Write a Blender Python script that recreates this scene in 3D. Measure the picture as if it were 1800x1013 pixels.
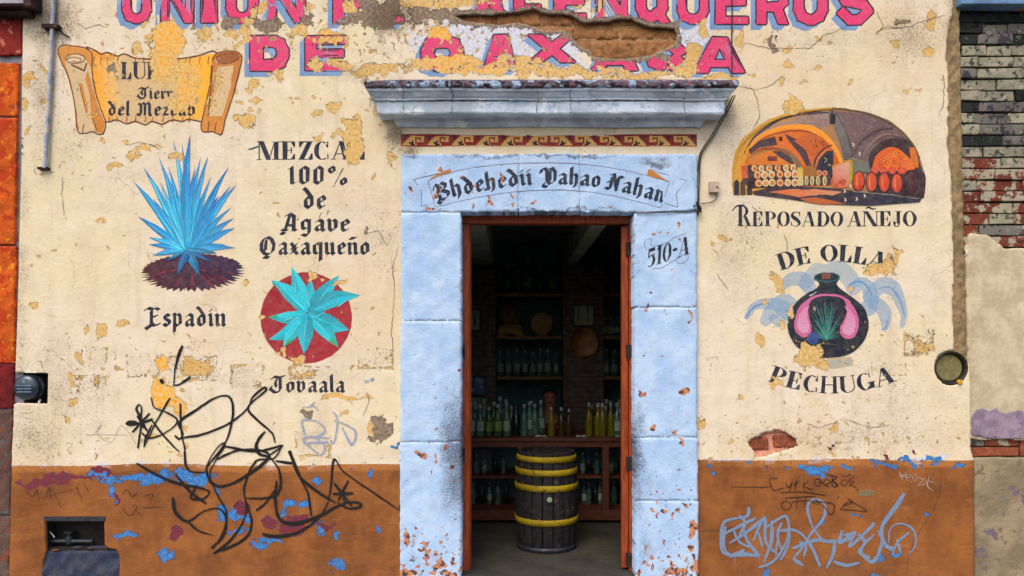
import bpy, bmesh, math, random
import numpy as np
from mathutils import Vector, Matrix
from mathutils.geometry import delaunay_2d_cdt

for o in list(bpy.data.objects):
    bpy.data.objects.remove(o)
SC = bpy.context.scene
COL = SC.collection
rnd = random.Random(7)
R = math.radians

# ---------------------------------------------------------------- camera, sky, sun, exposure
S = 250.0            # pixels of the 1800 px wide photograph per metre on the facade
EYE = 1.6            # eye level above the shop floor
HY = 612.0           # row of the horizon
DIST = 5.2           # camera to facade
cam_d = bpy.data.cameras.new('camera')
cam = bpy.data.objects.new('camera', cam_d)
COL.objects.link(cam)
cam.location = (0, -DIST, EYE)
cam.rotation_euler = (R(90), 0, 0)
cam_d.sensor_width = 36
cam_d.lens = 36 * DIST / (1800 / S)
cam_d.shift_y = (HY - 506.5) / 1800
cam_d.clip_start = 0.05
cam_d.clip_end = 500
SC.camera = cam

world = bpy.data.worlds.new('World')
SC.world = world
world.use_nodes = True
wn = world.node_tree
wn.nodes.clear()
sky = wn.nodes.new('ShaderNodeTexSky')
sky.sky_type = 'NISHITA'
sky.sun_disc = False
SUN_EL, SUN_AZ = R(52), R(205)
sky.sun_elevation = SUN_EL
sky.sun_rotation = SUN_AZ
sky.dust_density = 5
sky.ozone_density = 0.6
bg = wn.nodes.new('ShaderNodeBackground')
bg.inputs[1].default_value = 0.15
wo = wn.nodes.new('ShaderNodeOutputWorld')
wn.links.new(sky.outputs[0], bg.inputs[0])
wn.links.new(bg.outputs[0], wo.inputs[0])

sun_d = bpy.data.lights.new('sun', 'SUN')
sun_d.energy = 0.55
sun_d.angle = R(40)
sun_d.color = (1.0, 0.95, 0.87)
sun = bpy.data.objects.new('sun', sun_d)
COL.objects.link(sun)
sdir = Vector((math.sin(SUN_AZ) * math.cos(SUN_EL), math.cos(SUN_AZ) * math.cos(SUN_EL), math.sin(SUN_EL)))
sun.rotation_euler = (-sdir).to_track_quat('-Z', 'Y').to_euler()
sun.location = (0, -6, 8)

SC.view_settings.view_transform = 'Standard'
SC.view_settings.look = 'None'
SC.view_settings.exposure = 0.60
SC.view_settings.gamma = 1
SC.view_settings.use_curve_mapping = False
SC.render.engine = 'CYCLES'
SC.cycles.max_bounces = 8
SC.cycles.transparent_max_bounces = 24
SC.cycles.use_denoising = True


# ---------------------------------------------------------------- helpers
def at(px, py, y=0.0):
    """World point on the vertical plane at depth y for a photograph position."""
    k = (DIST + y) / DIST / S
    return ((px - 900) * k, y, EYE + (HY - py) * k)


def lin(c):
    return tuple(((v / 255) / 12.92 if v / 255 <= 0.04045 else ((v / 255 + 0.055) / 1.055) ** 2.4) for v in c)


def wave(px, py):
    """Unevenness of the hand-trowelled plaster, metres, same for wall and paint."""
    px = np.asarray(px, float); py = np.asarray(py, float)
    w = (np.sin(px / 71 + 1.3 * np.sin(py / 93)) * np.cos(py / 58 + 0.7 * np.sin(px / 120)) * 0.0022
         + np.sin(px / 27 + py / 41 + 2) * np.sin(py / 23 - px / 61) * 0.0011
         + np.sin(px / 210 + 1) * 0.003)
    return w


def empty(name, loc=(0, 0, 0), label=None, cat=None, group=None, rz=0):
    o = bpy.data.objects.new(name, None)
    o.location = loc
    o.rotation_euler = (0, 0, rz)
    o.empty_display_size = 0.1
    COL.objects.link(o)
    tag(o, label, cat, group)
    return o


def tag(o, label=None, cat=None, group=None, kind=None):
    if label: o['label'] = label
    if cat: o['category'] = cat
    if group: o['group'] = group
    if kind: o['kind'] = kind
    return o


def link(name, me, mat=None, parent=None, smooth=False):
    o = bpy.data.objects.new(name, me)
    COL.objects.link(o)
    if mat is not None and not me.materials:
        me.materials.append(mat)
    if smooth and len(me.polygons):
        me.polygons.foreach_set('use_smooth', [True] * len(me.polygons))
    if parent is not None:
        o.parent = parent
        if parent.parent is None:
            o.matrix_parent_inverse = parent.matrix_basis.inverted()
    return o


def root_of(o):
    while o.parent is not None:
        o = o.parent
    return o


def mesh(name, verts, faces):
    me = bpy.data.meshes.new(name)
    me.from_pydata([tuple(v) for v in verts], [], faces)
    me.update()
    return me


class MB:
    """Collects simple solids into one mesh."""
    def __init__(s):
        s.v = []; s.f = []

    def add(s, vs, fs):
        b = len(s.v)
        s.v += [tuple(v) for v in vs]
        s.f += [tuple(i + b for i in f) for f in fs]
        return s

    def box(s, x0, x1, y0, y1, z0, z1, j=0.0):
        q = [(x, y, z) for z in (z0, z1) for y in (y0, y1) for x in (x0, x1)]
        if j:
            q = [(a + rnd.uniform(-j, j), b + rnd.uniform(-j, j) * .5, c + rnd.uniform(-j, j)) for a, b, c in q]
        return s.add(q, [(0, 2, 3, 1), (4, 5, 7, 6), (0, 1, 5, 4), (2, 6, 7, 3), (0, 4, 6, 2), (1, 3, 7, 5)])

    def tube(s, pts, r, n=8, cap=True):
        pts = [Vector(p) for p in pts]
        rings = []
        up = Vector((0, 0, 1))
        for i, p in enumerate(pts):
            d = (pts[min(i + 1, len(pts) - 1)] - pts[max(i - 1, 0)]).normalized()
            a = d.cross(up)
            if a.length < 1e-3: a = d.cross(Vector((0, 1, 0)))
            a.normalize(); b = d.cross(a)
            rr = r[i] if isinstance(r, (list, tuple)) else r
            rings.append([p + (a * math.cos(t) + b * math.sin(t)) * rr for t in [2 * math.pi * k / n for k in range(n)]])
        b0 = len(s.v)
        for rg in rings: s.v += [tuple(q) for q in rg]
        for i in range(len(rings) - 1):
            for k in range(n):
                s.f.append((b0 + i * n + k, b0 + i * n + (k + 1) % n, b0 + (i + 1) * n + (k + 1) % n, b0 + (i + 1) * n + k))
        if cap:
            s.f.append(tuple(b0 + k for k in range(n)))
            s.f.append(tuple(b0 + (len(rings) - 1) * n + k for k in reversed(range(n))))
        return s

    def lathe(s, prof, cx=0, cy=0, cz=0, n=20, axis='z', caps=True):
        b0 = len(s.v)
        for (r, h) in prof:
            for k in range(n):
                t = 2 * math.pi * k / n
                if axis == 'z': s.v.append((cx + r * math.cos(t), cy + r * math.sin(t), cz + h))
                else: s.v.append((cx + r * math.cos(t), cy - h, cz + r * math.sin(t)))
        for i in range(len(prof) - 1):
            for k in range(n):
                s.f.append((b0 + i * n + k, b0 + i * n + (k + 1) % n, b0 + (i + 1) * n + (k + 1) % n, b0 + (i + 1) * n + k))
        if not caps: return s
        s.f.append(tuple(b0 + k for k in reversed(range(n))))
        s.f.append(tuple(b0 + (len(prof) - 1) * n + k for k in range(n)))
        return s

    def build(s, name, mat, parent=None, smooth=False, bevel=0):
        me = mesh(name, s.v, s.f)
        bm = bmesh.new(); bm.from_mesh(me)
        if bevel:
            bmesh.ops.bevel(bm, geom=bm.edges[:], offset=bevel, segments=2, affect='EDGES', profile=0.6)
        bmesh.ops.recalc_face_normals(bm, faces=bm.faces[:])
        bm.to_mesh(me); bm.free()
        o = link(name, me, mat, parent, smooth)
        if smooth:
            try: me.set_sharp_from_angle(angle=R(40))
            except Exception: pass
        return o


# ---------------------------------------------------------------- materials
def newmat(name):
    m = bpy.data.materials.new(name)
    m.use_nodes = True
    nt = m.node_tree
    nt.nodes.clear()
    out = nt.nodes.new('ShaderNodeOutputMaterial')
    return m, nt, out


class NT:
    """Short hand for building node trees."""
    def __init__(s, nt): s.nt = nt
    def n(s, t, **kw):
        x = s.nt.nodes.new(t)
        for k, v in kw.items(): setattr(x, k, v)
        return x
    def l(s, a, b): s.nt.links.new(a, b)
    def setin(s, sock, v):
        if hasattr(v, 'is_output') or isinstance(v, bpy.types.NodeSocket): s.l(v, sock)
        elif isinstance(v, (tuple, list)) and len(v) == 3 and sock.type == 'RGBA': sock.default_value = (*v, 1)
        else: sock.default_value = v
    def math(s, op, a, b=0.0, c=None, clamp=False):
        x = s.n('ShaderNodeMath', operation=op, use_clamp=clamp)
        s.setin(x.inputs[0], a); s.setin(x.inputs[1], b)
        if c is not None: s.setin(x.inputs[2], c)
        return x.outputs[0]
    def mix(s, f, a, b, mode='MIX'):
        x = s.n('ShaderNodeMix', data_type='RGBA', blend_type=mode)
        s.setin(x.inputs[0], f); s.setin(x.inputs[6], a); s.setin(x.inputs[7], b)
        return x.outputs[2]
    def noise(s, vec, scale, detail=3, rough=0.5, dist=0.0):
        x = s.n('ShaderNodeTexNoise')
        x.inputs['Scale'].default_value = scale; x.inputs['Detail'].default_value = detail
        x.inputs['Roughness'].default_value = rough; x.inputs['Distortion'].default_value = dist
        s.l(vec, x.inputs['Vector'])
        return x.outputs['Fac']
    def step(s, v, a, b):
        x = s.n('ShaderNodeMapRange', interpolation_type='SMOOTHSTEP')
        s.setin(x.inputs[0], v); x.inputs[1].default_value = a; x.inputs[2].default_value = b
        return x.outputs[0]
    def attr(s, name):
        x = s.n('ShaderNodeAttribute'); x.attribute_name = name
        return x
    def sep(s, c):
        x = s.n('ShaderNodeSeparateColor'); s.l(c, x.inputs[0]); return x.outputs
    def pos(s):
        return s.n('ShaderNodeNewGeometry').outputs['Position']
    def wallpos(s):
        g = s.pos()
        a = s.n('ShaderNodeSeparateXYZ'); s.l(g, a.inputs[0])
        b = s.n('ShaderNodeCombineXYZ'); s.l(a.outputs[0], b.inputs[0]); s.l(a.outputs[2], b.inputs[2])
        return b.outputs[0]
    def bump(s, h, strength=0.5, dist=0.01, nrm=None):
        x = s.n('ShaderNodeBump'); x.inputs['Strength'].default_value = strength; x.inputs['Distance'].default_value = dist
        s.l(h, x.inputs['Height'])
        if nrm is not None: s.l(nrm, x.inputs['Normal'])
        return x.outputs[0]
    def bsdf(s, col, rough=0.8, nrm=None, metal=0.0, spec=0.3, **kw):
        x = s.n('ShaderNodeBsdfPrincipled')
        s.setin(x.inputs['Base Color'], col); s.setin(x.inputs['Roughness'], rough)
        x.inputs['Metallic'].default_value = metal
        x.inputs['Specular IOR Level'].default_value = spec
        if nrm is not None: s.l(nrm, x.inputs['Normal'])
        for k, v in kw.items(): s.setin(x.inputs[k.replace('_', ' ')], v)
        return x.outputs[0]


def plain(name, c1, c2=None, scale=12, rough=0.75, bump=0.3, metal=0.0, spec=0.3, stretch=None, detail=5, **kw):
    """Two-tone noisy material with fine relief."""
    m, nt, out = newmat(name)
    t = NT(nt)
    p = t.pos()
    if stretch:
        mp = t.n('ShaderNodeMapping'); mp.inputs['Scale'].default_value = stretch
        t.l(p, mp.inputs[0]); p = mp.outputs[0]
    a = t.noise(p, scale, detail, 0.6)
    b = t.noise(p, scale * 6, 3, 0.6)
    f = t.step(t.math('ADD', t.math('MULTIPLY', a, 0.7), t.math('MULTIPLY', b, 0.3)), 0.38, 0.62)
    col = t.mix(f, lin(c1), lin(c2 or tuple(v * .75 for v in c1)))
    nrm = t.bump(t.math('ADD', a, t.math('MULTIPLY', b, 0.5)), bump, 0.006)
    t.l(t.bsdf(col, rough, nrm, metal, spec, **kw), out.inputs[0])
    return m


def flake_noise(t, wp):
    n1 = t.noise(wp, 8.5, 6, 0.66)
    n2 = t.noise(wp, 46, 4, 0.6)
    jag = t.math('ADD', t.math('MULTIPLY', t.math('SUBTRACT', n1, 0.5), 0.95), t.math('MULTIPLY', t.math('SUBTRACT', n2, 0.5), 0.75))
    return n1, n2, jag


def flake_mask(t, F, dens, jag, wp):
    """1 where the top coat has come off: drawn patches with ragged rims plus small random chips."""
    big = t.step(t.math('ADD', F, jag), 0.478, 0.512)
    n3 = t.noise(wp, 21, 3.5, 0.55, 0.35)
    chip = t.step(t.math('ADD', n3, t.math('MULTIPLY', dens, 0.24)), 0.72, 0.735)
    return t.math('MAXIMUM', big, chip), n3


def wall_material():
    m, nt, out = newmat('facade_plaster')
    t = NT(nt)
    wp = t.wallpos()
    fa = t.sep(t.attr('fa').outputs['Color'])
    fb = t.sep(t.attr('fb').outputs['Color'])
    fc = t.sep(t.attr('fc').outputs['Color'])
    n1, n2, jag = flake_noise(t, wp)
    F = t.math('MAXIMUM', fa[0], fa[1])
    gone, n3 = flake_mask(t, F, fc[2], jag, wp)
    low = t.noise(wp, 1.1, 4, 0.55)
    mid = t.noise(wp, 5.5, 5, 0.62)
    fine = t.noise(wp, 160, 3, 0.6)
    # lime wash: pinkish and yellowish cream drift over the wall
    cream = t.mix(t.step(low, 0.36, 0.64), lin((219, 207, 187)), lin((217, 204, 170)))
    cream = t.mix(t.step(mid, 0.42, 0.75), cream, lin((206, 192, 167)))
    cream = t.mix(t.math('MULTIPLY', t.step(n1, 0.5, 0.7), 0.35), cream, lin((222, 207, 182)))
    # faded ghost stains
    cream = t.mix(t.math('MULTIPLY', t.step(t.math('ADD', fc[1], t.math('MULTIPLY', jag, .6)), .1, .9), 0.0), cream, lin((200, 160, 80)))
    # rubbed spots, tan scuffs and pinholes everywhere
    scf = t.step(t.noise(wp, 15, 6, .74), .565, .64)
    cream = t.mix(t.math('MULTIPLY', scf, .38), cream, lin((192, 172, 136)))
    lite = t.step(t.noise(wp, 4.2, 6, .72), .55, .66)
    cream = t.mix(t.math('MULTIPLY', lite, .45), cream, lin((228, 219, 204)))
    pin = t.step(t.noise(wp, 74, 3, .62), .705, .74)
    cream = t.mix(t.math('MULTIPLY', pin, .6), cream, lin((118, 96, 70)))
    mps = t.n('ShaderNodeMapping'); mps.inputs['Scale'].default_value = (7.0, 1.0, .55); t.l(wp, mps.inputs[0])
    strk = t.step(t.noise(mps.outputs[0], 1.0, 6, .7), .50, .72)
    cream = t.mix(t.math('MULTIPLY', strk, .40), cream, lin((188, 168, 140)))
    stain = t.step(t.noise(wp, .75, 6, .62, .6), .50, .66)
    cream = t.mix(t.math('MULTIPLY', stain, .38), cream, lin((206, 182, 142)))
    white = t.mix(t.step(n2, .4, .65), lin((206, 210, 222)), lin((190, 188, 194)))
    top = t.mix(t.step(t.math('ADD', fa[2], t.math('MULTIPLY', jag, .9)), 0.46, 0.54), cream, white)
    ochre = t.mix(t.step(t.math('ADD', fc[1], t.math('MULTIPLY', jag, .6)), 0.2, 0.8), lin((196, 156, 92)), lin((232, 160, 26)))
    ochre = t.mix(t.step(n2, .38, .62), ochre, lin((214, 184, 124)))
    grey = t.mix(t.step(n2, .38, .62), lin((150, 132, 112)), lin((112, 98, 86)))
    under = t.mix(t.step(t.math('SUBTRACT', fa[1], fa[0]), -0.02, 0.02), ochre, grey)
    col = t.mix(gone, top, under)
    rimm = t.math('SUBTRACT', t.step(t.math('ADD', F, jag), .455, .482), gone, clamp=True)
    col = t.mix(t.math('MULTIPLY', rimm, .5), col, lin((132, 104, 70)))
    # brown dado painted over, chipped to blue and maroon
    brown = t.mix(t.step(mid, .35, .68), lin((148, 92, 44)), lin((126, 76, 38)))
    brown = t.mix(t.math('MULTIPLY', t.step(n1, .52, .66), .5), brown, lin((160, 96, 44)))
    blue = t.mix(t.step(n2, .4, .6), lin((66, 134, 198)), lin((52, 104, 168)))
    dj = t.math('ADD', fb[0], t.math('MULTIPLY', jag, .10))
    dado = t.step(dj, .49, .51)
    edge = t.math('MULTIPLY', t.step(dj, .49, .51), t.math('SUBTRACT', 1.0, t.step(dj, .60, .66)))
    brown = t.mix(t.math('MULTIPLY', edge, .75), brown, lin((176, 116, 60)))
    bmask = t.step(t.math('SUBTRACT', t.math('ADD', fb[1], t.math('MULTIPLY', jag, 1.5)), t.math('MULTIPLY', t.step(t.noise(wp, 26, 4, .65), .5, .62), .22)), .485, .515)
    n4 = t.noise(wp, 48, 3, .6, .4)
    dchip = t.math('MULTIPLY', t.step(n4, .715, .725), dado)
    bcol = t.mix(t.step(t.noise(wp, 13, 2, .5), .5, .56), blue, lin((104, 80, 96)))
    bcol = t.mix(bmask, bcol, blue)
    rmask = t.step(t.math('ADD', fb[2], t.math('MULTIPLY', jag, 1.1)), .485, .515)
    rcol = t.mix(t.step(n2, .42, .56), lin((126, 34, 26)), lin((92, 52, 74)))
    fringe = t.math('MULTIPLY', t.step(t.math('ADD', fa[2], t.math('MULTIPLY', jag, .9)), .52, .56), t.step(fb[0], .02, .3))
    brown = t.mix(fringe, brown, t.mix(t.step(n2, .45, .55), lin((176, 160, 160)), lin((190, 134, 88))))
    drk = t.step(t.noise(wp, 2.2, 5, .65), .42, .66)
    brown = t.mix(t.math('MULTIPLY', drk, .5), brown, lin((92, 50, 22)))
    brown = t.mix(t.math('MULTIPLY', strk, .5), brown, lin((112, 66, 36)))
    mph = t.n('ShaderNodeMapping'); mph.inputs['Scale'].default_value = (3.0, 1.0, 26.0); t.l(wp, mph.inputs[0])
    hs = t.step(t.noise(mph.outputs[0], 1.0, 6, .75), .56, .66)
    brown = t.mix(t.math('MULTIPLY', hs, .30), brown, lin((174, 118, 70)))
    spl = t.step(t.noise(wp, 34, 5, .7), .62, .66)
    brown = t.mix(t.math('MULTIPLY', spl, .35), brown, lin((150, 116, 92)))
    scr = t.step(t.noise(wp, 60, 4, .75), .60, .66)
    brown = t.mix(t.math('MULTIPLY', scr, .25), brown, lin((78, 50, 36)))
    col = t.mix(dado, col, brown)
    col = t.mix(t.math('MAXIMUM', bmask, dchip), col, bcol)
    col = t.mix(rmask, col, rcol)
    # grime: speckled dirt where the field says so, faint everywhere
    spk = t.step(t.math('ADD', t.math('ADD', t.noise(wp, 70, 4, .7), t.math('MULTIPLY', fc[0], .32)), t.math('MULTIPLY', n1, .12)), .72, .80)
    col = t.mix(t.math('MULTIPLY', spk, .55), col, lin((100, 80, 58)))
    soft = t.step(t.math('ADD', fc[0], t.math('MULTIPLY', jag, .8)), .15, .95)
    col = t.mix(t.math('MULTIPLY', soft, .42), col, lin((84, 68, 52)))
    # thin crazing
    vo = t.n('ShaderNodeTexVoronoi', feature='DISTANCE_TO_EDGE')
    vo.inputs['Scale'].default_value = 3.1
    dv = t.n('ShaderNodeVectorMath', operation='ADD')
    nn = t.n('ShaderNodeTexNoise'); nn.inputs['Scale'].default_value = 4; nn.inputs['Detail'].default_value = 4
    t.l(wp, nn.inputs['Vector'])
    sc = t.n('ShaderNodeVectorMath', operation='SCALE'); sc.inputs[3].default_value = .45
    t.l(nn.outputs['Color'], sc.inputs[0]); t.l(wp, dv.inputs[0]); t.l(sc.outputs[0], dv.inputs[1])
    t.l(dv.outputs[0], vo.inputs['Vector'])
    crz = t.math('MULTIPLY', t.math('SUBTRACT', 1.0, t.step(vo.outputs['Distance'], 0.0, 0.010)), t.step(t.noise(wp, 1.7, 2, .5), .53, .6))
    col = t.mix(t.math('MULTIPLY', crz, .45), col, lin((96, 80, 62)))
    h = t.math('ADD', t.math('MULTIPLY', n1, .8), t.math('MULTIPLY', n2, .35))
    h = t.math('SUBTRACT', h, t.math('MULTIPLY', t.math('MAXIMUM', gone, t.math('MAXIMUM', bmask, dchip)), .30))
    h = t.math('SUBTRACT', h, t.math('MULTIPLY', crz, .2))
    h = t.math('ADD', h, t.math('MULTIPLY', fine, .06))
    nrm = t.bump(h, .55, .016)
    nrm = t.bump(t.math('SUBTRACT', 1.0, t.math('MAXIMUM', t.step(t.math('ADD', F, jag), .45, .53), t.math('MAXIMUM', bmask, dchip))), .8, .007, nrm)
    t.l(t.bsdf(col, t.math('SUBTRACT', .9, t.math('MULTIPLY', dado, .25)), nrm, 0, .25), out.inputs[0])
    return m


def paint_material(name='wall_paint', peel=1.0, soft=False, wr=.75, fade=.16):
    """Hand-painted colour (attribute 'col') that flakes off with the plaster under it."""
    m, nt, out = newmat(name)
    t = NT(nt)
    wp = t.wallpos()
    c = t.attr('col')
    fk = t.sep(t.attr('fk').outputs['Color'])
    n1, n2, jag = flake_noise(t, wp)
    gone, n3 = flake_mask(t, fk[0], fk[1], jag, wp)
    brush = t.noise(wp, 24, 5, .7)
    bc = t.n('ShaderNodeBrightContrast')
    col = t.mix(t.math('MULTIPLY', t.step(brush, .4, .75), fade * .5), c.outputs['Color'], (0.62, 0.53, 0.42))
    col2 = t.mix(t.math('MULTIPLY', t.step(n2, .42, .7), .15), col, (0.03, 0.025, 0.03))
    nt.nodes.remove(bc)
    bs = t.step(t.noise(wp, 11, 5, .7, .8), .35, .68)
    col2 = t.mix(t.math('MULTIPLY', bs, fade), col2, t.mix(.7, (0.5, 0.46, 0.42), c.outputs['Color']))
    wear = t.math('MULTIPLY', t.step(t.noise(wp, 95, 3, .7), .62, .70), .55)
    thin = t.math('MULTIPLY', fk[2], 1.0)      # translucency of spray or thin wash
    a = t.math('MULTIPLY', t.math('SUBTRACT', 1.0, t.math('MULTIPLY', gone, peel)), t.math('SUBTRACT', 1.0, t.math('MULTIPLY', wear, wr)))
    a = t.math('MULTIPLY', a, t.math('SUBTRACT', 1.0, thin))
    h = t.math('ADD', t.math('MULTIPLY', n1, .8), t.math('MULTIPLY', n2, .35))
    nrm = t.bump(h, .75, .012)
    b = t.bsdf(col2, .75, nrm, 0, .25)
    tr = t.n('ShaderNodeBsdfTransparent')
    mx = t.n('ShaderNodeMixShader')
    t.l(a, mx.inputs[0]); t.l(tr.outputs[0], mx.inputs[1]); t.l(b, mx.inputs[2])
    t.l(mx.outputs[0], out.inputs[0])
    return m


def blue_stone_material():
    m, nt, out = newmat('blue_limewash_stone')
    t = NT(nt)
    wp = t.wallpos()
    pos = t.pos()
    fa = t.sep(t.attr('fa').outputs['Color'])
    n1, n2, jag = flake_noise(t, wp)
    gone, n3 = flake_mask(t, fa[0], fa[2], jag, wp)
    mid = t.noise(wp, 4, 5, .6)
    blue = t.mix(t.step(mid, .35, .65), lin((178, 204, 232)), lin((156, 188, 226)))
    blue = t.mix(t.math('MULTIPLY', t.step(n1, .5, .66), .4), blue, lin((200, 215, 232)))
    wsh = t.step(t.noise(wp, 3.2, 6, .7, .5), .50, .62)
    blue = t.mix(t.math('MULTIPLY', wsh, .35), blue, lin((146, 176, 216)))
    smd = t.step(t.noise(wp, 6.5, 6, .72), .56, .66)
    blue = t.mix(t.math('MULTIPLY', smd, .35), blue, lin((160, 172, 194)))
    # darker blue spots that follow the fine relief noise
    dark_spot = t.step(t.noise(pos, 34, 5, .72), .56, .68)
    blue = t.mix(t.math('MULTIPLY', dark_spot, .35), blue, lin((106, 138, 178)))
    n4 = t.noise(wp, 30, 2, .5)
    und = t.mix(t.step(n4, .45, .55), lin((186, 130, 88)), lin((168, 106, 96)))
    und = t.mix(t.step(n4, .53, .58), und, lin((78, 62, 62)))
    col = t.mix(gone, blue, und)
    spk = t.step(t.math('ADD', t.noise(wp, 85, 4, .7), t.math('MULTIPLY', fa[1], .34)), .70, .78)
    col = t.mix(t.math('MULTIPLY', spk, .6), col, lin((66, 66, 78)))
    soft = t.step(t.math('ADD', fa[1], t.math('MULTIPLY', jag, .7)), .25, 1.0)
    col = t.mix(t.math('MULTIPLY', soft, .6), col, lin((52, 56, 70)))
    h = t.math('ADD', t.math('MULTIPLY', n1, .9), t.math('MULTIPLY', n2, .45))
    h = t.math('ADD', h, t.math('MULTIPLY', t.noise(pos, 34, 5, .72), .5))
    h = t.math('SUBTRACT', h, t.math('MULTIPLY', gone, .15))
    t.l(t.bsdf(col, .82, t.bump(h, .55, .012), 0, .25), out.inputs[0])
    return m


M = {}
M['wall'] = wall_material()
M['paint'] = paint_material()
M['spray'] = paint_material('spray_paint', 0.15, wr=.3, fade=.03)
M['bluestone'] = blue_stone_material()
# ---------------------------------------------------------------- wear fields of the facade
# each patch: (centre x, centre y, half width, half height, strength) in photograph pixels on the wall
OCHRE = [(59,138,8,6),(50,148,6,9),(40,185,7,10),(292,68,27,26,1.3),(240,82,14,12),(287,112,27,40,1.1),(325,150,23,40),(318,178,32,14),
 (176,253,8,9),(232,272,10,10),(248,260,16,4),(272,259,10,4),(200,293,15,8),(311,272,14,8,1.1),(429,214,17,11),(423,163,6,5),(443,158,5,5),
 (355,60,15,13),(426,65,10,17),(446,20,10,14),(358,58,12,14),(520,52,19,9),(575,68,23,15,1.1),(405,62,7,8),(489,135,12,12),(550,112,13,14),(583,112,15,10),
 (597,120,16,10),(672,122,30,8),(640,128,20,6),(466,8,13,11),(541,10,9,9),(612,14,10,16),(730,6,42,10),(810,8,60,12),(917,12,26,7),(1014,14,13,13),(1055,12,9,14),
 (772,56,20,11),(870,124,170,11,.85),(795,107,62,8),(745,112,20,10),(905,109,50,7),(1000,128,90,10,.85),(1140,132,85,9,.85),(1080,116,26,10),(1215,100,16,26),(1200,122,30,12),(1265,134,34,6),
 (1233,50,8,13),(1305,70,5,15),(1347,67,8,5),(1388,83,9,5),(1637,37,11,11),(1630,88,7,13),(1385,112,9,6),(1435,117,6,6),(1381,143,9,9),
 (1406,141,7,4),(1399,188,15,14),(1597,157,8,3),(1619,155,4,5),(615,244,21,14),(619,265,19,22),(623,224,17,20),(612,290,6,8),(555,244,10,6),(686,275,9,12,.8),
 (661,313,5,6),(487,352,10,3),(500,623,6,9),(520,637,11,8),(538,655,30,10,.75),(607,700,46,4),(556,488,13,9),(281,640,12,17,1.2),
 (288,690,19,24,1.2),(313,715,10,16),(125,672,7,15),(130,710,6,9),(138,625,6,14),(154,582,7,9),(180,580,5,15),(215,567,7,6),(345,648,34,20,.8),
 (647,748,5,13),(1543,471,26,15),(1580,447,8,13),(1565,462,13,10),(1366,493,10,13),(1372,511,8,8),(1353,532,7,8),(1392,548,6,14),
 (1380,573,9,10),(1334,597,9,9,1.2),(1424,625,27,23),(1413,610,10,12),(1445,640,14,10),(1503,514,5,9),(1365,673,12,6),(1230,750,7,11),(1287,777,11,3),(1468,752,7,8),
 (1463,790,4,9),(160,198,8,5),(260,40,6,5),(430,40,12,12),(560,205,14,5),(590,198,8,5),(1575,70,12,4),(380,142,13,30,.8),(372,185,12,18,.8),(195,100,20,12,.6)]
_r = random.Random(44)
for _c in [(400, 700, 130, 240, 46), (640, 705, 130, 200, 14), (200, 460, 60, 150, 16), (45, 120, 120, 620, 16), (430, 690, 480, 620, 12), (1290, 1660, 60, 200, 14), (1300, 1700, 690, 800, 18), (100, 690, 690, 805, 22), (1240, 1340, 400, 700, 8), (40, 240, 240, 600, 12), (720, 1290, 100, 136, 20)]:
    for _k in range(int(_c[4] * .7)):
        _s = _r.choice((2.2, 3, 3, 4.5, 6.5))
        OCHRE.append((_r.uniform(_c[0], _c[1]), _r.uniform(_c[2], _c[3]), _s * _r.uniform(.8, 1.6), _s, 1.05))
GREY = [(405,42,12,13),(458,45,20,15),(483,42,12,15),(533,38,19,10),(617,32,20,14),(658,18,26,30,1.1),(672,38,32,15,1.1),(760,26,44,12),(800,30,24,11),(735,30,16,16),
 (1363,73,6,15,1.2),(1586,43,15,6,1.2),(537,731,10,12,1.1),(670,757,19,21),(655,745,10,8),(1570,460,8,6),(648,400,6,3),(200,118,12,11,.9),
 (1190,40,10,8),(1170,105,16,8),(690,20,14,22),(345,40,6,6)]
ODDSQ = [(161,632,30,21,.50),(154,682,34,23,.50),(251,643,29,22,.49),(340,648,46,24,.50),(435,661,30,22,.49),(659,631,32,21,.485),(1615,603,30,24,.56),(1563,650,34,15,.50),(550,782,34,24,.46),(545,655,40,14,.48)]
BLUE = [(260,838,60,11,1.1),(180,838,32,9,1.1),(340,838,44,12,1.1),(195,862,10,24),(215,938,16,7),(383,864,7,9),(386,904,9,16),(415,904,19,13),(508,886,9,13),
 (533,886,10,12),(555,846,9,13),(415,940,22,8),(455,962,17,11),(477,949,27,6),(567,931,13,15),(596,949,6,9),(589,994,13,13),(663,935,5,9),(647,833,9,7),
 (222,940,16,6),(200,868,4,10),(289,980,17,9),(1253,827,9,5),(1318,812,5,9),(1380,823,6,6),(1417,827,10,6,1.1),(1440,828,14,9,1.1),(1463,823,10,7),
 (1493,820,13,5),(1560,815,26,6,1.1),(1633,812,17,8),(1600,813,14,4),(1683,815,18,4),(1502,908,7,4),(1543,977,7,7),(1573,977,17,7),(1353,1003,6,14),(1533,1012,14,6),
 (1635,903,6,6),(1450,925,5,8),(430,915,8,8),(500,905,6,6),(360,845,20,8),(690,790,6,4)]
MAROON = [(110,842,70,5),(60,850,40,6),(185,830,30,5),(309,940,13,16),(513,922,28,15),(575,925,12,10),(470,915,10,14),(1555,798,9,4),(1605,793,4,7,1.2),(1463,783,5,5,1.1),(200,880,6,10),
 (430,895,12,16,.9)]
GRIME = [(90,40,46,46,.9),(75,170,30,140,.55),(120,260,60,60,.4),(100,700,110,100,.45),(620,130,60,20,.5),(1690,60,30,80,.8),(1600,60,70,60,.55),(1450,70,80,40,.45),
 (690,30,40,36,1.0),(668,60,10,22,.8),(1500,770,240,36,.45),(1300,420,60,120,.42),(700,240,20,26,.8),(60,770,50,50,.6),(1540,700,150,60,.35),(1240,90,50,40,.4),(30,500,20,400,.5),
 (1300,250,40,120,.4),(560,350,110,90,.22),(670,420,34,90,.4),(720,262,22,14,.9),(1280,200,16,30,.7),(560,1000,700,30,.4),(1480,1000,250,26,.55),(670,960,30,60,.4)]
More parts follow.
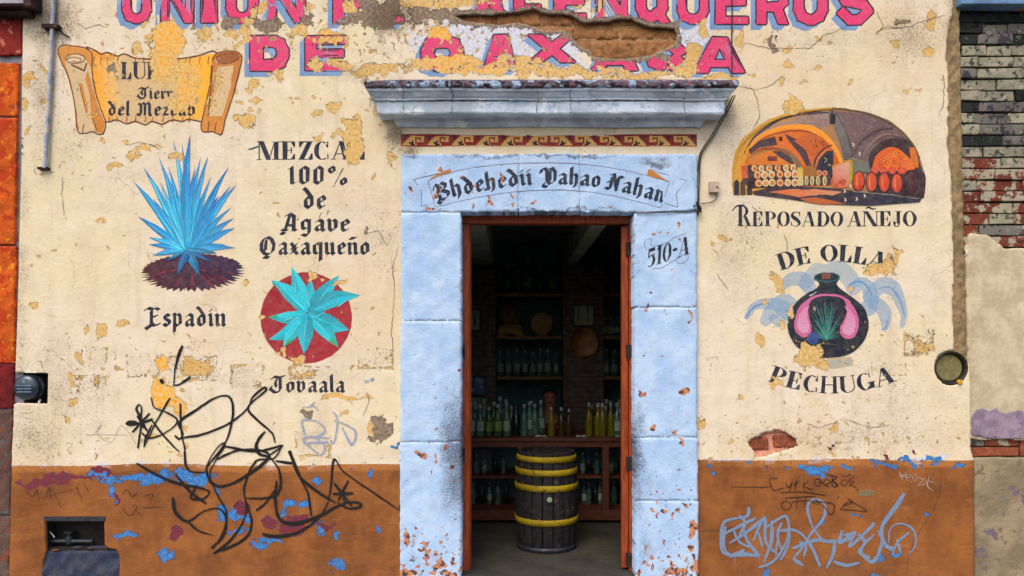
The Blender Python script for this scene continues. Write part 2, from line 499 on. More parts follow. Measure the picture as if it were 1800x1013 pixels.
YEL = [(292,68,30,26,1.2),(287,112,24,30,.8),(325,150,26,40,.8),(283,640,16,20,1.2),(288,690,22,30,1.3),(313,715,12,20,1.1),(772,56,20,12,1),(800,105,60,12,.7),(130,690,18,40,.7),
 (575,68,22,15,.8),(1630,88,8,10,.7),(607,700,50,8,.6),(619,262,22,24,.45),(345,648,34,20,.5),(55,145,20,20,.6),(820,118,90,14,.7),(429,214,17,11,.5),(255,267,30,16,.5),(1215,110,16,26,.5),(1399,188,15,14,.5)]
WHITE = [(880,60,110,44,1.1),(980,70,60,50),(590,30,14,34),(1215,60,30,34),(890,22,40,20),(960,110,70,22),(1240,40,14,20),(1140,115,60,14,.9),(735,60,20,40,.7),(545,70,10,10,.7),
 (1360,60,10,6,.6),(1630,810,26,6),(760,68,60,30,.8)]
WORN = [(720,60,620,70,.72),(190,150,180,110,.45),(120,330,90,120,.35),(250,640,260,60,.5),(560,380,130,100,.35),(640,650,60,160,.35),(1450,600,220,120,.32),(1480,770,260,50,.55),
 (350,880,330,60,.6),(1450,830,260,24,.7),(140,790,130,30,.4),(560,820,150,26,.7),(1330,440,80,90,.4),(1100,40,200,40,.5)]


def vnoise(X, Y, cell, seed):
    """Smooth lattice noise in -1..1."""
    u = X / cell; v = Y / cell
    i = np.floor(u); j = np.floor(v); fu = u - i; fv = v - j
    fu = fu * fu * (3 - 2 * fu); fv = fv * fv * (3 - 2 * fv)
    def hsh(a, b):
        q = np.sin(a * 127.1 + b * 311.7 + seed * 74.7) * 43758.5453
        return (q - np.floor(q)) * 2 - 1
    return (hsh(i, j) * (1 - fu) + hsh(i + 1, j) * fu) * (1 - fv) + (hsh(i, j + 1) * (1 - fu) + hsh(i + 1, j + 1) * fu) * fv


def warp(X, Y, amp=1.0):
    wx = vnoise(X, Y, 23, 1) * 9 + vnoise(X, Y, 9, 2) * 5 + vnoise(X, Y, 5, 8) * 2.5
    wy = vnoise(X, Y, 23, 3) * 8 + vnoise(X, Y, 9, 4) * 5 + vnoise(X, Y, 5, 9) * 2.5
    return X + wx * amp, Y + wy * amp


def blobs(lst, X, Y, rect=False, soft=1.0, wamp=1.0):
    F = np.zeros_like(X)
    if wamp: X, Y = warp(X, Y, wamp)
    for b in lst:
        cx, cy, rx, ry = b[:4]; s = b[4] if len(b) > 4 else 1.0
        dx = np.abs(X - cx) / rx; dy = np.abs(Y - cy) / ry
        if rect:
            r = np.maximum(dx, dy)
            v = s * np.clip((1.0 - r) * min(rx, ry) / 4.0 + .5, 0, 1)
            v = np.where(v > .44, np.minimum(v, s), v)
        else:
            r = np.sqrt(dx * dx + dy * dy)
            v = np.clip((1.0 - r * .5) * s, 0, None)
            v = np.where(r < 1, v, v * np.clip(2.6 - r * 1.6, 0, 1))
        F = np.maximum(F, v)
    return F


def squares(X, Y):
    """Torn-off notices: a ragged frame of ochre with most of the inside left pale."""
    X, Y = warp(X, Y, .3)
    F = np.zeros_like(X)
    for n, (cx, cy, rx, ry, st) in enumerate(ODDSQ):
        e = np.minimum(rx - np.abs(X - cx), ry - np.abs(Y - cy))
        ring = np.exp(-((e - 3.0) / 3.2) ** 2) * (.50 + .16 * vnoise(X, Y, 21, 40 + n))
        inn = np.where(e > 0, .26 + .22 * vnoise(X, Y, 17, 60 + n) + (st - .5) * 2, 0)
        F = np.maximum(F, np.where(e > -4, np.maximum(ring, inn), 0))
    return F


def peel_fields(px, py):
    """ochre, grey, chip density at photograph positions (arrays)."""
    X = np.asarray(px, float); Y = np.asarray(py, float)
    o = np.maximum(blobs(OCHRE, X, Y), squares(X, Y))
    g = blobs(GREY, X, Y)
    d = np.clip(blobs(WORN, X, Y), 0, 1)
    # ring of bare mortar round the big hole
    hd = poly_dist(X, Y, HOLE_ADOBE)
    g = np.maximum(g, np.clip(.78 - hd / 26.0, 0, 1) * (Y < 140))
    o = np.where(hd < 15, np.minimum(o, .3), o)
    return o, g, d


def seg_dist(X, Y, poly, closed=True):
    P = np.array(poly, float)
    Q = np.roll(P, -1, 0) if closed else P[1:]
    P = P if closed else P[:-1]
    best = np.full(X.shape, 1e9); bx = np.zeros_like(best); by = np.zeros_like(best)
    for (ax, ay), (qx, qy) in zip(P, Q):
        vx, vy = qx - ax, qy - ay
        L = vx * vx + vy * vy + 1e-9
        t = np.clip(((X - ax) * vx + (Y - ay) * vy) / L, 0, 1)
        cx = ax + t * vx; cy = ay + t * vy
        d = np.hypot(X - cx, Y - cy)
        m = d < best
        best = np.where(m, d, best); bx = np.where(m, cx, bx); by = np.where(m, cy, by)
    return best, bx, by


def inside(X, Y, poly):
    P = np.array(poly, float); n = len(P)
    r = np.zeros(X.shape, bool)
    j = n - 1
    for i in range(n):
        xi, yi = P[i]; xj, yj = P[j]
        c = ((yi > Y) != (yj > Y)) & (X < (xj - xi) * (Y - yi) / (yj - yi + 1e-12) + xi)
        r ^= c
        j = i
    return r


def poly_dist(X, Y, poly):
    d = seg_dist(X, Y, poly)[0]
    return np.where(inside(X, Y, poly), -d, d)


def rough_poly(pts, amp, sub, seed=1, closed=True):
    r = random.Random(seed)
    out = []
    n = len(pts)
    for i in range(n if closed else n - 1):
        a = pts[i]; b = pts[(i + 1) % n]
        L = math.hypot(b[0] - a[0], b[1] - a[1]); k = max(1, int(L / sub))
        for q in range(k):
            t = q / k
            out.append((a[0] + (b[0] - a[0]) * t + r.uniform(-amp, amp), a[1] + (b[1] - a[1]) * t + r.uniform(-amp, amp)))
    if not closed: out.append(pts[-1])
    return out


_h = [(365,105),(400,95),(480,92),(600,95),(640,88),(700,85),(780,70),(860,55),(900,80),(960,90),(1030,85),(1100,100),(1160,140),(1200,148),(1240,135),(1330,140),
      (1400,115),(1480,125),(1530,150),(1600,170),(1700,175),(1750,180),(1765,230),(1750,280),(1690,310),(1600,350),(1520,365),(1400,375),(1300,370),(1240,360),(1210,320),
      (1150,290),(1110,250),(1090,210),(1040,195),(960,195),(900,190),(840,165),(740,145),(700,150),(640,160),(560,150),(450,140),(380,120)]
HOLE_ADOBE = rough_poly([(700 + x / 3.6, y / 3.6) for x, y in _h], .8, 6, 3)
_h = [(345,175),(380,150),(440,120),(510,105),(560,130),(600,160),(610,190),(560,215),(500,230),(440,250),(385,255),(375,220)]
HOLE_BRICK = rough_poly([(1200 + x / 3, 720 + y / 3) for x, y in _h], .9, 5, 4)
HOLE_METER = [(20, 655), (84, 656), (83, 710), (22, 709)]
HOLE_NICHE = [(79, 915), (183, 914), (184, 963), (130, 966), (80, 968)]
HOLE_PATCH = rough_poly([(80, 968), (130, 966), (184, 963), (204, 966), (211, 985), (208, 1030), (74, 1030), (76, 990)], 1.0, 8, 5)
HOLE_ROUND = [(1672 + 29 * math.cos(a) * 1.0, 647 + 31 * math.sin(a)) for a in [2 * math.pi * k / 40 for k in range(40)]]
HOLE_DOOR = [(722, 285), (1210, 285), (1210, 1060), (722, 1060)]
FACADE = [(41, -60), (40, 30), (37, 300), (29, 600), (20, 800), (15, 1060), (1713, 1060), (1712, 808), (1706, 790), (1706, 672)] + \
    rough_poly([(1703, 640), (1677, 618), (1675, 540), (1677, 470), (1674, 390), (1671, 300), (1665, 260), (1668, 180), (1666, 130), (1663, 90), (1668, 50), (1674, 20), (1676, -60)], 1.6, 7, 9, closed=False)


def jagged_line(x, pts):
    return np.interp(x, [p[0] for p in pts], [p[1] for p in pts])


# ---------------------------------------------------------------- sheets and decals
def grid_sheet(name, outer, holes, x0, x1, y0, y1, step, yfun, mat, parent, attrs, rim=0.012, kk=1 / S):
    """Finely gridded sheet on the wall whose border verts are pulled onto the outline; rim turns back into the wall."""
    nx = int(round((x1 - x0) / step)) + 1; ny = int(round((y1 - y0) / step)) + 1
    gx = np.linspace(x0, x1, nx); gy = np.linspace(y0, y1, ny)
    X, Y = np.meshgrid(gx, gy)
    keep = inside(X, Y, outer)
    SX, SY = X.copy(), Y.copy()
    st = gx[1] - gx[0]
    near = np.full(X.shape, 1e9)
    for poly in [outer] + holes:
        P = np.array(poly)
        bb = (X > P[:, 0].min() - 3 * st) & (X < P[:, 0].max() + 3 * st) & (Y > P[:, 1].min() - 3 * st) & (Y < P[:, 1].max() + 3 * st)
        d, bx, by = seg_dist(X[bb], Y[bb], poly)
        if poly is not outer:
            k = keep[bb]; k &= ~inside(X[bb], Y[bb], poly); keep[bb] = k
        idx = np.where(bb.ravel())[0]
        snap = (d < .56 * st) & (d < near.ravel()[idx])
        ii = idx[snap]
        near.ravel()[ii] = d[snap]
        SX.ravel()[ii] = bx[snap]; SY.ravel()[ii] = by[snap]
        keep.ravel()[ii] = True
    c = keep[:-1, :-1] & keep[1:, :-1] & keep[:-1, 1:] & keep[1:, 1:]
    # a cell whose corners all sit on a hole's edge lies in the hole: test the centre
    CX = (SX[:-1, :-1] + SX[1:, 1:] + SX[1:, :-1] + SX[:-1, 1:]) / 4; CY = (SY[:-1, :-1] + SY[1:, 1:] + SY[1:, :-1] + SY[:-1, 1:]) / 4
    c &= inside(CX, CY, outer)
    for h in holes:
        P = np.array(h)
        bb = (CX > P[:, 0].min()) & (CX < P[:, 0].max()) & (CY > P[:, 1].min()) & (CY < P[:, 1].max())
        k = c[bb]; k &= ~inside(CX[bb], CY[bb], h); c[bb] = k
    J, I = np.where(c)
    n0 = J * nx + I
    quads = np.stack([n0, n0 + nx, n0 + nx + 1, n0 + 1], 1)
    used = np.unique(quads)
    remap = -np.ones(nx * ny, int); remap[used] = np.arange(len(used))
    quads = remap[quads]
    ux = SX.ravel()[used]; uy = SY.ravel()[used]
    yy = yfun(ux, uy)
    # rim
    e = np.concatenate([quads[:, [0, 1]], quads[:, [1, 2]], quads[:, [2, 3]], quads[:, [3, 0]]])
    key = np.minimum(e[:, 0], e[:, 1]) * 10000000 + np.maximum(e[:, 0], e[:, 1])
    _, inv, cnt = np.unique(key, return_inverse=True, return_counts=True)
    be = e[cnt[inv] == 1]
    bv = np.unique(be); bm_ = -np.ones(len(used), int); bm_[bv] = len(used) + np.arange(len(bv))
    rimq = np.stack([be[:, 1], be[:, 0], bm_[be[:, 0]], bm_[be[:, 1]]], 1)
    ax = np.concatenate([ux, ux[bv]]); ay = np.concatenate([uy, uy[bv]])
    ad = np.concatenate([yy, yy[bv] + rim])
    k0 = kk
    W = np.stack([(ax - 900) * k0, ad, EYE + (HY - ay) * k0], 1)
    F = np.concatenate([quads, rimq])
    me = bpy.data.meshes.new(name)
    me.vertices.add(len(W)); me.vertices.foreach_set('co', W.ravel())
    me.loops.add(len(F) * 4); me.loops.foreach_set('vertex_index', F.ravel())
    me.polygons.add(len(F)); me.polygons.foreach_set('loop_start', np.arange(0, len(F) * 4, 4))
    me.polygons.foreach_set('loop_total', np.full(len(F), 4))
    me.update(calc_edges=True)
    for an, fn in attrs.items():
        c4 = np.ones((len(W), 4), np.float32); c4[:, :3] = np.stack(fn(ax, ay), 1)
        at_ = me.attributes.new(an, 'FLOAT_COLOR', 'POINT'); at_.data.foreach_set('color', c4.ravel())
    me.validate()
    return link(name, me, mat, parent, smooth=False)


def f_fa(x, y):
    o, g, d = peel_fields(x, y)
    edge = np.where(x < 960, 817 + 2 * np.sin(x / 60), 808 + 1.2 * np.sin(x / 50))
    fr = np.exp(-((y - edge - 2) / 9.0) ** 2) * (.48 + .25 * vnoise(x, y, 26, 6) + .2 * vnoise(x, y, 8, 7))
    return o, g, np.maximum(blobs(WHITE, x, y), fr)


def f_fb(x, y):
    edge = np.where(x < 960, 817 + 2 * np.sin(x / 60), 808 + 1.2 * np.sin(x / 50))
    do = np.clip((y - edge) / 60.0 + .5, 0, 1) 
    do = np.where(y > edge, np.clip((y - edge) / 90.0 + .5, 0, 1), np.clip((y - edge) / 20.0 + .5, 0, 1))
    band = (np.abs(y - edge - 8) < 8) * .34
    b = np.maximum(blobs(BLUE, x, y), band * .6 * (1 + .5 * vnoise(x, y, 30, 5)))
    return do, b, blobs(MAROON, x, y)


def f_fc(x, y):
    sq = blobs([q[:4] + (.34,) for q in ODDSQ], x, y, rect=True, wamp=.3)
    return np.clip(np.maximum(blobs(GRIME, x, y), sq), 0, 1), np.clip(blobs(YEL, x, y), 0, 1), np.clip(blobs(WORN, x, y), 0, 1)


class Decal:
    """Painted shapes a fraction of a millimetre proud of the wall, layer above layer."""
    def __init__(s, base=0.0006, proud=0.0, peel=1.0, spacing=5.0, step=.00010):
        s.base = base; s.step = step; s.proud = proud; s.peel = peel; s.sp = spacing
        s.V = []; s.F = []; s.C = []; s.K = []; s.layer = 0

    def polys(s, polys, col, col2=None, grad=None, thin=0.0, peel=None):
        """Union of polygons as one layer. col may fade to col2 along grad=((x,y),(x,y))."""
        vs = []; fs = []; es = []
        for p in polys:
            if len(p) < 3: continue
            a = sum(p[i][0] * p[(i + 1) % len(p)][1] - p[(i + 1) % len(p)][0] * p[i][1] for i in range(len(p)))
            if abs(a) < 1e-4: continue
            if a < 0: p = p[::-1]
            b = len(vs)
            vs += [Vector((q[0], q[1])) for q in p]
            fs.append(list(range(b, b + len(p))))
        if not fs: return s
        xs = [v.x for v in vs]; ys = [v.y for v in vs]
        x = min(xs) + s.sp * .5; k = 0
        bound = (max(xs) - min(xs)) * (max(ys) - min(ys)) / s.sp ** 2
        sp = s.sp if bound < 20000 else s.sp * 2
        while x < max(xs):
            y = min(ys) + sp * (.5 if k % 2 else .95)
            while y < max(ys):
                vs.append(Vector((x + .013 * k, y))); y += sp
            x += sp; k += 1
        r = delaunay_2d_cdt(vs, [], fs, 1, 1e-4)
        ov = r[0]; of = [f for f, src in zip(r[2], r[5]) if src]
        used = sorted({i for f in of for i in f})
        mp = {u: i for i, u in enumerate(used)}
        X = np.array([ov[u].x for u in used]); Y = np.array([ov[u].y for u in used])
        if len(X) == 0: return s
        o, g, d = peel_fields(X, Y)
        X, Y = X + .55 * vnoise(X, Y, 8, 31) + .3 * vnoise(X, Y, 3.5, 33), Y + .55 * vnoise(X, Y, 8, 32) + .3 * vnoise(X, Y, 3.5, 34)
        pk = (peel if peel is not None else s.peel)
        yv = wave(X, Y) * (1 if s.proud == 0 else 0) - s.proud - s.base - s.layer * s.step
        if s.proud: yv = yv + block_wave(X, Y)
        kk = (DIST - s.proud) / DIST / S
        b = len(s.V)
        s.V += list(zip((X - 900) * kk, yv, EYE + (HY - Y) * kk))
        s.F += [tuple(b + mp[i] for i in f) for f in of]
        c1 = np.array(lin(col))
        if col2 is not None:
            (ax, ay), (bx, by) = grad
            L = (bx - ax) ** 2 + (by - ay) ** 2
            t = np.clip(((X - ax) * (bx - ax) + (Y - ay) * (by - ay)) / L, 0, 1)[:, None]
            c = c1 * (1 - t) + np.array(lin(col2)) * t
        else: c = np.tile(c1, (len(X), 1))
        s.C.append(c)
        if s.proud:
            fo = STONE_PEEL(X, Y)
            s.K.append(np.stack([fo[0] * pk, fo[2] * pk, np.full(len(X), thin)], 1))
        else:
            s.K.append(np.stack([np.maximum(o, g) * pk, d * pk, np.full(len(X), thin)], 1))
        s.layer += 1
        return s

    def build(s, name, parent, mat=None, label=None):
        me = mesh(name, s.V, s.F)
        # face the street
        bm = bmesh.new(); bm.from_mesh(me)
        fl = [f for f in bm.faces if f.normal.y > 0]
        bmesh.ops.reverse_faces(bm, faces=fl)
        bm.to_mesh(me); bm.free()
        for an, arr in (('col', np.concatenate(s.C)), ('fk', np.concatenate(s.K))):
            c4 = np.ones((len(s.V), 4), np.float32); c4[:, :3] = arr
            a = me.attributes.new(an, 'FLOAT_COLOR', 'POINT'); a.data.foreach_set('color', c4.ravel())
        o = link(name, me, mat or M['paint'], parent)
        if label: o['label'] = label
        return o


# ---- strokes
def hull(pts):
    pts = sorted(set((round(p[0], 5), round(p[1], 5)) for p in pts))
    if len(pts) < 3: return pts
    def half(ps):
        h = []
        for p in ps:
            while len(h) >= 2 and (h[-1][0] - h[-2][0]) * (p[1] - h[-2][1]) - (h[-1][1] - h[-2][1]) * (p[0] - h[-2][0]) <= 0: h.pop()
            h.append(p)
        return h[:-1]
    return half(pts) + half(pts[::-1])


def nib_stroke(path, w, ang, thin):
    """Broad pen dragged along a path."""
    c, q = math.cos(ang) * w / 2, math.sin(ang) * w / 2
    a, b = -math.sin(ang) * thin / 2, math.cos(ang) * thin / 2
    nib = [(c + a, q + b), (c - a, q - b), (-c - a, -q - b), (-c + a, -q + b)]
    return [hull([(p[0] + n[0], p[1] + n[1]) for n in nib] + [(r[0] + n[0], r[1] + n[1]) for n in nib]) for p, r in zip(path, path[1:])]


def disc(x, y, r, n=10):
    return [(x + r * math.cos(2 * math.pi * k / n), y + r * math.sin(2 * math.pi * k / n)) for k in range(n)]


def brush(path, w, n=8):
    """Round brush; w is a number or a list of widths along the path."""
    ws = w if isinstance(w, (list, tuple)) else [w] * len(path)
    if len(ws) != len(path):
        ws = [float(np.interp(i / (len(path) - 1), np.linspace(0, 1, len(ws)), ws)) for i in range(len(path))]
    out = []
    for (p, a), (q, b) in zip(list(zip(path, ws)), list(zip(path, ws))[1:]):
        out.append(hull(disc(p[0], p[1], a / 2, n) + disc(q[0], q[1], b / 2, n)))
    return out


def smooth(pts, k=6, closed=False):
    P = [np.array(p, float) for p in pts]
    if closed: P = [P[-1]] + P + [P[0], P[1]]
    else: P = [P[0]] + P + [P[-1]]
    out = []
    for i in range(1, len(P) - 2):
        for j in range(k):
            t = j / k
            a, b, c, d = P[i - 1], P[i], P[i + 1], P[i + 2]
            out.append(tuple(.5 * ((2 * b) + (c - a) * t + (2 * a - 5 * b + 4 * c - d) * t * t + (3 * b - a - 3 * c + d) * t ** 3)))
    if not closed: out.append(tuple(P[-2]))
    return out


def ell(cx, cy, rx, ry, n=28, a0=0, a1=360, rot=0):
    o = []
    full = abs(a1 - a0) >= 360
    for k in range(n if full else n + 1):
        a = R(a0 + (a1 - a0) * k / n)
        x, y = rx * math.cos(a), ry * math.sin(a)
        o.append((cx + x * math.cos(rot) - y * math.sin(rot), cy + x * math.sin(rot) + y * math.cos(rot)))
    return o


def stroke_miter(path, w, closed=False):
    """Flat-ended band with square joints, as one polygon per segment plus joint quads."""
    out = []
    n = len(path)
    for i in range(n - 1 if not closed else n):
        a = path[i]; b = path[(i + 1) % n]
        L = math.hypot(b[0] - a[0], b[1] - a[1]) or 1
        ux, uy = (b[0] - a[0]) / L, (b[1] - a[1]) / L
        ea = 0 if (i == 0 and not closed) else w * .30
        eb = 0 if (i == n - 2 and not closed) else w * .30
        nx, ny = -uy * w / 2, ux * w / 2
        A = (a[0] - ux * ea, a[1] - uy * ea); B = (b[0] + ux * eb, b[1] + uy * eb)
        out.append([(A[0] + nx, A[1] + ny), (B[0] + nx, B[1] + ny), (B[0] - nx, B[1] - ny), (A[0] - nx, A[1] - ny)])
    return out
# ---------------------------------------------------------------- blackletter, written with a broad pen
def Mn(x, top=.84, up=.9):
    return [(x - .09, up), (x, top), (x, .18), (x + .10, .09)]
BL = {
 'i': (.44, [Mn(0), [(-.04, 1.14), (.04, 1.22)]]),
 'n': (.84, [Mn(0), [(.05, .76), (.27, .9), (.39, .8), (.39, .18), (.49, .09)]]),
 'u': (.84, [[(-.09, .9), (0, .82), (0, .22), (.12, .09), (.34, .22)], Mn(.39)]),
 'a': (.80, [[(.0, .76), (.17, .9), (.36, .78), (.36, .18), (.47, .09)], [(.34, .56), (.08, .46), (.0, .34), (.01, .18), (.12, .09), (.33, .24)]]),
 'b': (.80, [[(.0, 1.42), (.0, .22), (.16, .09), (.38, .26), (.38, .72), (.26, .86), (.04, .7)]]),
 'c': (.66, [[(.34, .76), (.2, .9), (0, .74), (0, .24), (.14, .09), (.32, .2)]]),
 'd': (.80, [[(-.10, 1.40), (.04, 1.28), (.37, .78), (.37, .24), (.2, .09), (0, .24), (0, .66), (.14, .84), (.30, .76)]]),
 'e': (.70, [[(.04, .46), (.35, .62), (.34, .74), (.2, .9), (0, .74), (0, .22), (.14, .09), (.32, .2)]]),
 'g': (.84, [[(.36, .8), (.16, .9), (0, .76), (0, .32), (.14, .2), (.36, .34)], [(.40, .9), (.40, -.02), (.24, -.26), (-.02, -.2)]]),
 'h': (.82, [[(.0, 1.42), (0, .18), (.09, .09)], [(.04, .76), (.25, .9), (.39, .78), (.39, .14), (.28, -.1)]]),
 'l': (.44, [[(.0, 1.42), (0, .18), (.10, .09)]]),
 'o': (.80, [[(.16, .9), (0, .74), (0, .24), (.18, .09), (.38, .24), (.38, .76), (.16, .9)]]),
 'p': (.80, [[(-.08, .92), (0, .86), (0, -.36)], [(.02, .76), (.24, .9), (.38, .76), (.38, .24), (.2, .09), (.02, .2)]]),
 'q': (.82, [[(.38, .8), (.18, .9), (0, .76), (0, .24), (.14, .09), (.36, .24)], [(.40, .9), (.40, -.36)]]),
 'r': (.60, [Mn(0), [(.04, .74), (.2, .88), (.34, .78)]]),
 's': (.66, [[(.30, .78), (.14, .9), (.0, .76), (.04, .6), (.3, .42), (.32, .24), (.16, .09), (-.04, .2)]]),
 't': (.50, [[(0, 1.12), (0, .22), (.14, .09), (.26, .18)], [(-.12, .84), (.22, .84)]]),
 'v': (.80, [[(-.09, .92), (0, .82), (0, .26), (.16, .09), (.38, .30), (.38, .76), (.26, .9), (.10, .78)]]),
 'x': (.72, [[(-.07, .88), (.03, .82), (.28, .16), (.40, .10)], [(.36, .86), (.25, .78), (.06, .2), (-.06, .12)], [(-.02, .5), (.34, .5)]]),
 'z': (.68, [[(-.02, .80), (.34, .86), (.0, .14), (.36, .16)]]),
 '1': (.56, [[(-.12, 1.18), (.02, 1.30), (.02, .18), (.12, .09)]]),
 '0': (.84, [[(.18, 1.30), (0, 1.14), (0, .24), (.20, .09), (.40, .26), (.40, 1.16), (.18, 1.30)]]),
 '.': (.40, [[(0, .08), (.05, .13)]]),
 ' ': (.55, []),
 'A': (1.10, [[(.12, 1.20), (.34, 1.34), (.56, 1.14), (.56, .18), (.68, .09)], [(.34, 1.30), (.06, .16)], [(.12, .5), (.54, .5)], [(-.16, .16), (.16, .10)], [(-.1, .02), (-.2, -.1), (.0, -.14)]]),
 'O': (1.24, [[(.46, 1.34), (.14, 1.2), (0, .9), (0, .42), (.2, .12), (.46, .05), (.76, .3), (.82, .8), (.66, 1.2), (.40, 1.34)], [(.30, 1.12), (.26, .36)], [(.15, -.14), (.5, -.16)]]),
 'E': (1.02, [[(.66, 1.22), (.40, 1.32), (.14, 1.12), (.14, .3), (.34, .09), (.68, .2)], [(.14, .66), (.52, .78)], [(-.26, 1.16), (-.08, 1.32), (.26, 1.22)], [(-.24, .0), (-.1, -.16), (.1, -.02), (-.04, .12)]]),
 'T': (1.00, [[(-.2, 1.12), (.0, 1.32), (.34, 1.24), (.74, 1.36)], [(.44, 1.24), (.46, .34), (.32, .10), (.04, .06), (-.12, .2)], [(.20, 1.12), (.08, .82), (.18, .5)], [(-.2, .5), (-.26, .3), (-.12, .2)]]),
 'M': (1.36, [[(-.22, .20), (.04, .10), (.12, .34), (.12, 1.06), (-.06, 1.22)], [(.12, 1.12), (.30, 1.32), (.46, 1.14), (.46, .14)], [(.50, 1.12), (.68, 1.32), (.84, 1.12), (.84, .18), (.96, .09)]]),
 'B': (1.06, [[(-.34, .90), (-.26, 1.18), (-.02, 1.30), (.12, 1.16), (.12, .16)], [(.14, 1.16), (.38, 1.34), (.64, 1.12), (.62, .88), (.34, .72)], [(.36, .72), (.70, .52), (.70, .26), (.42, .04), (.08, .12), (-.06, -.08), (.1, -.22)]]),
 'D': (1.08, [[(-.32, .96), (-.24, 1.22), (.0, 1.32), (.12, 1.14), (.12, .32), (.34, .06), (.70, .30), (.72, 1.02), (.48, 1.34), (.14, 1.18)], [(.34, 1.10), (.32, .3)], [(-.1, .1), (-.2, -.1), (.1, -.16)]]),
 'N': (1.08, [[(-.24, .16), (.02, .08), (.12, .3), (.12, 1.06)], [(-.12, .62), (.0, .66)], [(.02, 1.24), (.20, 1.32), (.58, .06)], [(.56, .24), (.56, .98), (.64, 1.20), (.84, 1.12)]]),
}
BL['ñ'] = (.84, BL['n'][1] + [[(.04, 1.22), (.36, 1.26)]])
BL['%'] = (1.3, [[(.14, 1.32), (.02, 1.22), (.02, .98), (.14, .88), (.28, .98), (.28, 1.22), (.14, 1.32)]])


def text_bl(txt, place, w=.21, ang=38, thin=.045):
    """Polygons of a blackletter line; place(u, v) maps letter space (x-height 1) to the wall."""
    out = []; u = .15
    for ch in txt:
        adv, st = BL[ch]
        for path in st:
            for poly in nib_stroke([(u + x, y) for x, y in path], w if ch not in '%' else w * .8, R(ang), thin):
                out.append([place(x, y) for x, y in poly])
        if ch == '%':
            out.append([place(u + .30 + a, b) for a, b in ((0, 0), (.05, 0), (.57, 1.2), (.51, 1.2))])
            for poly in nib_stroke([(u + .70 + x, y - .86) for x, y in BL['%'][1][0]], w * .8, R(ang), thin):
                out.append([place(x, y) for x, y in poly])
        u += adv
    return out


def width_bl(txt): return sum(BL[c][0] for c in txt)


def line_bl(txt, x0, x1, base, xh, tilt=0.0, **k):
    wd = width_bl(txt)
    sx = (x1 - x0) / wd
    return text_bl(txt, lambda u, v: (x0 + u * sx, base - v * xh + (u * sx) * tilt), **k)


# ---------------------------------------------------------------- fat-face capitals (thick stems, hair serifs)
H = .045
def rc(x0, x1, y0, y1): return [(x0, y0), (x1, y0), (x1, y1), (x0, y1)]
def stem(x, w=.24, y0=0, y1=1, s=.09): return [rc(x, x + w, y0, y1), rc(x - s, x + w + s, y0, y0 + H), rc(x - s, x + w + s, y1 - H, y1)]
def hair(x, y0=0, y1=1, s=.09): return [rc(x, x + .06, y0, y1), rc(x - s, x + .06 + s, y0, y0 + H), rc(x - s, x + .06 + s, y1 - H, y1)]
def cres(cx, cy, rx, ry, a0, a1, th, n=16):
    o = ell(cx, cy, rx, ry, n, a0, a1); i = ell(cx, cy, rx - th, ry - H, n, a0, a1)
    return [[o[k], o[k + 1], i[k + 1], i[k]] for k in range(n)]
def diag(x0, y0, x1, y1, w): return [[(x0, y0), (x0 + w, y0), (x1 + w, y1), (x1, y1)]]
def wedge(x, y0, y1, d): return [[(x, y0), (x, y1), (x + d, y0)]]


def S_shape(w=.7):
    p = smooth([(w * .88, .74), (w * .78, .93), (w * .5, .975), (w * .2, .88), (w * .16, .70), (w * .42, .54), (w * .72, .36), (w * .84, .2), (w * .6, .035), (w * .3, .03), (w * .1, .12), (w * .04, .3)], 4)
    ws = [.05, .05, .06, .13, .21, .27, .25, .17, .06, .05, .05, .05]
    o = brush(p, [float(v) for v in np.interp(np.linspace(0, 11, len(p)), range(12), ws)], 8)
    return o + [rc(w * .84, w * .92, .66, .98), rc(0, w * .08, .02, .34)]

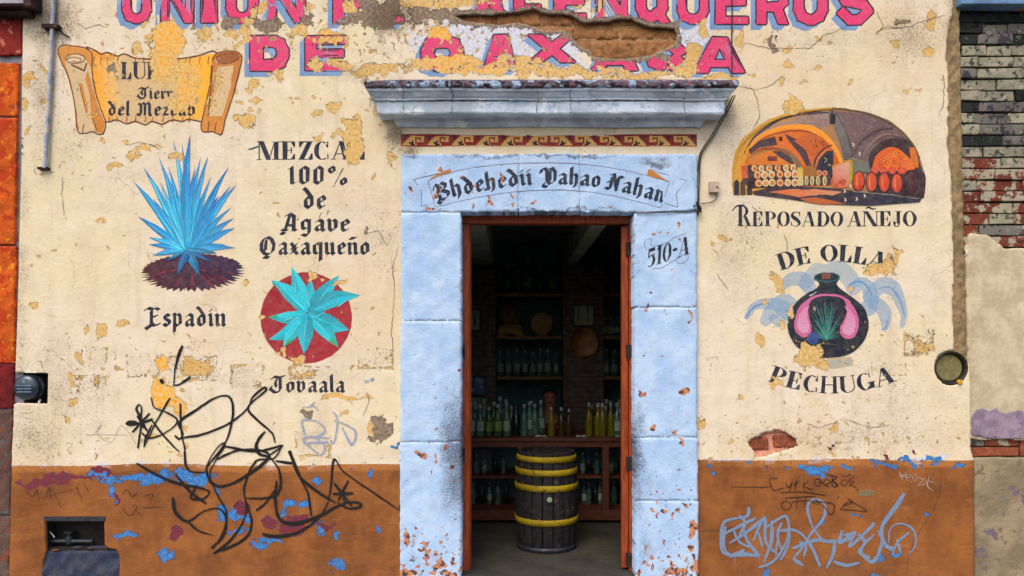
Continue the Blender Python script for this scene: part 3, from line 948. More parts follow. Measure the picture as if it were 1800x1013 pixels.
FF = {
 'A': (.98, diag(.36, 1, .62, 0, .24) + diag(.42, 1, .07, 0, .05) + [rc(.2, .7, .30, .30 + H), rc(-.03, .23, 0, H), rc(.54, .96, 0, H)]),
 'C': (.86, cres(.42, .5, .42, .5, 60, 300, .24) + [rc(.66, .72, .66, .99), rc(.66, .72, .02, .3)] + wedge(.60, .7, .9, .1)),
 'D': (.92, stem(.08) + cres(.36, .5, .50, .5, -90, 90, .24)),
 'E': (.84, stem(.08) + [rc(.3, .70, 0, H), rc(.3, .70, 1 - H, 1), rc(.3, .54, .48, .48 + H)] + [[(.70, 0), (.70, .32), (.64, .32), (.5, .03)], [(.70, 1), (.70, .68), (.64, .68), (.5, .97)], rc(.48, .54, .36, .66)]),
 'G': (.94, cres(.42, .5, .42, .5, 55, 318, .24) + [rc(.62, .84, .04, .42), rc(.52, .92, .42 - H, .42), rc(.68, .74, .66, .99)]),
 'H': (.98, stem(.08, .2) + stem(.68, .2) + [rc(.2, .7, .48, .48 + H)]),
 'J': (.62, [rc(.24, .46, .18, 1), rc(.12, .56, 1 - H, 1)] + cres(.24, .2, .22, .24, 180, 360, .10) + [disc(.1, .22, .1)]),
 'L': (.76, stem(.08) + [rc(.3, .68, 0, H), [(.68, 0), (.68, .42), (.62, .42), (.44, .03)]]),
 'M': (1.16, hair(.06) + diag(.06, 1, .42, 0, .24) + diag(.82, 1, .54, 0, .05) + stem(.80)),
 'N': (1.0, hair(.06) + diag(.04, 1, .62, 0, .26) + hair(.82)),
 'O': (.92, cres(.44, .5, .44, .5, 90, 270, .24) + cres(.44, .5, .44, .5, -90, 90, .24)),
 'P': (.84, stem(.08) + cres(.38, .73, .38, .27, -90, 90, .22)),
 'R': (.98, stem(.08) + cres(.38, .74, .36, .26, -90, 90, .20) + diag(.42, .5, .68, 0, .22) + [rc(.6, .98, 0, H)]),
 'S': (.76, S_shape()),
 'U': (.94, [rc(.08, .31, .3, 1), rc(0, .4, 1 - H, 1), rc(.76, .81, .3, 1), rc(.66, .90, 1 - H, 1)] + cres(.445, .3, .365, .3, 180, 270, .22) + cres(.445, .3, .365, .3, 270, 360, .06)),
 'Z': (.80, diag(.48, 1, .04, 0, .26) + [rc(.04, .74, 1 - H, 1), rc(.04, .74, 0, H), [(.06, 1), (.06, .68), (.12, .68), (.3, .96)], [(.74, 0), (.74, .34), (.68, .34), (.5, .04)]]),
 '5': (.74, [rc(.1, .62, .82, 1), rc(.1, .18, .5, .9)] + cres(.32, .32, .34, .32, -130, 130, .2)),
 '1': (.5, stem(.14, .22) + wedge(.14, .78, .95, -.12)),
 '0': (.76, cres(.36, .5, .36, .5, 90, 270, .22) + cres(.36, .5, .36, .5, -90, 90, .22)),
 '-': (.46, [rc(.06, .38, .42, .56)]),
 ' ': (.42, []),
}
FF['Ñ'] = (1.0, FF['N'][1] + brush(smooth([(.18, 1.16), (.34, 1.25), (.6, 1.14), (.82, 1.2)], 4), [.03, .1, .1, .03]))
FF['F'] = (.80, stem(.08) + [rc(.3, .70, 1 - H, 1), rc(.3, .54, .48, .48 + H)])


def text_ff(txt, place):
    out = []; u = 0
    for ch in txt:
        adv, ps = FF[ch]
        for p in ps: out.append([place(u + x, y) for x, y in p])
        u += adv
    return out


def width_ff(t): return sum(FF[c][0] for c in t)


def subdiv(p, k=3):
    o = []
    for a, b in zip(p, p[1:] + p[:1]):
        for i in range(k): o.append((a[0] + (b[0] - a[0]) * i / k, a[1] + (b[1] - a[1]) * i / k))
    return o


# ---------------------------------------------------------------- block capitals of the old sign
def block(ch, x0, x1, yt, yb, t):
    """Polygons of a chamfered block letter in the box; t is the stem width."""
    h = t * .46           # horizontal strokes are thinner
    t2 = t / 2; h2 = h
    L, Rr, T, B = x0 + t2, x1 - t2, yt + t2 * .8, yb - t2 * .8
    c = min(t * .5, (x1 - x0) * .22)
    rr = min((x1 - x0) * .30, (yb - yt) * .28)
    def round_rect():
        return [(L + rr, T), (Rr - rr, T), (Rr - rr * .3, T + rr * .3), (Rr, T + rr), (Rr, B - rr), (Rr - rr * .3, B - rr * .3), (Rr - rr, B), (L + rr, B), (L + rr * .3, B - rr * .3), (L, B - rr), (L, T + rr), (L + rr * .3, T + rr * .3)]
    m = (T + B) / 2
    w = t * .88
    if ch == 'U': return stroke_miter([(L, yt), (L, B - rr), (L + rr * .3, B - rr * .3), (L + rr, B), (Rr - rr, B), (Rr - rr * .3, B - rr * .3), (Rr, B - rr), (Rr, yt)], w)
    if ch == 'N': return [rc(x0, x0 + t * .8, yt, yb), rc(x1 - t * .8, x1, yt, yb), [(x0, yt), (x0 + t * .9, yt), (x1, yb), (x1 - t * .9, yb)]]
    if ch == 'I': return [rc(x0, x1, yt, yb)]
    if ch == 'O': return stroke_miter(round_rect(), w, True)
    if ch == 'Q': return stroke_miter(round_rect(), w, True) + [[(Rr - t, B - t * .6), (Rr - t * .3, B - t), (x1 + 4, yb + 2), (x1 - t * .6, yb + 4)]]
    if ch == 'D': return [rc(x0, x0 + t, yt, yb)] + stroke_miter([(x0, T), (Rr - rr, T), (Rr - rr * .3, T + rr * .3), (Rr, T + rr), (Rr, B - rr), (Rr - rr * .3, B - rr * .3), (Rr - rr, B), (x0, B)], w)
    if ch == 'P': return [rc(x0, x0 + t, yt, yb)] + stroke_miter([(x0, T), (Rr - rr, T), (Rr, T + rr), (Rr, m), (Rr - rr * .5, m + rr * .5), (x0, m + rr * .5)], w)
    if ch == 'R': return block('P', x0, x1, yt, yb, t) + [[(x0 + (x1 - x0) * .42, m), (x0 + (x1 - x0) * .42 + t, m), (x1, yb), (x1 - t, yb)]]
    if ch == 'L': return [rc(x0, x0 + t, yt, yb), rc(x0, x1, yb - t * .8, yb)]
    if ch == 'E': return [rc(x0, x0 + t, yt, yb), rc(x0, x1, yt, yt + t * .72), rc(x0, x1, yb - t * .72, yb), rc(x0, x1 - 4, (yt + yb) / 2 - t * .34, (yt + yb) / 2 + t * .34)]
    if ch == 'A':
        cx = (x0 + x1) / 2
        return [[(cx - t * .55, yt), (cx + t * .35, yt), (x0 + t, yb), (x0, yb)], [(cx - t * .35, yt), (cx + t * .55, yt), (x1, yb), (x1 - t, yb)], rc(x0 + (x1 - x0) * .22, x1 - (x1 - x0) * .22, yb - (yb - yt) * .36, yb - (yb - yt) * .16)]
    if ch == 'X': return [[(x0, yt), (x0 + t * 1.15, yt), (x1, yb), (x1 - t * 1.15, yb)], [(x1, yt), (x1 - t * 1.15, yt), (x0, yb), (x0 + t * 1.15, yb)]]
    if ch == 'C': return stroke_miter([(Rr, T + rr * 1.2), (Rr, T + rr), (Rr - rr, T), (L + rr, T), (L + rr * .3, T + rr * .3), (L, T + rr), (L, B - rr), (L + rr * .3, B - rr * .3), (L + rr, B), (Rr - rr, B), (Rr, B - rr * 1.0)], w)
    if ch == 'S': return stroke_miter([(Rr + 2, T + rr * 1.1), (Rr - rr * .3, T + rr * .2), (Rr - rr, T), (L + rr, T), (L, T + rr * .8), (L + rr * .4, m - rr * .1), (Rr - rr * .4, m + rr * .2), (Rr, B - rr * .8), (Rr - rr * .8, B), (L + rr * .8, B), (L - 2, B - rr * .9)], w)
    if ch == '.': return [rc(x0, x1, yb - t * .8, yb)]
    return []


def shift(polys, dx, dy): return [[(x + dx, y + dy) for x, y in p] for p in polys]
# ---------------------------------------------------------------- more materials
M['adobe'] = plain('adobe_earth', (158, 112, 72), (122, 84, 50), 22, .95, 1.0, detail=8)
M['adobe_mortar'] = plain('adobe_mortar', (168, 130, 92), (134, 100, 68), 20, .95, .9)
M['mortar'] = plain('old_mortar', (150, 132, 112), (108, 94, 80), 18, .95, .9)
M['rough_render'] = plain('rough_tan_render', (158, 134, 96), (112, 96, 72), 26, .95, 1.0, detail=7)
M['red_brick'] = plain('weathered_red_brick', (150, 84, 56), (112, 58, 40), 24, .9, .8)
M['pink_mortar'] = plain('pink_lime_mortar', (206, 150, 124), (176, 118, 96), 22, .9, .8)
M['dark_void'] = plain('dark_concrete', (42, 38, 34), (26, 24, 24), 14, .95, .6)  # even near-black tone for the recess linings
M['concrete_blue'] = plain('blue_smeared_concrete', (66, 70, 82), (40, 48, 74), 11, .9, 1.0, detail=8)
M['neigh_plaster'] = plain('greenish_tan_plaster', (198, 186, 158), (174, 160, 132), 7, .9, .7)
M['lavender'] = plain('lavender_patch', (150, 134, 150), (116, 102, 122), 16, .9, .8)
M['cement'] = plain('sidewalk_cement', (150, 144, 136), (126, 120, 112), 5, .9, .5)
M['asphalt'] = plain('asphalt', (62, 60, 58), (50, 49, 48), 30, .95, .5)
M['metal_dark'] = plain('dark_painted_metal', (62, 68, 76), (42, 46, 52), 20, .5, .2, .5, .5)
M['wire'] = plain('black_cable', (46, 42, 42), (32, 30, 30), 30, .6, .1)
M['plastic_beige'] = plain('aged_beige_plastic', (188, 170, 152), (168, 148, 130), 20, .5, .1)
M['wood_orange'] = plain('varnished_orange_wood', (156, 70, 30), (116, 46, 20), 9, .5, .35, stretch=(6, 6, .8))
M['conduit'] = plain('chipped_whitewashed_pipe', (190, 184, 178), (126, 146, 176), 16, .8, .5)
M['olive_plaster'] = plain('olive_cement', (128, 120, 78), (100, 94, 62), 20, .9, .6)


def layered(name, top, chips, thr=.5, scale=9, rough=.9, spec=.2, base_detail=6, zstr=1.0):
    """Old paint: a top colour and chips of other colours with hard rims."""
    m, nt, out = newmat(name)
    t = NT(nt); p = t.pos()
    col = t.mix(t.step(t.noise(p, scale * .4, 4, .6), .38, .62), lin(top), lin(tuple(v * .82 for v in top)))
    h = t.noise(p, scale * 3, 5, .7)
    for i, (c, th, sc) in enumerate(chips):
        mp = t.n('ShaderNodeVectorMath', operation='ADD'); t.l(p, mp.inputs[0]); mp.inputs[1].default_value = (3.7 * i, 1.9 * i, 5.3 * i)
        mk = t.step(t.noise(mp.outputs[0], sc, base_detail, .66), th, th + .012)
        col = t.mix(mk, col, lin(c))
        h = t.math('SUBTRACT', h, t.math('MULTIPLY', mk, .2))
    t.l(t.bsdf(col, rough, t.bump(h, .8, .012), 0, spec), out.inputs[0])
    return m


M['orange_paint'] = layered('peeling_orange_paint', (206, 92, 28), [((176, 58, 24), .53, 9), ((150, 132, 120), .66, 11), ((224, 138, 40), .60, 22)])
M['red_paint'] = layered('peeling_red_paint', (158, 52, 44), [((190, 110, 96), .56, 10), ((110, 30, 34), .58, 16)])
M['darkred_paint'] = layered('dark_red_paint', (122, 30, 34), [((88, 24, 28), .55, 10)])
M['grey_mottle'] = layered('mottled_grey_render', (104, 78, 70), [((128, 66, 56), .56, 10), ((92, 86, 84), .56, 18), ((164, 96, 40), .66, 9)])
M['grey_joint'] = plain('grey_blue_joint_mortar', (128, 126, 136), (104, 104, 116), 18, .95, .7)
M['brick_green'] = layered('greenish_white_painted_brick', (156, 154, 132), [((66, 66, 64), .56, 22), ((160, 152, 134), .55, 12), ((96, 60, 50), .66, 17)])
M['brick_green_dark'] = layered('blackened_painted_brick', (40, 46, 44), [((92, 98, 84), .62, 18), ((22, 24, 24), .55, 14)])
M['brick_red'] = layered('brick_with_worn_paint', (124, 62, 46), [((160, 152, 132), .50, 14), ((70, 50, 50), .60, 22)])
M['brick_grey'] = layered('grey_stained_brick', (112, 110, 104), [((60, 56, 64), .54, 18), ((132, 134, 112), .58, 14)])
M['cornice'] = layered('cornice_blue_limewash', (208, 224, 242), [((164, 190, 222), .60, 14), ((222, 230, 236), .58, 7), ((96, 92, 104), .69, 20)])
M['cornice_cap'] = layered('cornice_blackened_cap', (104, 92, 104), [((132, 80, 92), .58, 12), ((150, 174, 200), .54, 14), ((44, 38, 44), .55, 24)])
M['blue_ochre'] = layered('blue_painted_slab', (112, 148, 190), [((176, 132, 78), .60, 4)])
M['ledge'] = layered('dark_ledge', (52, 40, 38), [((82, 60, 54), .58, 12)])
M['ledge_white'] = plain('whitewashed_ledge_face', (170, 166, 172), (140, 138, 150), 12, .9, .4)

# ---------------------------------------------------------------- ground
mb = MB(); mb.box(-60, 60, -80, -1.9, -.40, -.30)
tag(mb.build('street', M['asphalt']), kind='structure')
mb = MB(); mb.box(-12, 12, -1.9, .05, -.40, -.16)
tag(mb.build('sidewalk', M['cement'], bevel=.01), kind='structure')

# ---------------------------------------------------------------- the mezcal shop's building
shop = empty('shop_building', (.3, 0, 0), 'weathered cream and brown painted mezcal shop facade with blue door surround', 'building')
PATCH = HOLE_PATCH
wall_o = grid_sheet('plaster_wall', FACADE, [HOLE_ADOBE, HOLE_BRICK, HOLE_METER, HOLE_NICHE, HOLE_PATCH, HOLE_ROUND, HOLE_DOOR], 6, 1722, -60, 1056, 3.0,
                    wave, M['wall'], shop, {'fa': f_fa, 'fb': f_fb, 'fc': f_fc}, rim=.022)

# thick core of the wall, with the doorway and the sunk places left open
core = MB()
def px_box(mb, x0, x1, y0, y1, d0, d1, j=0):
    a = at(x0, y1); b = at(x1, y0)
    mb.box(a[0], b[0], d0, d1, a[2], b[2], j)
for r in [(12, 810, -62, 280), (12, 20, 280, 1058), (1225, 1708, -62, 610), (84, 722, 280, 1058), (20, 84, 280, 655), (20, 84, 710, 914), (20, 78, 914, 1058),
          (1225, 1635, 610, 1058), (1635, 1708, 690, 1058), (810, 1225, -62, 20), (810, 1225, 102, 270)]:
    px_box(core, *r, .13, .38)
core.build('wall_core', M['adobe'], shop)

# adobes showing where the plaster has dropped away
r2 = random.Random(5)
px_box(b := MB(), 796, 1200, 18, 108, .040, .13)
b.build('mortar_bed', M['adobe_mortar'], shop)
for (ya, yb, xs) in [(20, 43, (796, 873, 952, 1046, 1120, 1200)), (45.5, 66, (830, 918, 1010, 1092, 1206)), (69, 101, (985, 1064, 1138, 1204))]:
    for xa, xb in zip(xs, xs[1:]):
        sd = int(xa)
        dp = .028 + r2.uniform(0, .006)
        def ab(x, y, sd=sd, dp=dp, bx=(xa, xb, ya, yb)):
            e = np.minimum(np.minimum(x - bx[0], bx[1] - x), np.minimum(y - bx[2], bx[3] - y))
            return dp + .006 * vnoise(x, y, 9, sd) + .004 * vnoise(x, y, 4, sd + 1) + .010 * np.exp(-np.maximum(e, 0) / 2.4)
        grid_sheet('adobe_brick', rough_poly([(xa + .6, ya + .4), (xb - .6, ya + .4), (xb - .6, yb - .4), (xa + .6, yb - .4)], .9, 6, sd), [], xa - 3, xb + 3, ya - 3, yb + 3, 2.5, ab, M['adobe'], shop, {}, rim=.03)
px_box(b := MB(), 1304, 1414, 745, 815, .034, .13)
b.build('mortar_bed', M['pink_mortar'], shop)
for (xa, xb, ya, yb, mt_) in [(1306, 1354, 768, 793, 'red_brick'), (1360, 1412, 766, 790, 'red_brick'), (1330, 1400, 750, 763, 'pink_mortar'), (1318, 1385, 796, 812, 'pink_mortar')]:
    sd = int(xa)
    def ab(x, y, sd=sd, bx=(xa, xb, ya, yb)):
        e = np.minimum(np.minimum(x - bx[0], bx[1] - x), np.minimum(y - bx[2], bx[3] - y))
        return .024 + .006 * vnoise(x, y, 8, sd) + .004 * vnoise(x, y, 3.5, sd + 1) + .012 * np.exp(-np.maximum(e, 0) / 2.6)
    grid_sheet('brick', rough_poly([(xa, ya), (xb, ya), (xb, yb), (xa, yb)], 1.2, 5, sd), [], xa - 3, xb + 3, ya - 3, yb + 3, 2.0, ab, M[mt_], shop, {}, rim=.05)


def pan(name, x0, x1, y0, y1, depth, th, mat, parent, front=.022):
    """Open box let into the wall."""
    m_ = MB()
    px_box(m_, x0 - th, x1 + th, y0 - th, y1 + th, depth, depth + .03)
    px_box(m_, x0 - th, x0, y0, y1, front, depth)
    px_box(m_, x1, x1 + th, y0, y1, front, depth)
    px_box(m_, x0 - th, x1 + th, y0 - th, y0, front, depth)
    px_box(m_, x0 - th, x1 + th, y1, y1 + th, front, depth)
    return m_.build(name, mat, parent)


# sunk electricity meter on the left
mt = empty('electricity_meter', at(52, 682, .05), 'round glass fronted electricity meter sunk in the square recess at far left', 'meter')
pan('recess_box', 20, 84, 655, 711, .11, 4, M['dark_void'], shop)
cx, _, cz = at(49.5, 681, .03)
b = MB(); b.lathe([(.106, -.075), (.106, -.03), (.100, -.02), (.100, -.006), (.090, .004)], cx, .045, cz, 28, 'y')
b.build('housing', M['metal_dark'], mt, True)
glass, nt_, out_ = newmat('smoky_meter_glass'); t_ = NT(nt_)
t_.l(t_.bsdf(lin((44, 58, 74)), .18, None, .2, .7), out_.inputs[0])
b = MB(); b.lathe([(.088, .0), (.086, .010), (.074, .020), (.05, .027), (.012, .030)], cx, .015, cz, 28, 'y')
b.build('cover_glass', glass, mt, True)
b = MB()
for q in range(3): b.box(cx - .05, cx + .05, -.0155, -.010, cz + .010 - q * .022, cz + .018 - q * .022)
b.box(cx - .012, cx + .012, -.0165, -.011, cz + .035, cz + .055)
b.build('dial_plate', plain('dial_lettering', (110, 134, 156), (70, 92, 116), 30, .5, .1), mt)
b = MB(); b.tube([(cx + .07, .06, cz - .09), (cx + .085, .02, cz - .10), (cx + .09, .01, cz - .115)], .008, 6)
b.build('seal_wire', M['conduit'], mt)

# niche low on the left and the cement patch under it
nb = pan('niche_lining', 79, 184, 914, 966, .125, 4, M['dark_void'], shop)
m_ = MB(); px_box(m_, 78, 185, 908, 916, -.006, .03, .001)
m_.build('niche_frame', M['metal_dark'], shop)
vb = empty('water_valve', at(122, 948, .08), 'small dark water valve and pipe inside the low wall niche', 'valve')
vx, vy, vz = at(122, 944, .08)
b = MB(); b.tube([(vx - .16, vy, vz - .03), (vx + .17, vy, vz - .03)], .016, 8)
b.build('pipe', M['metal_dark'], vb, True)
b = MB(); b.lathe([(.02, -.03), (.026, -.01), (.026, .02), (.012, .03), (.012, .05), (.034, .052), (.034, .062), (.01, .064)], vx, vy, vz - .02, 12)
b.build('valve_body', M['metal_dark'], vb, True)
b = MB(); b.tube([at(88, 935, .05), at(96, 945, .05)], .005, 5)
b.build('tag_wire', M['conduit'], vb)
def patch_y(x, y):
    return .012 + .010 * np.sin(x / 9 + y / 14) * np.cos(y / 8) + .006 * np.sin(x / 4.1) * np.sin(y / 5.3) + np.clip((972 - y) / 200, 0, .03)
grid_sheet('cement_patch', rough_poly([(76, 967), (185, 965), (206, 966), (212, 985), (210, 1050), (72, 1050), (74, 990)], .6, 9, 2), [], 66, 216, 960, 1053, 2.5, patch_y, M['concrete_blue'], shop, {}, rim=.05)

# round meter socket at the right
ms = empty('round_meter_socket', at(1672, 647, .02), 'empty round olive green meter socket sunk in the wall at right', 'meter socket')
cx, _, cz = at(1672, 647, 0)
b = MB(); b.lathe([(.122, .0), (.120, .012), (.112, .016), (.104, .010), (.100, -.04), (.098, -.055)], cx, .012, cz, 36, 'y', caps=False)
b.build('socket_ring', plain('dark_rusty_ring', (58, 54, 46), (38, 34, 30), 20, .6, .3, .3), ms, True)
b = MB(); b.lathe([(.1, -.030), (.1, -.024), (.088, -.012), (.06, -.015), (.02, -.010)], cx, .012, cz, 30, 'y')
b.build('back_plate', M['olive_plaster'], ms, True)
b = MB(); b.lathe([(.018, -.01), (.018, .01), (.012, .016)], cx + .058, .0, cz - .10, 10, 'y')
b.build('yellow_seal', plain('yellow_plastic', (206, 160, 30), (180, 130, 20), 20, .5, .1), ms)
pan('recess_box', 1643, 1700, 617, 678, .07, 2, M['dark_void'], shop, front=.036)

# ---- blue door surround: every stone a block of its own
CHIP = [(770,752,4,4),(782,784,5,4),(735,801,6,6),(759,810,5,6),(788,826,6,5),(712,945,6,13),(717,1005,13,12),(766,989,15,11),(786,1007,9,6),(806,650,4,6),(740,960,5,5),(728,930,4,4),
 (1131,696,4,8),(1207,696,6,8),(1147,752,5,6),(1192,759,6,7),(1197,777,5,10),(1203,893,5,9),(1218,931,7,14),(1174,982,6,7),(1218,967,9,12),(1190,1005,24,9),(1222,1000,8,20),(1150,415,3,3),
 (773,297,6,3,.9),(726,330,4,8),(764,337,6,14),(758,367,8,3),(862,353,4,5),(897,354,4,6),(938,353,5,6),(859,315,5,6),(854,335,5,9),(882,312,4,6),(777,328,4,7),(782,343,4,6),(1079,366,6,3),
 (1143,420,3,4),(1206,558,3,8),(1139,535,4,4),(1150,516,3,3)]
SGRIME = [(806,800,34,110,1.0),(796,850,26,60,.7),(1116,810,20,90,1.0),(1130,840,24,50,.6),(1113,440,5,80,.7),(811,480,4,120,.6),(960,271,260,4,.9),(960,371,150,4,1.0),(1150,285,30,8,.9),(1222,330,6,60,.6),
 (748,645,36,22,.32),(1130,960,14,60,.6),(720,272,30,6,.9)]
SDENS = [(760,1000,80,70,.8),(1170,1000,70,70,.75),(760,800,60,60,.35),(1170,900,60,60,.6),(1170,430,60,60,.35),(800,330,110,50,.35),(750,700,60,200,.2),(1170,650,60,200,.25)]


def STONE_PEEL(x, y):
    return blobs(CHIP, x, y), np.clip(blobs(SGRIME, x, y), 0, 1), np.clip(blobs(SDENS, x, y), 0, 1)


PROUD = .032
def block_wave(x, y):
    x = np.asarray(x, float); y = np.asarray(y, float)
    return .0022 * np.sin(x / 19 + y / 37) * np.cos(y / 21 + x / 60) + .0016 * np.sin(x / 7.3 + 2 * np.sin(y / 17)) * np.sin(y / 9.1)


kkp = (DIST - PROUD) / DIST / S
def dark_edges(poly):
    def fa(x, y):
        o, g, d = STONE_PEEL(x, y)
        e = seg_dist(x, y, poly)[0]
        return o, np.maximum(g, np.clip(.55 - e / 4, 0, 1) * .35), d
    return fa


BLOCKS = [(705, 911.6, 271, 373, 0), (912.6, 1020, 270, 372, 0), (1021, 1226, 271, 373, 0),
          (705, 810.5, 374, 564, 1), (704, 810.5, 565.2, 777, 1), (703, 811, 778.2, 1056, 1),
          (1115, 1225, 374.5, 540, 1), (1116, 1226, 541.2, 769, 1), (1117, 1227, 770.2, 880, 1), (1117.5, 1228, 881, 1056, 1)]
for i, (x0, x1, y0, y1, jb) in enumerate(BLOCKS):
    if not jb: pts = [(x0 + .2, y0 + .2), (x1 - .2, y0), (x1 - .2, y1 - .2), (x0, y1)]
    else: pts = [(x0, y0 + .2), (x1, y0), (x1, y1), (x0, y1)]
    poly = rough_poly(pts, .7, 7, 20 + i)
    def yf(x, y, poly=poly, i=i):
        e = seg_dist(x, y, poly)[0]
        return -PROUD + block_wave(x, y) + .004 * np.exp(-(e / 1.0) ** 2) + (.0012 if i % 2 else 0)
    grid_sheet('stone_block', poly, [], x0 - 4, x1 + 4, y0 - 4, y1 + 4, 2.6, yf, M['bluestone'], shop, {'fa': dark_edges(poly)}, rim=.40, kk=kkp)
# painted-over pointing behind the joints
m_ = MB()
px_box(m_, 707, 808, 276, 1056, -.026, .3); px_box(m_, 1119, 1223, 276, 1056, -.026, .3); px_box(m_, 809, 1118, 276, 368, -.026, .3)
m_.build('pointing', M['cornice'], shop)

# ---- moulded cornice over the door
def cornice_ring(d, py):
    z = EYE + (HY - py) / (S * DIST / (DIST - d))
    return (-.786 - d * .84, 1.305 + d * .88, -d, z)
prof = [(.0, 140), (.235, 142), (.245, 144), (.245, 150), (.238, 153), (.226, 155), (.222, 159), (.205, 163), (.190, 169), (.178, 173), (.176, 176),
        (.162, 177), (.162, 197), (.156, 200), (.150, 200.6), (.052, 207.2), (.046, 210), (.040, 215), (.030, 219), (.022, 221), (.020, 223.5), (.0, 223.6)]
def ring_mesh(name, sub, mat, n=90, seed=1, amp=.0016):
    rr_ = random.Random(seed)
    V = []; F = []
    rings = []
    for (d, py) in sub:
        x0, x1, y, z = cornice_ring(d, py)
        row = [(x0, .02, z)]
        for k in range(n + 1):
            x = x0 + (x1 - x0) * k / n
            row.append((x, y + rr_.uniform(-amp, amp) if 0 < d else y, z + (rr_.uniform(-amp, amp) + .0025 * math.sin(x * 6 + d * 20)) * (1 if d else 0)))
        row.append((x1, .02, z))
        rings.append(row)
    w = n + 3
    for row in rings: V += row
    for i in range(len(rings) - 1):
        for k in range(w - 1):
            F.append((i * w + k, i * w + k + 1, (i + 1) * w + k + 1, (i + 1) * w + k))
    me = mesh(name, V, F)
    bm = bmesh.new(); bm.from_mesh(me); bmesh.ops.recalc_face_normals(bm, faces=bm.faces[:])
    if sum(f.normal.y for f in bm.faces) > 0: bmesh.ops.reverse_faces(bm, faces=bm.faces[:])
    bm.to_mesh(me); bm.free()
    return me
cap = link('cornice_cap', ring_mesh('cornice_cap', prof[:6], M['cornice_cap'], 160, 2, .003), M['cornice_cap'], shop)
crn = link('cornice', ring_mesh('cornice', prof[5:], M['cornice'], 90, 3), M['cornice'], shop)
# rusty cracks and one long dark line in the mouldings
def prof_pt(x, s, lift=.0015):
    i = min(int(s), len(prof) - 2); f = s - i
    d = prof[i][0] * (1 - f) + prof[i + 1][0] * f; py = prof[i][1] * (1 - f) + prof[i + 1][1] * f
    q = cornice_ring(d, py)
    return (x, q[2] - lift, q[3])
m_ = MB()
for px0, seed in ((709, 1), (943, 2), (1004, 3), (1208, 4), (790, 5)):
    r3 = random.Random(seed); x = at(px0, 0, -.2)[0]
    pts = []
    for k in range(26):
        s = 4.5 + k * .33
        x += r3.uniform(-.006, .006); pts.append(prof_pt(x, min(s, 14), .0008))
    m_.tube(pts, [.0028 * (1 - .5 * abs(math.sin(k))) for k in range(26)], 4)
m_.tube([prof_pt(-.95 + 2.42 * k / 120, 10.4, .0) for k in range(121)], [.0022 + .0012 * math.sin(k * 1.7) for k in range(121)], 4)  # thin dark line along the crease above the fascia
m_.build('cornice_cracks', plain('crack_dark', (44, 38, 44), (30, 26, 30), 20, .95, .1), shop)

# ---- rough strip at the broken right edge of the facade
def strip_y(x, y):
    return .020 + .004 * np.sin(x / 3.1 + y / 11) * np.cos(y / 6.7) + .003 * np.sin(y / 3.3 + x) + .012 * np.clip((x - 1690) / 14, 0, 1)
strip = rough_poly([(1655, -60), (1689, -60), (1690, 60), (1694, 200), (1698, 400), (1704, 620), (1706, 662), (1702, 664), (1700, 640), (1690, 622), (1660, 617)], 1.0, 8, 12)
grid_sheet('rough_render', strip, [], 1650, 1710, -62, 664, 2.6, strip_y, M['rough_render'], shop, {}, rim=.25)

# ---------------------------------------------------------------- house at the right: painted brick and plaster
nbr = empty('neighbour_building', (3.6, .03, -.15), 'narrow neighbouring wall at right with painted bricks above greenish plaster', 'building')
rb = random.Random(11)
for r, (ya, yb) in enumerate([(15 + i * 19.9, 15 + (i + 1) * 19.9) for i in range(21)]):
    x = 1690 - (r % 2) * 30 - rb.uniform(0, 14)
    while x < 1880:
        L = rb.choice((44, 62, 76, 80))
        x1 = x + L
        xa, xb = max(x, 1691 + .02 * ya), x1 - 1.6
        if xb - xa > 6:
            if ya < 60: mt_ = rb.choice(('brick_green_dark', 'brick_green_dark', 'brick_grey'))
            elif ya > 268 and rb.random() < .66: mt_ = 'brick_red'
            elif rb.random() < .34: mt_ = rb.choice(('brick_green_dark', 'brick_grey', 'brick_grey'))
            else: mt_ = 'brick_green'
            m_ = MB(); px_box(m_, xa, xb, ya + 1.2, yb - 1.4, .042 + rb.uniform(0, .02), .12, .0045)
            m_.build('brick', M[mt_], nbr, bevel=.006)
        x = x1
m_ = MB(); px_box(m_, 1689, 1900, 10, 440, .066, .30)
m_.build('mortar_bed', M['brick_green_dark'], nbr)
plo = rough_poly([(1703, 432), (1712, 408), (1740, 412), (1756, 424), (1770, 436), (1900, 436), (1900, 774), (1708, 774), (1707, 640)], 1.5, 8, 14)
def nw(x, y): return .032 + .004 * np.sin(x / 17 + y / 41) * np.cos(y / 25)
grid_sheet('plaster_coat', plo, [], 1696, 1905, 400, 780, 4, nw, M['neigh_plaster'], nbr, {}, rim=.06)
lav = rough_poly([(1712, 735), (1720, 722), (1733, 716), (1742, 724), (1755, 718), (1766, 728), (1800, 722), (1900, 725), (1900, 772), (1745, 772), (1712, 766)], 1.3, 7, 15)
grid_sheet('lavender_patch', lav, [], 1705, 1905, 712, 776, 3, lambda x, y: nw(x, y) - .006, M['lavender'], nbr, {}, rim=.02)
m_ = MB(); px_box(m_, 1705, 1900, 430, 1060, .09, .40)
m_.build('wall_core', M['adobe'], nbr)
for (xa, xb, ya, yb, mt_) in [(1711, 1738, 774, 786, 'brick_grey'), (1740, 1800, 774, 786, 'brick_red'), (1711, 1800, 789, 803, 'red_brick'), (1802, 1890, 774, 803, 'red_brick')]:
    m_ = MB(); px_box(m_, xa, xb, ya, yb, .05, .11, .003)
    m_.build('brick', M[mt_], nbr, bevel=.004)
M['dado_tan'] = layered('tan_dado_with_violet_streaks', (150, 136, 110), [((108, 98, 112), .60, 4), ((120, 106, 86), .60, 16)])
grid_sheet('dado', rough_poly([(1715, 806), (1900, 806), (1900, 1056), (1717, 1056)], .8, 9, 16), [], 1708, 1904, 800, 1060, 5, lambda x, y: nw(x, y) - .004, M['dado_tan'], nbr, {}, rim=.06)
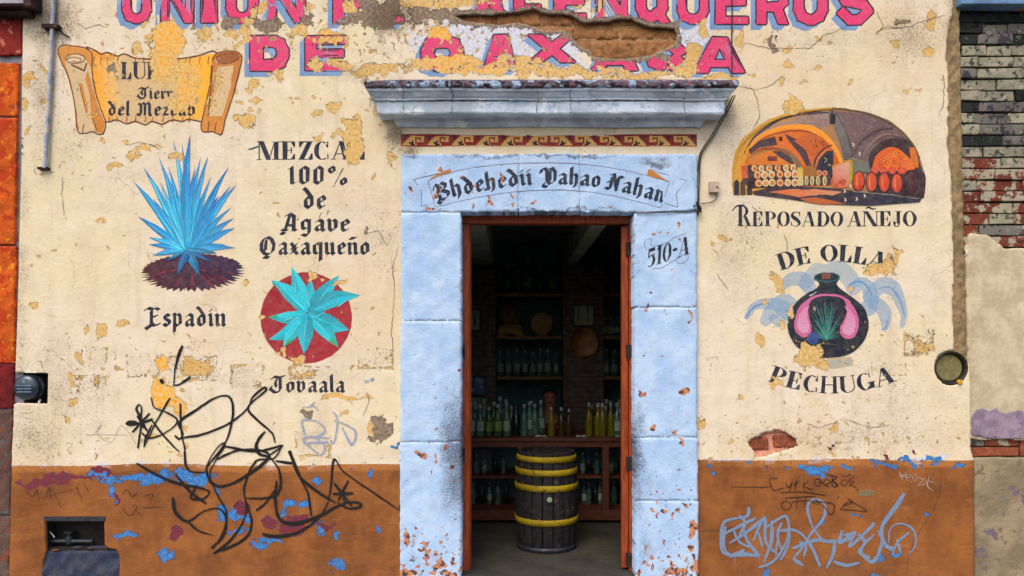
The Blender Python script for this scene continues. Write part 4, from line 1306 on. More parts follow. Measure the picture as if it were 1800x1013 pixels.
m_ = MB(); px_box(m_, 1682, 1900, -70, 13, -.05, .3, .002)
m_.build('painted_slab', M['blue_ochre'], nbr, bevel=.008)
# jagged crack near the plaster's right rim
# ---------------------------------------------------------------- house at the left: orange stones
nbl = empty('neighbour_building', (-3.8, .02, -.15), 'narrow neighbouring wall at far left of orange and red painted stones', 'building')
for k, (ya, yb, mt_) in enumerate([(-70, 27, 'darkred_paint'), (28, 97, 'red_paint'), (110, 203, 'orange_paint'), (208, 430, 'orange_paint'), (433, 638, 'orange_paint'), (640, 718, 'darkred_paint'), (720, 905, 'grey_mottle'), (908, 1056, 'grey_mottle')]):
    xr0 = 40 - (ya / 1013) * 23; xr1 = 40 - (yb / 1013) * 23
    ed = 5 if 100 < ya < 430 else 2
    poly = rough_poly([(-120, ya), (xr0 - ed, ya), (xr1 - ed, yb), (-120, yb)], 1.4, 8, 30 + k)
    grid_sheet('stone_block', poly, [], -124, 46, ya - 5, yb + 5, 4, lambda x, y, k=k: .004 * (k % 3) + .004 * np.sin(x / 7 + y / 13) * np.cos(y / 9), M[mt_], nbl, {}, rim=.12)
m_ = MB(); px_box(m_, -130, 38, -70, 1056, .022, .40)
m_.build('joint_mortar', M['grey_joint'], nbl)
le = empty('overhanging_ledge', at(0, 10, -.2), 'dark overhanging stone ledge with pale front at top left corner', 'ledge')
m_ = MB()
x1_ = at(75, 0, 0)[0]; zt = at(0, 25, 0)[2]
m_.box(-4.6, x1_, -.125, .0, zt, zt + .4)
m_.build('ledge_slab', M['ledge'], le, bevel=.008)
m_ = MB(); m_.box(-4.6, x1_ - .05, -.075, .0, zt - .035, zt - .002)
m_.build('ledge_moulding', M['ledge'], le, bevel=.008)
m_ = MB(); m_.box(-4.62, x1_ - .05, -.131, -.125, zt + .016, zt + .38)
m_.build('ledge_face', M['ledge_white'], le)

# ---------------------------------------------------------------- pipes, wires, boxes on the wall
pp = empty('conduit_pipe', at(85, 150, -.02), 'thin chipped white conduit pipe running down the upper left wall', 'pipe')
pts = [at(x, y, -.022) for x, y in [(95, -60), (94, 0), (92, 50), (89, 110), (86, 180), (82, 240), (79, 296)]]
b = MB(); b.tube(pts, .014, 10); b.build('pipe', M['conduit'], pp, True)
b = MB(); px_box(b, 80, 108, 47, 53, -.045, .01, .002); b.tube([at(104, 52, -.03), at(112, 60, -.02), at(122, 66, -.008)], .005, 5)
b.build('clamp', M['ledge'], pp)
b = MB(); px_box(b, 70, 88, 295, 299, -.03, .01, .002); b.build('end_cap', M['ledge'], pp)

w1 = empty('cable', at(1287, 60, -.02), 'thin black cable hanging straight down to the right end of the cornice', 'cable')
zc = at(0, 143, -.24)[2]
b = MB(); b.tube([at(1286, -60, -.012), at(1287, 20, -.016), at(1286, 80, -.02), at(1287, 120, -.03), at(1286, 136, -.05)], .0045, 6)
b.build('cable_run', M['wire'], w1)
w2 = empty('cable', at(1250, 250, -.03), 'pair of twisted cables from the cornice end down beside the blue jamb', 'cable')
for k in (0, 1):
    q = k * 4
    pth = smooth([(1292 - q, 168), (1284 - q, 186), (1270 - q, 212), (1254 - q, 240), (1238 - q * .8, 262), (1231 - q * .6, 280), (1229 - q * .9, 320), (1228 - q * .5, 356), (1227 - q * .4, 378)], 5)
    ds = np.interp([p[1] for p in pth], [168, 200, 225, 260, 380], [-.16, -.09, -.02, -.015, -.015])
    b = MB(); b.tube([at(x, y, d) for (x, y), d in zip(pth, ds)], .0045, 6); b.build('cable_run', M['wire'], w2)
b = MB(); r4 = random.Random(2)
kn = [at(1226 + r4.uniform(-7, 7), 362 + r4.uniform(-10, 12), -.03 + r4.uniform(-.02, .01)) for _ in range(16)]
b.tube(smooth(kn, 4) if False else kn, .0055, 6); b.build('taped_knot', M['wire'], w2)
b = MB(); b.box(*[v for v in (at(1253, 0, 0)[0], at(1262, 0, 0)[0])], -.03, -.005, at(0, 212, 0)[2], at(0, 202, 0)[2]); b.build('clip', M['ledge'], w2)
w3 = empty('cable', at(1170, 372, -.05), 'thin dark cable running level across the joint above the right jamb', 'cable')
for k in (0, 1):
    b = MB(); b.tube([at(x, y + k * 3.5, -.040 - k * .002) for x, y in [(1118, 372 - k), (1150, 371), (1180, 369.5), (1205, 369), (1222, 366)]], .0035, 6)
    b.build('cable_run', M['wire'] if k else M['cornice'], w3)
jb = empty('junction_box', at(1253, 331, -.02), 'small beige junction box with looped cable right of the door', 'junction box')
b = MB(); px_box(b, 1245, 1262, 321, 340, -.035, .004); b.build('box_body', M['plastic_beige'], jb, bevel=.005)
b = MB(); b.lathe([(.006, 0), (.006, .006)], at(1258, 331)[0], -.034, at(1258, 331)[2], 10, 'y'); b.build('screw', M['wire'], jb)
b = MB(); b.tube([at(x, y, -.015) for x, y in smooth([(1259, 340), (1260, 347), (1254, 354), (1243, 357), (1232, 358)], 5)], .0032, 6); b.build('cable_tail', M['wire'], jb)
nl = MB()
for x, y in [(659, 52), (1363, 66), (1463, 783), (205, 134), (703, 890)]:
    o = empty('nail', at(x, y, -.01), {659: 'rusty nail in the bare mortar above the cornice', 1363: 'nail in the dark hole under the sign letters', 1463: 'rusty nail stub low on the right wall', 205: 'bolt end with pale head inside the painted scroll', 703: 'small dark nail at the lower left edge of the blue jamb'}[x], 'nail')
    p = at(x, y, 0)
    b = MB(); b.lathe([(.004, -.01), (.004, .014), (.009, .015), (.009, .019)], p[0], 0, p[2], 8, 'y'); b.build('nail_shaft', M['metal_dark'] if x != 205 else M['conduit'], o)
# ---------------------------------------------------------------- everything painted on the wall
INK = (18, 28, 50)
PINK = (216, 44, 106)
def cc(pts, ox, oy, s): return [(ox + x / s, oy + y / s) for x, y in pts]


# old sign letters: pale blue shadow, dark rim, pink face
SIGN = [('U', 214, 266, -34, 40, 17), ('N', 283, 340, -34, 40, 17), ('I', 354, 381, -34, 40, 22), ('O', 397, 455, -34, 40, 19), ('N', 470, 536, -34, 40, 19), ('P', 586, 640, -34, 40, 19),
        ('.', 692, 710, 20, 41, 14), ('A', 833, 886, -36, 25, 19), ('L', 904, 950, -38, 22, 17), ('E', 974, 1030, -34, 38, 19), ('N', 1048, 1105, -34, 37, 17), ('Q', 1117, 1174, -34, 38, 19), ('U', 1190, 1246, -34, 41, 17),
        ('E', 1258, 1315, -34, 42, 17), ('R', 1330, 1386, -34, 42, 17), ('O', 1395, 1456, -34, 42, 19), ('S', 1470, 1535, -34, 42, 18),
        ('D', 440, 508, 64, 124, 22), ('E', 537, 608, 64, 124, 19), ('O', 740, 815, 64, 124, 24), ('A', 850, 910, 62, 124, 22), ('X', 928, 1012, 62, 110, 22), ('A', 1040, 1122, 62, 124, 22), ('C', 1133, 1206, 68, 122, 22), ('A', 1220, 1310, 66, 128, 24)]
for ch, x0, x1, yt, yb, t_w in SIGN:
    g = block(ch, x0, x1, yt, yb, t_w)
    if not g: continue
    d = Decal(base=.0005, peel=.96)
    sh = []
    for k in (4, 8, 12): sh += shift(g, -k * .85, k * .85 if yb < 60 or ch in 'DEO' else k * .7)
    d.polys(sh, (108, 142, 188), (136, 166, 204), ((x0, yb + 12), (x1, yt)))
    rim = []
    for a in range(6): rim += shift(g, 2.8 * math.cos(a * math.pi / 3 + .3), 2.8 * math.sin(a * math.pi / 3 + .3))
    d.polys(rim, (40, 24, 52))
    d.polys(g, PINK, (212, 70, 116), ((x0, yb), (x1, yt)))
    # brush streaks inside the letter
    r5 = random.Random(int(x0))
    st = [brush([(r5.uniform(x0 + 6, x1 - 6), yy), (r5.uniform(x0 + 6, x1 - 6), yy + r5.uniform(3, 9))], r5.uniform(1, 2.4), 6) for yy in np.linspace(max(yt, -5) + 6, yb - 10, 4)]
    o = d.build('painted_letter', shop)

# MEZCAL, 100%, de, Agave, Oaxaqueño.
d = Decal(peel=1.0)
d.polys(text_ff('MEZCAL', lambda u, v: (453 + u * (191 / width_ff('MEZCAL')), 281 - v * 32)), INK)
d.build('painted_word', shop, label='dark serif capitals MEZCAL above the blackletter lines')
for txt, x0, x1, base, xh in [('100%', 508, 613, 325, 24), ('de', 533, 576, 368, 26), ('Agave', 496, 618, 408, 24), ('Oaxaqueño.', 456, 664, 449, 24)]:
    d = Decal(peel=1.0)
    d.polys(line_bl(txt, x0, x1, base, xh, w=.26), INK)
    d.build('painted_word', shop, label=f'dark blackletter writing {txt} on the cream wall')
d = Decal(); d.polys(brush(smooth([(437, 263), (446, 261), (455, 258)], 3), [2, 3.6, 2], 6), (30, 84, 84)); d.build('paint_drip', shop)
d = Decal(); d.polys(line_bl('Espadin', 258, 400, 575, 25, w=.25), INK); d.build('painted_word', shop, label='blackletter writing Espadin under the blue agave')
d = Decal(); d.polys(line_bl('Tovaala', 478, 609, 691, 22, w=.25), INK); d.build('painted_word', shop, label='blackletter writing Tovaala under the red disc')

# right side captions
d = Decal()
n1_ = width_ff('REPOSADO'); n2_ = width_ff('AÑEJO')
def cap1(u, v):
    return (1296 + u * (188 / n1_), 398 - v * (36 if u < .98 else 26))
d.polys(text_ff('REPOSADO', cap1), INK)
d.polys(text_ff('AÑEJO', lambda u, v: (1490 + u * (123 / n2_), 398 - v * 27)), INK)
d.polys(brush(smooth([(1288, 371), (1294, 363), (1306, 361), (1312, 366)], 4), [1.5, 3, 2], 6), INK)
d.build('painted_word', shop, label='serif capitals REPOSADO AÑEJO under the cellar picture')
def arc_place(x0, x1, yb, sag, hgt, wd):
    # baseline bends by sag pixels in the middle, letters stay square to it
    def f(u, v):
        t = u / wd
        x = x0 + (x1 - x0) * t; y = yb - sag * (1 - (2 * t - 1) ** 2)
        dy = -sag * (-(2 * (2 * t - 1)) * 2) / (x1 - x0)
        L = math.hypot(1, dy)
        return (x + v * hgt * dy / L, y - v * hgt / L)
    return f
d = Decal(); w_ = width_ff('DE OLLA')
d.polys([subdiv(p, 2) for p in text_ff('DE OLLA', arc_place(1372, 1556, 476, 16, 30, w_))], INK); d.build('painted_word', shop, label='arched serif capitals DE OLLA above the black jug')
d = Decal(); w_ = width_ff('PECHUGA')
d.polys([subdiv(p, 2) for p in text_ff('PECHUGA', arc_place(1350, 1577, 670, -22, 30, w_))], INK); d.build('painted_word', shop, label='curved serif capitals PECHUGA below the black jug')

# ---- scroll at top left
s_ = 3.378
def q(pts): return cc(pts, 0, 0, s_)
d = Decal(peel=.97)
BR = (98, 46, 16)
body = [(500, 296), (560, 300), (600, 322), (640, 312), (690, 332), (740, 322), (800, 345), (900, 352), (1000, 350), (1100, 345), (1180, 330), (1290, 318), (1262, 560), (1225, 715), (1170, 718), (1120, 708), (1080, 722), (1020, 712), (960, 738), (900, 720), (860, 742), (800, 722), (750, 735), (690, 712), (650, 722), (600, 700), (560, 520)]
d.polys([q(body)], (206, 176, 128))
d.polys([q([(500, 300), (560, 302), (640, 318), (720, 330), (690, 480), (720, 640), (690, 712), (650, 720), (600, 700), (560, 520)])], (238, 160, 20), (216, 184, 122), (q([(560, 500)])[0], q([(720, 480)])[0]))
d.polys([q([(1000, 350), (1180, 332), (1290, 320), (1258, 560), (1222, 712), (1120, 708), (1080, 720), (1020, 715), (1060, 560)])], (214, 176, 104), (240, 172, 18), (q([(1040, 500)])[0], q([(1240, 500)])[0]))
for cx_, cy_ in [(560, 318), (610, 340), (660, 335), (715, 352)]: d.polys([ell(cx_ / s_, cy_ / s_, 7, 6, 14)], (218, 146, 50)) if cx_ % 2 == 0 else None
d.polys(sum([brush(q([(x, 340), (x - 6, 372), (x + 10, 400)]), [2.5, 1.5, .6], 6) for x in (560, 600, 640, 700, 1130, 1190, 1240)] + [brush(q([(x, 722), (x + 5, 700), (x - 2, 684)]), [3, 2, .6], 6) for x in (645, 690, 750, 800, 860, 900, 965, 1022, 1080, 1122)] + [brush(q([(x, 345), (x + 3, 362), (x - 4, 376)]), [2.6, 1.6, .6], 6) for x in (800, 850, 1000, 1060, 1100)], []), (168, 86, 26))
d.polys(brush(smooth(q(body), 3, True), 2.6, 6), BR)
left = [(345, 300), (370, 270), (450, 274), (520, 292), (545, 330), (545, 400), (560, 520), (598, 650), (626, 725), (612, 792), (575, 796), (545, 782), (500, 790), (460, 778), (445, 640), (412, 480), (362, 360)]
d.polys([smooth(q(left), 4, True)], (204, 178, 136))
d.polys([q([(345, 300), (370, 272), (450, 276), (525, 296), (545, 340), (540, 400), (505, 345), (440, 318), (395, 330), (385, 370), (420, 480), (450, 640), (470, 770), (455, 775), (445, 640), (410, 480), (360, 360)])], (206, 138, 52), (190, 118, 48), (q([(400, 280)])[0], q([(450, 760)])[0]))
d.polys([q([(520, 420), (548, 520), (590, 660), (622, 725), (610, 790), (572, 790), (540, 700), (530, 560), (505, 470)])], (196, 124, 46))
d.polys([q([(468, 490), (490, 500), (520, 640), (528, 690), (505, 640), (478, 560)])], (206, 132, 40))
d.polys([ell(447 / s_, 348 / s_, 17, 8.5, 24)], (212, 186, 146))
d.polys(brush(ell(447 / s_, 348 / s_, 17, 8.5, 24) + [ell(447 / s_, 348 / s_, 17, 8.5, 24)[0]], 1.7, 6) + brush(smooth(q([(395, 352), (430, 340), (480, 350), (470, 368), (430, 366)]), 4), 1.4, 6)
        + brush(smooth(q(left), 4, True), 2.1, 6) + brush(q([(470, 500), (500, 620), (520, 690)]), 1.3, 6) + brush(q([(495, 740), (488, 785)]), 1.6, 6) + brush(q([(550, 700), (572, 770)]), 1.6, 6) + brush(q([(425, 385), (500, 420), (512, 380)]), 3, 6), BR)
right = [(1262, 360), (1290, 318), (1370, 303), (1425, 318), (1436, 350), (1415, 450), (1375, 600), (1340, 700), (1316, 796), (1285, 790), (1262, 782), (1230, 785), (1195, 765), (1214, 650), (1248, 500)]
d.polys([smooth(q(right), 4, True)], (186, 112, 46), (204, 134, 50), (q([(1300, 320)])[0], q([(1260, 780)])[0]))
d.polys([q([(1290, 400), (1390, 390), (1370, 520), (1320, 690), (1240, 690), (1270, 540)])], (206, 178, 134))
d.polys([ell(1350 / s_, 347 / s_, 20, 8, 22, rot=-.15)], (150, 84, 36))
d.polys(brush(smooth(q(right), 4, True), 2.1, 6) + brush(ell(1350 / s_, 347 / s_, 21, 9, 22, rot=-.15), 1.6, 6) + brush(q([(1262, 390), (1250, 560), (1235, 690)]), 2, 6) + brush(q([(1240, 720), (1235, 780)]), 1.6, 6) + brush(q([(1285, 730), (1275, 785)]), 1.6, 6), BR)
scroll = d.build('painted_scroll', shop, label='painted yellow parchment scroll with rolled ends')
d = Decal(base=.0026)
d.polys(text_ff('LUFZ', lambda u, v: ((212 + u * 27) if u < 2.55 else (299 + (u - 2.5) * 24), 139 - v * 30 + (8 * v if u > 2.55 else 0))), INK)
d.build('painted_word', shop, label='half flaked capitals on the first line of the scroll')
d = Decal(base=.0026); d.polys(line_bl('Tierr', 244, 304, 174, 15, w=.24), INK); d.build('painted_word', shop, label='blackletter second line of the scroll')
d = Decal(base=.0026); d.polys(line_bl('del Mezcab', 190, 346, 204, 18, w=.24, tilt=.0), INK); d.build('painted_word', shop, label='blackletter last line del Mezcab of the scroll')

# ---- tall blue agave
s_ = 2.665
def q(pts): return cc(pts, 220, 220, s_)
r6 = random.Random(3)
soil = []
for k in range(90):
    a = 2 * math.pi * k / 90
    rr_ = 1 + (r6.uniform(-.22, -.08) if k % 2 else r6.uniform(.0, .07)) * (1.0 if math.sin(a) > -.1 else .25)
    soil.append((318 + 242 * rr_ * math.cos(a), 690 + 88 * rr_ * math.sin(a) - 18 * math.cos(a) * .4))
d = Decal()
d.polys([q(soil)], (74, 26, 44), (46, 26, 66), (q([(120, 700)])[0], q([(520, 640)])[0]))
st = []; st2 = []
for k in range(46):
    a = r6.uniform(.1, math.pi - .1)
    r0, r1 = r6.uniform(.2, .6), r6.uniform(.7, 1.0)
    p = brush(q([(318 + 235 * r0 * math.cos(a), 670 + 95 * r0 * math.sin(a)), (318 + 240 * r1 * math.cos(a), 690 + 88 * r1 * math.sin(a))]), [3.2, .8], 6)
    (st if k % 2 else st2).extend(p)
d.polys(st, (118, 28, 46)); d.polys(st2, (44, 22, 48))
agv = d.build('painted_agave', shop, label='painted tall blue agave growing from dark maroon soil')
def leaf(tip, base, w, c1, c2, order, parent, bow=0.0, mid=.38, tipcol=None):
    tx, ty = tip; bx, by = base
    dx, dy = tx - bx, ty - by; L = math.hypot(dx, dy); nx, ny = -dy / L, dx / L
    Lp, Rp, Cp = [], [], []
    for k in range(9):
        t = k / 8
        ww = w * (.55 + .45 * math.sin(min(t / mid, 1) * math.pi / 2)) * (1 - max(0, (t - mid) / (1 - mid)) ** 1.3) / 2
        ox = bow * math.sin(t * math.pi) * L
        cx_, cy_ = bx + dx * t + nx * ox, by + dy * t + ny * ox
        Lp.append((cx_ + nx * ww, cy_ + ny * ww)); Rp.append((cx_ - nx * ww, cy_ - ny * ww)); Cp.append((cx_, cy_))
    d = Decal(base=.0014 + order * .00008, spacing=4)
    d.polys([Lp + Cp[::-1][1:]], c1, c2, (base, tip))
    d.layer = 0
    e = Decal(base=.0014 + order * .00008, spacing=4)
    d.polys([Rp + Cp[::-1][1:]], tuple(v * .87 for v in c1), tuple(v * .87 for v in c2), (base, tip))
    d.layer += 1
    d.polys([[Cp[0], Cp[7], (Cp[6][0] + nx * .6, Cp[6][1] + ny * .6), (Cp[1][0] + nx * 1.1, Cp[1][1] + ny * 1.1)]], tuple(min(255, v * 1.25 + 14) for v in c1), c1, (base, tip))
    return d.build('leaf', parent)
LV = [((225, 66), 15), ((265, 82), 13), ((158, 150), 17), ((85, 195), 17), ((35, 260), 18), ((200, 190), 12), ((160, 262), 10), ((130, 345), 11), ((355, 150), 13), ((388, 145), 17), ((405, 240), 13),
      ((485, 195), 18), ((520, 280), 17), ((495, 285), 12), ((498, 385), 13), ((510, 437), 18), ((515, 482), 18), ((58, 428), 18), ((108, 525), 13), ((110, 560), 14), ((130, 612), 14), ((515, 575), 14), ((470, 560), 12),
      ((330, 190), 12), ((240, 300), 13), ((440, 330), 13), ((290, 250), 14), ((180, 400), 13), ((420, 420), 13), ((305, 45), 22)]
for k, ((tx, ty), w) in enumerate(LV):
    bx = 290 + (tx - 290) * .10; by = 585 - (max(0, 400 - ty)) * .03
    light = (40, 168, 222) if k % 3 else (70, 200, 236)
    dark = (22, 112, 196) if k % 2 else (34, 140, 210)
    leaf(q([(tx, ty)])[0], q([(bx, by)])[0], w * 1.5 / s_ * 1.3 + 1.2, light, dark, k, agv, bow=.03 if tx < 290 else -.03, mid=.45)
for k, (tip, w) in enumerate([((245, 705), 20), ((350, 705), 26), ((290, 645), 24), ((190, 640), 12), ((400, 640), 14), ((430, 600), 14)]):
    leaf(q([tip])[0], q([(290, 580)])[0], w * 1.5 / s_, (40, 150, 190) if k % 2 else (26, 108, 170), (16, 88, 150), 31 + k, agv, mid=.5)

# ---- turquoise rosette on the red disc
s_ = 3.896
def q(pts): return cc(pts, 430, 450, s_)
d = Decal()
d.polys([ell(538.3, 559, 80.5, 80, 64)], (146, 26, 40), (160, 34, 50), ((460, 500), (600, 620)))
disc_o = d.build('painted_disc', shop, label='painted red disc behind the turquoise rosette')
TP = [((455, 160), 90, 0), ((325, 75), 105, 0), ((645, 135), 105, 0), ((185, 165), 105, .06), ((795, 270), 110, -.1), ((158, 420), 80, -.06), ((165, 575), 105, -.12), ((265, 632), 100, .04), ((715, 507), 130, .05), ((645, 632), 100, -.05), ((408, 672), 105, 0)]
for k, (tip, w, bow) in enumerate(TP):
    base = (430 + (tip[0] - 430) * .02, 395 + (tip[1] - 395) * .02)
    c1, c2 = ((24, 182, 204), (44, 204, 218)) if k % 2 else ((20, 162, 188), (34, 192, 210))
    lf = leaf(q([tip])[0], q([base])[0], w / s_, c1, c2, k + 1, disc_o, bow=bow, mid=.5)
for k, (tip, fr) in enumerate([((158, 420), (225, 410)), ((265, 632), (310, 570)), ((645, 632), (585, 575)), ((185, 165), (205, 200))]):
    tx, ty = q([tip])[0]; fx, fy = q([fr])[0]
    nx, ny = -(fy - ty) * .26, (fx - tx) * .26
    d = Decal(base=.0042, spacing=3)
    d.polys([[(tx, ty), (fx + nx, fy + ny), (fx - nx * .4, fy - ny * .4)]], (92, 156, 40), (40, 170, 120), ((tx, ty), (fx, fy)))
    d.build('leaf_tip', disc_o)
d = Decal(base=.0045, spacing=4)
for a, b_, w in [((430, 310), (450, 355), 2.2), ((470, 430), (560, 380), 1.4), ((340, 420), (260, 450), 2.2), ((640, 350), (700, 305), 2.0), ((345, 180), (352, 260), 1.4), ((330, 440), (380, 420), 1.5), ((420, 470), (410, 560), 1.2), ((480, 450), (540, 500), 1.2), ((520, 300), (590, 200), 1.2), ((560, 460), (660, 470), 1.2)]:
    d.polys(brush(q([a, ((a[0] + b_[0]) / 2 + 3, (a[1] + b_[1]) / 2 - 3), b_]), [w * .4, w, w * .3], 6), (120, 214, 222))
d.build('leaf_highlight', disc_o)

# ---- arched barrel cellar
s_ = 4.405
def q(pts): return cc(pts, 1260, 180, s_)
d = Decal(spacing=4, step=.00003)
def P(pts, c, c2=None, g=None, sm=0):
    pp_ = q(pts)
    if sm: pp_ = smooth(pp_, sm, True)
    d.polys([pp_], c, c2, q(g) if g else None)
def B(pts, w, c, sm=5, n=6):
    pp_ = smooth(q(pts), sm) if sm else q(pts)
    d.polys(brush(pp_, w, n), c)
P([(118, 640), (130, 450), (200, 280), (400, 130), (650, 60), (900, 35), (1150, 70), (1350, 150), (1500, 290), (1570, 420), (1615, 560), (1612, 700), (1580, 770), (1200, 800), (800, 790), (500, 740), (280, 715), (130, 720)], (206, 148, 44), (134, 104, 84), [(200, 400), (1100, 100)])
P([(210, 400), (300, 270), (430, 180), (640, 110), (870, 70), (900, 160), (800, 210), (560, 185), (380, 250), (240, 360)], (166, 138, 114), (132, 106, 104), [(300, 300), (900, 100)])
P([(870, 62), (1150, 90), (1350, 170), (1490, 300), (1560, 430), (1500, 520), (1180, 460), (990, 440), (950, 300)], (112, 86, 88), (78, 58, 66), [(950, 200), (1500, 400)])
r7 = random.Random(8)
lines = []
for k in range(60):
    t = r7.random(); x = 320 + t * 560; y = 250 - 170 * math.sin(min(1, t * 1.1) * math.pi / 2) + r7.uniform(5, 60)
    lines += brush(q([(x, y), (x + 40, y - 10 + 14 * t)]), [.5, .9, .4][:2], 5)
d.polys(lines, (170, 150, 132))
lines = []
for k in range(70):
    x = r7.uniform(1000, 1440); y = r7.uniform(100, 330) + max(0, x - 1250) * .5
    lines += brush(q([(x, y), (x + 34, y + 12)]), .7, 5)
d.polys(lines, (142, 110, 100))
B([(640, 95), (500, 130), (400, 185), (290, 270), (215, 390)], [3.5, 5, 2], (64, 50, 58))
B([(870, 82), (760, 80), (650, 98)], [2, 6, 2], (60, 46, 56))
P([(200, 640), (210, 480), (250, 360), (400, 235), (600, 190), (760, 215), (870, 300), (950, 420), (980, 500), (1000, 640), (600, 660)], (216, 112, 22), (190, 86, 26), [(300, 300), (900, 500)])
B([(230, 370), (330, 270), (450, 215), (600, 188), (740, 205), (850, 280), (930, 380), (975, 500)], [3, 6, 9, 10, 9, 6], (236, 148, 32))
B([(250, 365), (400, 262), (600, 222), (740, 240), (830, 310)], [1.5, 2.5, 1.5], (120, 56, 28))
P([(245, 370), (330, 300), (450, 262), (470, 330), (330, 350), (260, 400)], (70, 50, 60))
P([(520, 240), (620, 290), (700, 390), (740, 500), (700, 500), (640, 400), (560, 300)], (72, 44, 52))
P([(600, 300), (700, 240), (820, 270), (880, 330), (800, 400), (760, 470), (700, 380)], (188, 88, 30))
for k in range(14):
    a = r7.uniform(0, 6.28); x, y = 780 + 70 * math.cos(a) * r7.random(), 310 + 45 * math.sin(a) * r7.random()
    B([(x, y), (x + 14, y + 8), (x + 4, y + 18)], .8, (92, 44, 28), 3)
B([(890, 330), (820, 370), (770, 430), (750, 520)], [2, 4, 3], (88, 40, 36))
B([(880, 350), (800, 410), (765, 500)], [1, 2, 1], (196, 120, 60))
P([(765, 530), (790, 440), (850, 380), (905, 372), (905, 560), (880, 610), (800, 560)], (26, 36, 54))
B([(830, 430), (850, 440), (838, 465)], 1.6, (176, 156, 90), 3); B([(865, 480), (878, 492)], 1.6, (176, 156, 90), 0)
P([(250, 480), (262, 410), (340, 355), (460, 345), (560, 375), (640, 450), (660, 540), (600, 560), (560, 480)], (150, 112, 52), (120, 92, 60), [(300, 400), (640, 500)], 3)
P([(262, 480), (280, 420), (380, 380), (480, 380), (560, 420), (600, 500)], (206, 112, 26), None, None, 3)
B([(265, 400), (360, 360), (470, 362), (560, 400)], [1.5, 4, 2], (150, 54, 26))
P([(430, 378), (500, 380), (580, 430), (610, 490), (560, 470), (480, 420)], (66, 48, 60))
P([(395, 418), (466, 418), (466, 455), (395, 455)], (104, 34, 22))
P([(482, 265), (508, 265), (508, 300), (482, 300)], (84, 32, 26))
P([(200, 500), (262, 480), (290, 640), (200, 640)], (60, 40, 48))
P([(190, 490), (242, 490), (242, 585), (195, 590)], (176, 74, 40), (200, 100, 50), [(190, 490), (240, 590)])
P([(262, 488), (620, 490), (640, 650), (270, 668)], (58, 30, 30))
for row, xs, rr_ in ((512, (290, 345, 405, 470, 535, 592), 24), (562, (315, 370, 425, 490, 550, 606), 27), (630, (325, 378, 430, 490, 550, 606), 27)):
    for k, x in enumerate(xs):
        yy = row - (x - 290) * .02 - (4 if row == 630 else 0)
        d.polys([ell(*q([(x, yy)])[0], rr_ / s_, rr_ * 1.12 / s_, 14)], (212, 186, 140) if k % 3 else (216, 164, 112))
        d.polys([ell(*q([(x + 2, yy + 3)])[0], rr_ * .58 / s_, rr_ * .62 / s_, 10)], [(176, 88, 52), (200, 138, 88), (190, 112, 44)][k % 3])
P([(655, 520), (700, 492), (750, 500), (785, 540), (780, 580), (680, 590)], (150, 96, 30), None, None, 3)
P([(622, 510), (665, 500), (672, 640), (630, 650)], (206, 164, 60), (196, 180, 130), [(640, 500), (650, 650)])
P([(672, 575), (880, 570), (885, 640), (672, 645)], (70, 46, 40))
for x in (695, 738, 785, 835): d.polys([ell(*q([(x, 608)])[0], 16 / s_, 38 / s_, 12)], (196, 182, 132)); d.polys([ell(*q([(x + 1, 610)])[0], 8 / s_, 25 / s_, 10)], (150, 120, 70))
for x in (795, 838): d.polys([ell(*q([(x, 548)])[0], 21 / s_, 21 / s_, 12)], (206, 130, 96)); d.polys([ell(*q([(x, 548)])[0], 11 / s_, 11 / s_, 10)], (150, 60, 44))
P([(905, 165), (925, 80), (960, 100), (1010, 260), (1050, 440), (985, 442), (960, 330)], (112, 106, 104), (88, 84, 88), [(920, 100), (1020, 440)])
B([(925, 80), (985, 190), (1030, 320), (1050, 440)], 1.6, (54, 46, 54))
P([(872, 92), (890, 82), (918, 92), (918, 165), (876, 165)], (22, 26, 40)); B([(892, 50), (893, 90)], 1.6, (34, 30, 40), 0)
P([(1030, 440), (1170, 300), (1240, 330), (1180, 470)], (104, 84, 88))
B([(1060, 400), (1120, 300), (1240, 220), (1360, 200)], [2, 4, 2], (70, 56, 64)); B([(1130, 420), (1190, 320), (1300, 250), (1420, 260)], [3, 5, 2], (128, 100, 92))
P([(1175, 480), (1190, 390), (1270, 310), (1370, 280), (1480, 300), (1550, 400), (1585, 520), (1615, 580), (1605, 720), (1560, 740), (1180, 690)], (50, 30, 38), None, None, 3)
P([(1205, 500), (1230, 420), (1300, 360), (1380, 350), (1470, 410), (1530, 520), (1210, 530)], (206, 84, 28), (214, 104, 24), [(1210, 400), (1500, 500)], 3)
P([(1490, 350), (1530, 350), (1560, 440), (1562, 510), (1520, 500), (1500, 430)], (196, 104, 30))
for k in range(26):
    x, y = r7.uniform(1235, 1470), r7.uniform(392, 500)
    if y < 380 + abs(x - 1360) * .55: continue
    c_ = ell(*q([(x, y)])[0], 14 / s_, 13 / s_, 10)
    d.polys(brush(c_ + [c_[0]], .8, 5), (150, 50, 24) if k % 2 else (226, 140, 60))
for x, rr_ in ((1220, 30), (1290, 30), (1357, 30), (1432, 36)):
    d.polys([ell(*q([(x, 530)])[0], rr_ / s_, 30 / s_, 14)], (190, 60, 44)); d.polys([ell(*q([(x, 532)])[0], rr_ * .6 / s_, 18 / s_, 12)], (206, 84, 50))
P([(1050, 448), (1178, 470), (1186, 545), (1100, 540), (1055, 600)], (104, 106, 96)); P([(985, 440), (1050, 446), (1178, 468), (1050, 432)], (128, 122, 96))
P([(892, 492), (1028, 450), (1024, 650), (960, 668), (900, 660)], (196, 96, 60), (206, 150, 130), [(900, 640), (980, 480)])
P([(1028, 448), (1048, 448), (1052, 600), (1026, 640)], (170, 150, 40)); P([(888, 492), (1028, 446), (1028, 460), (895, 505)], (190, 130, 40))
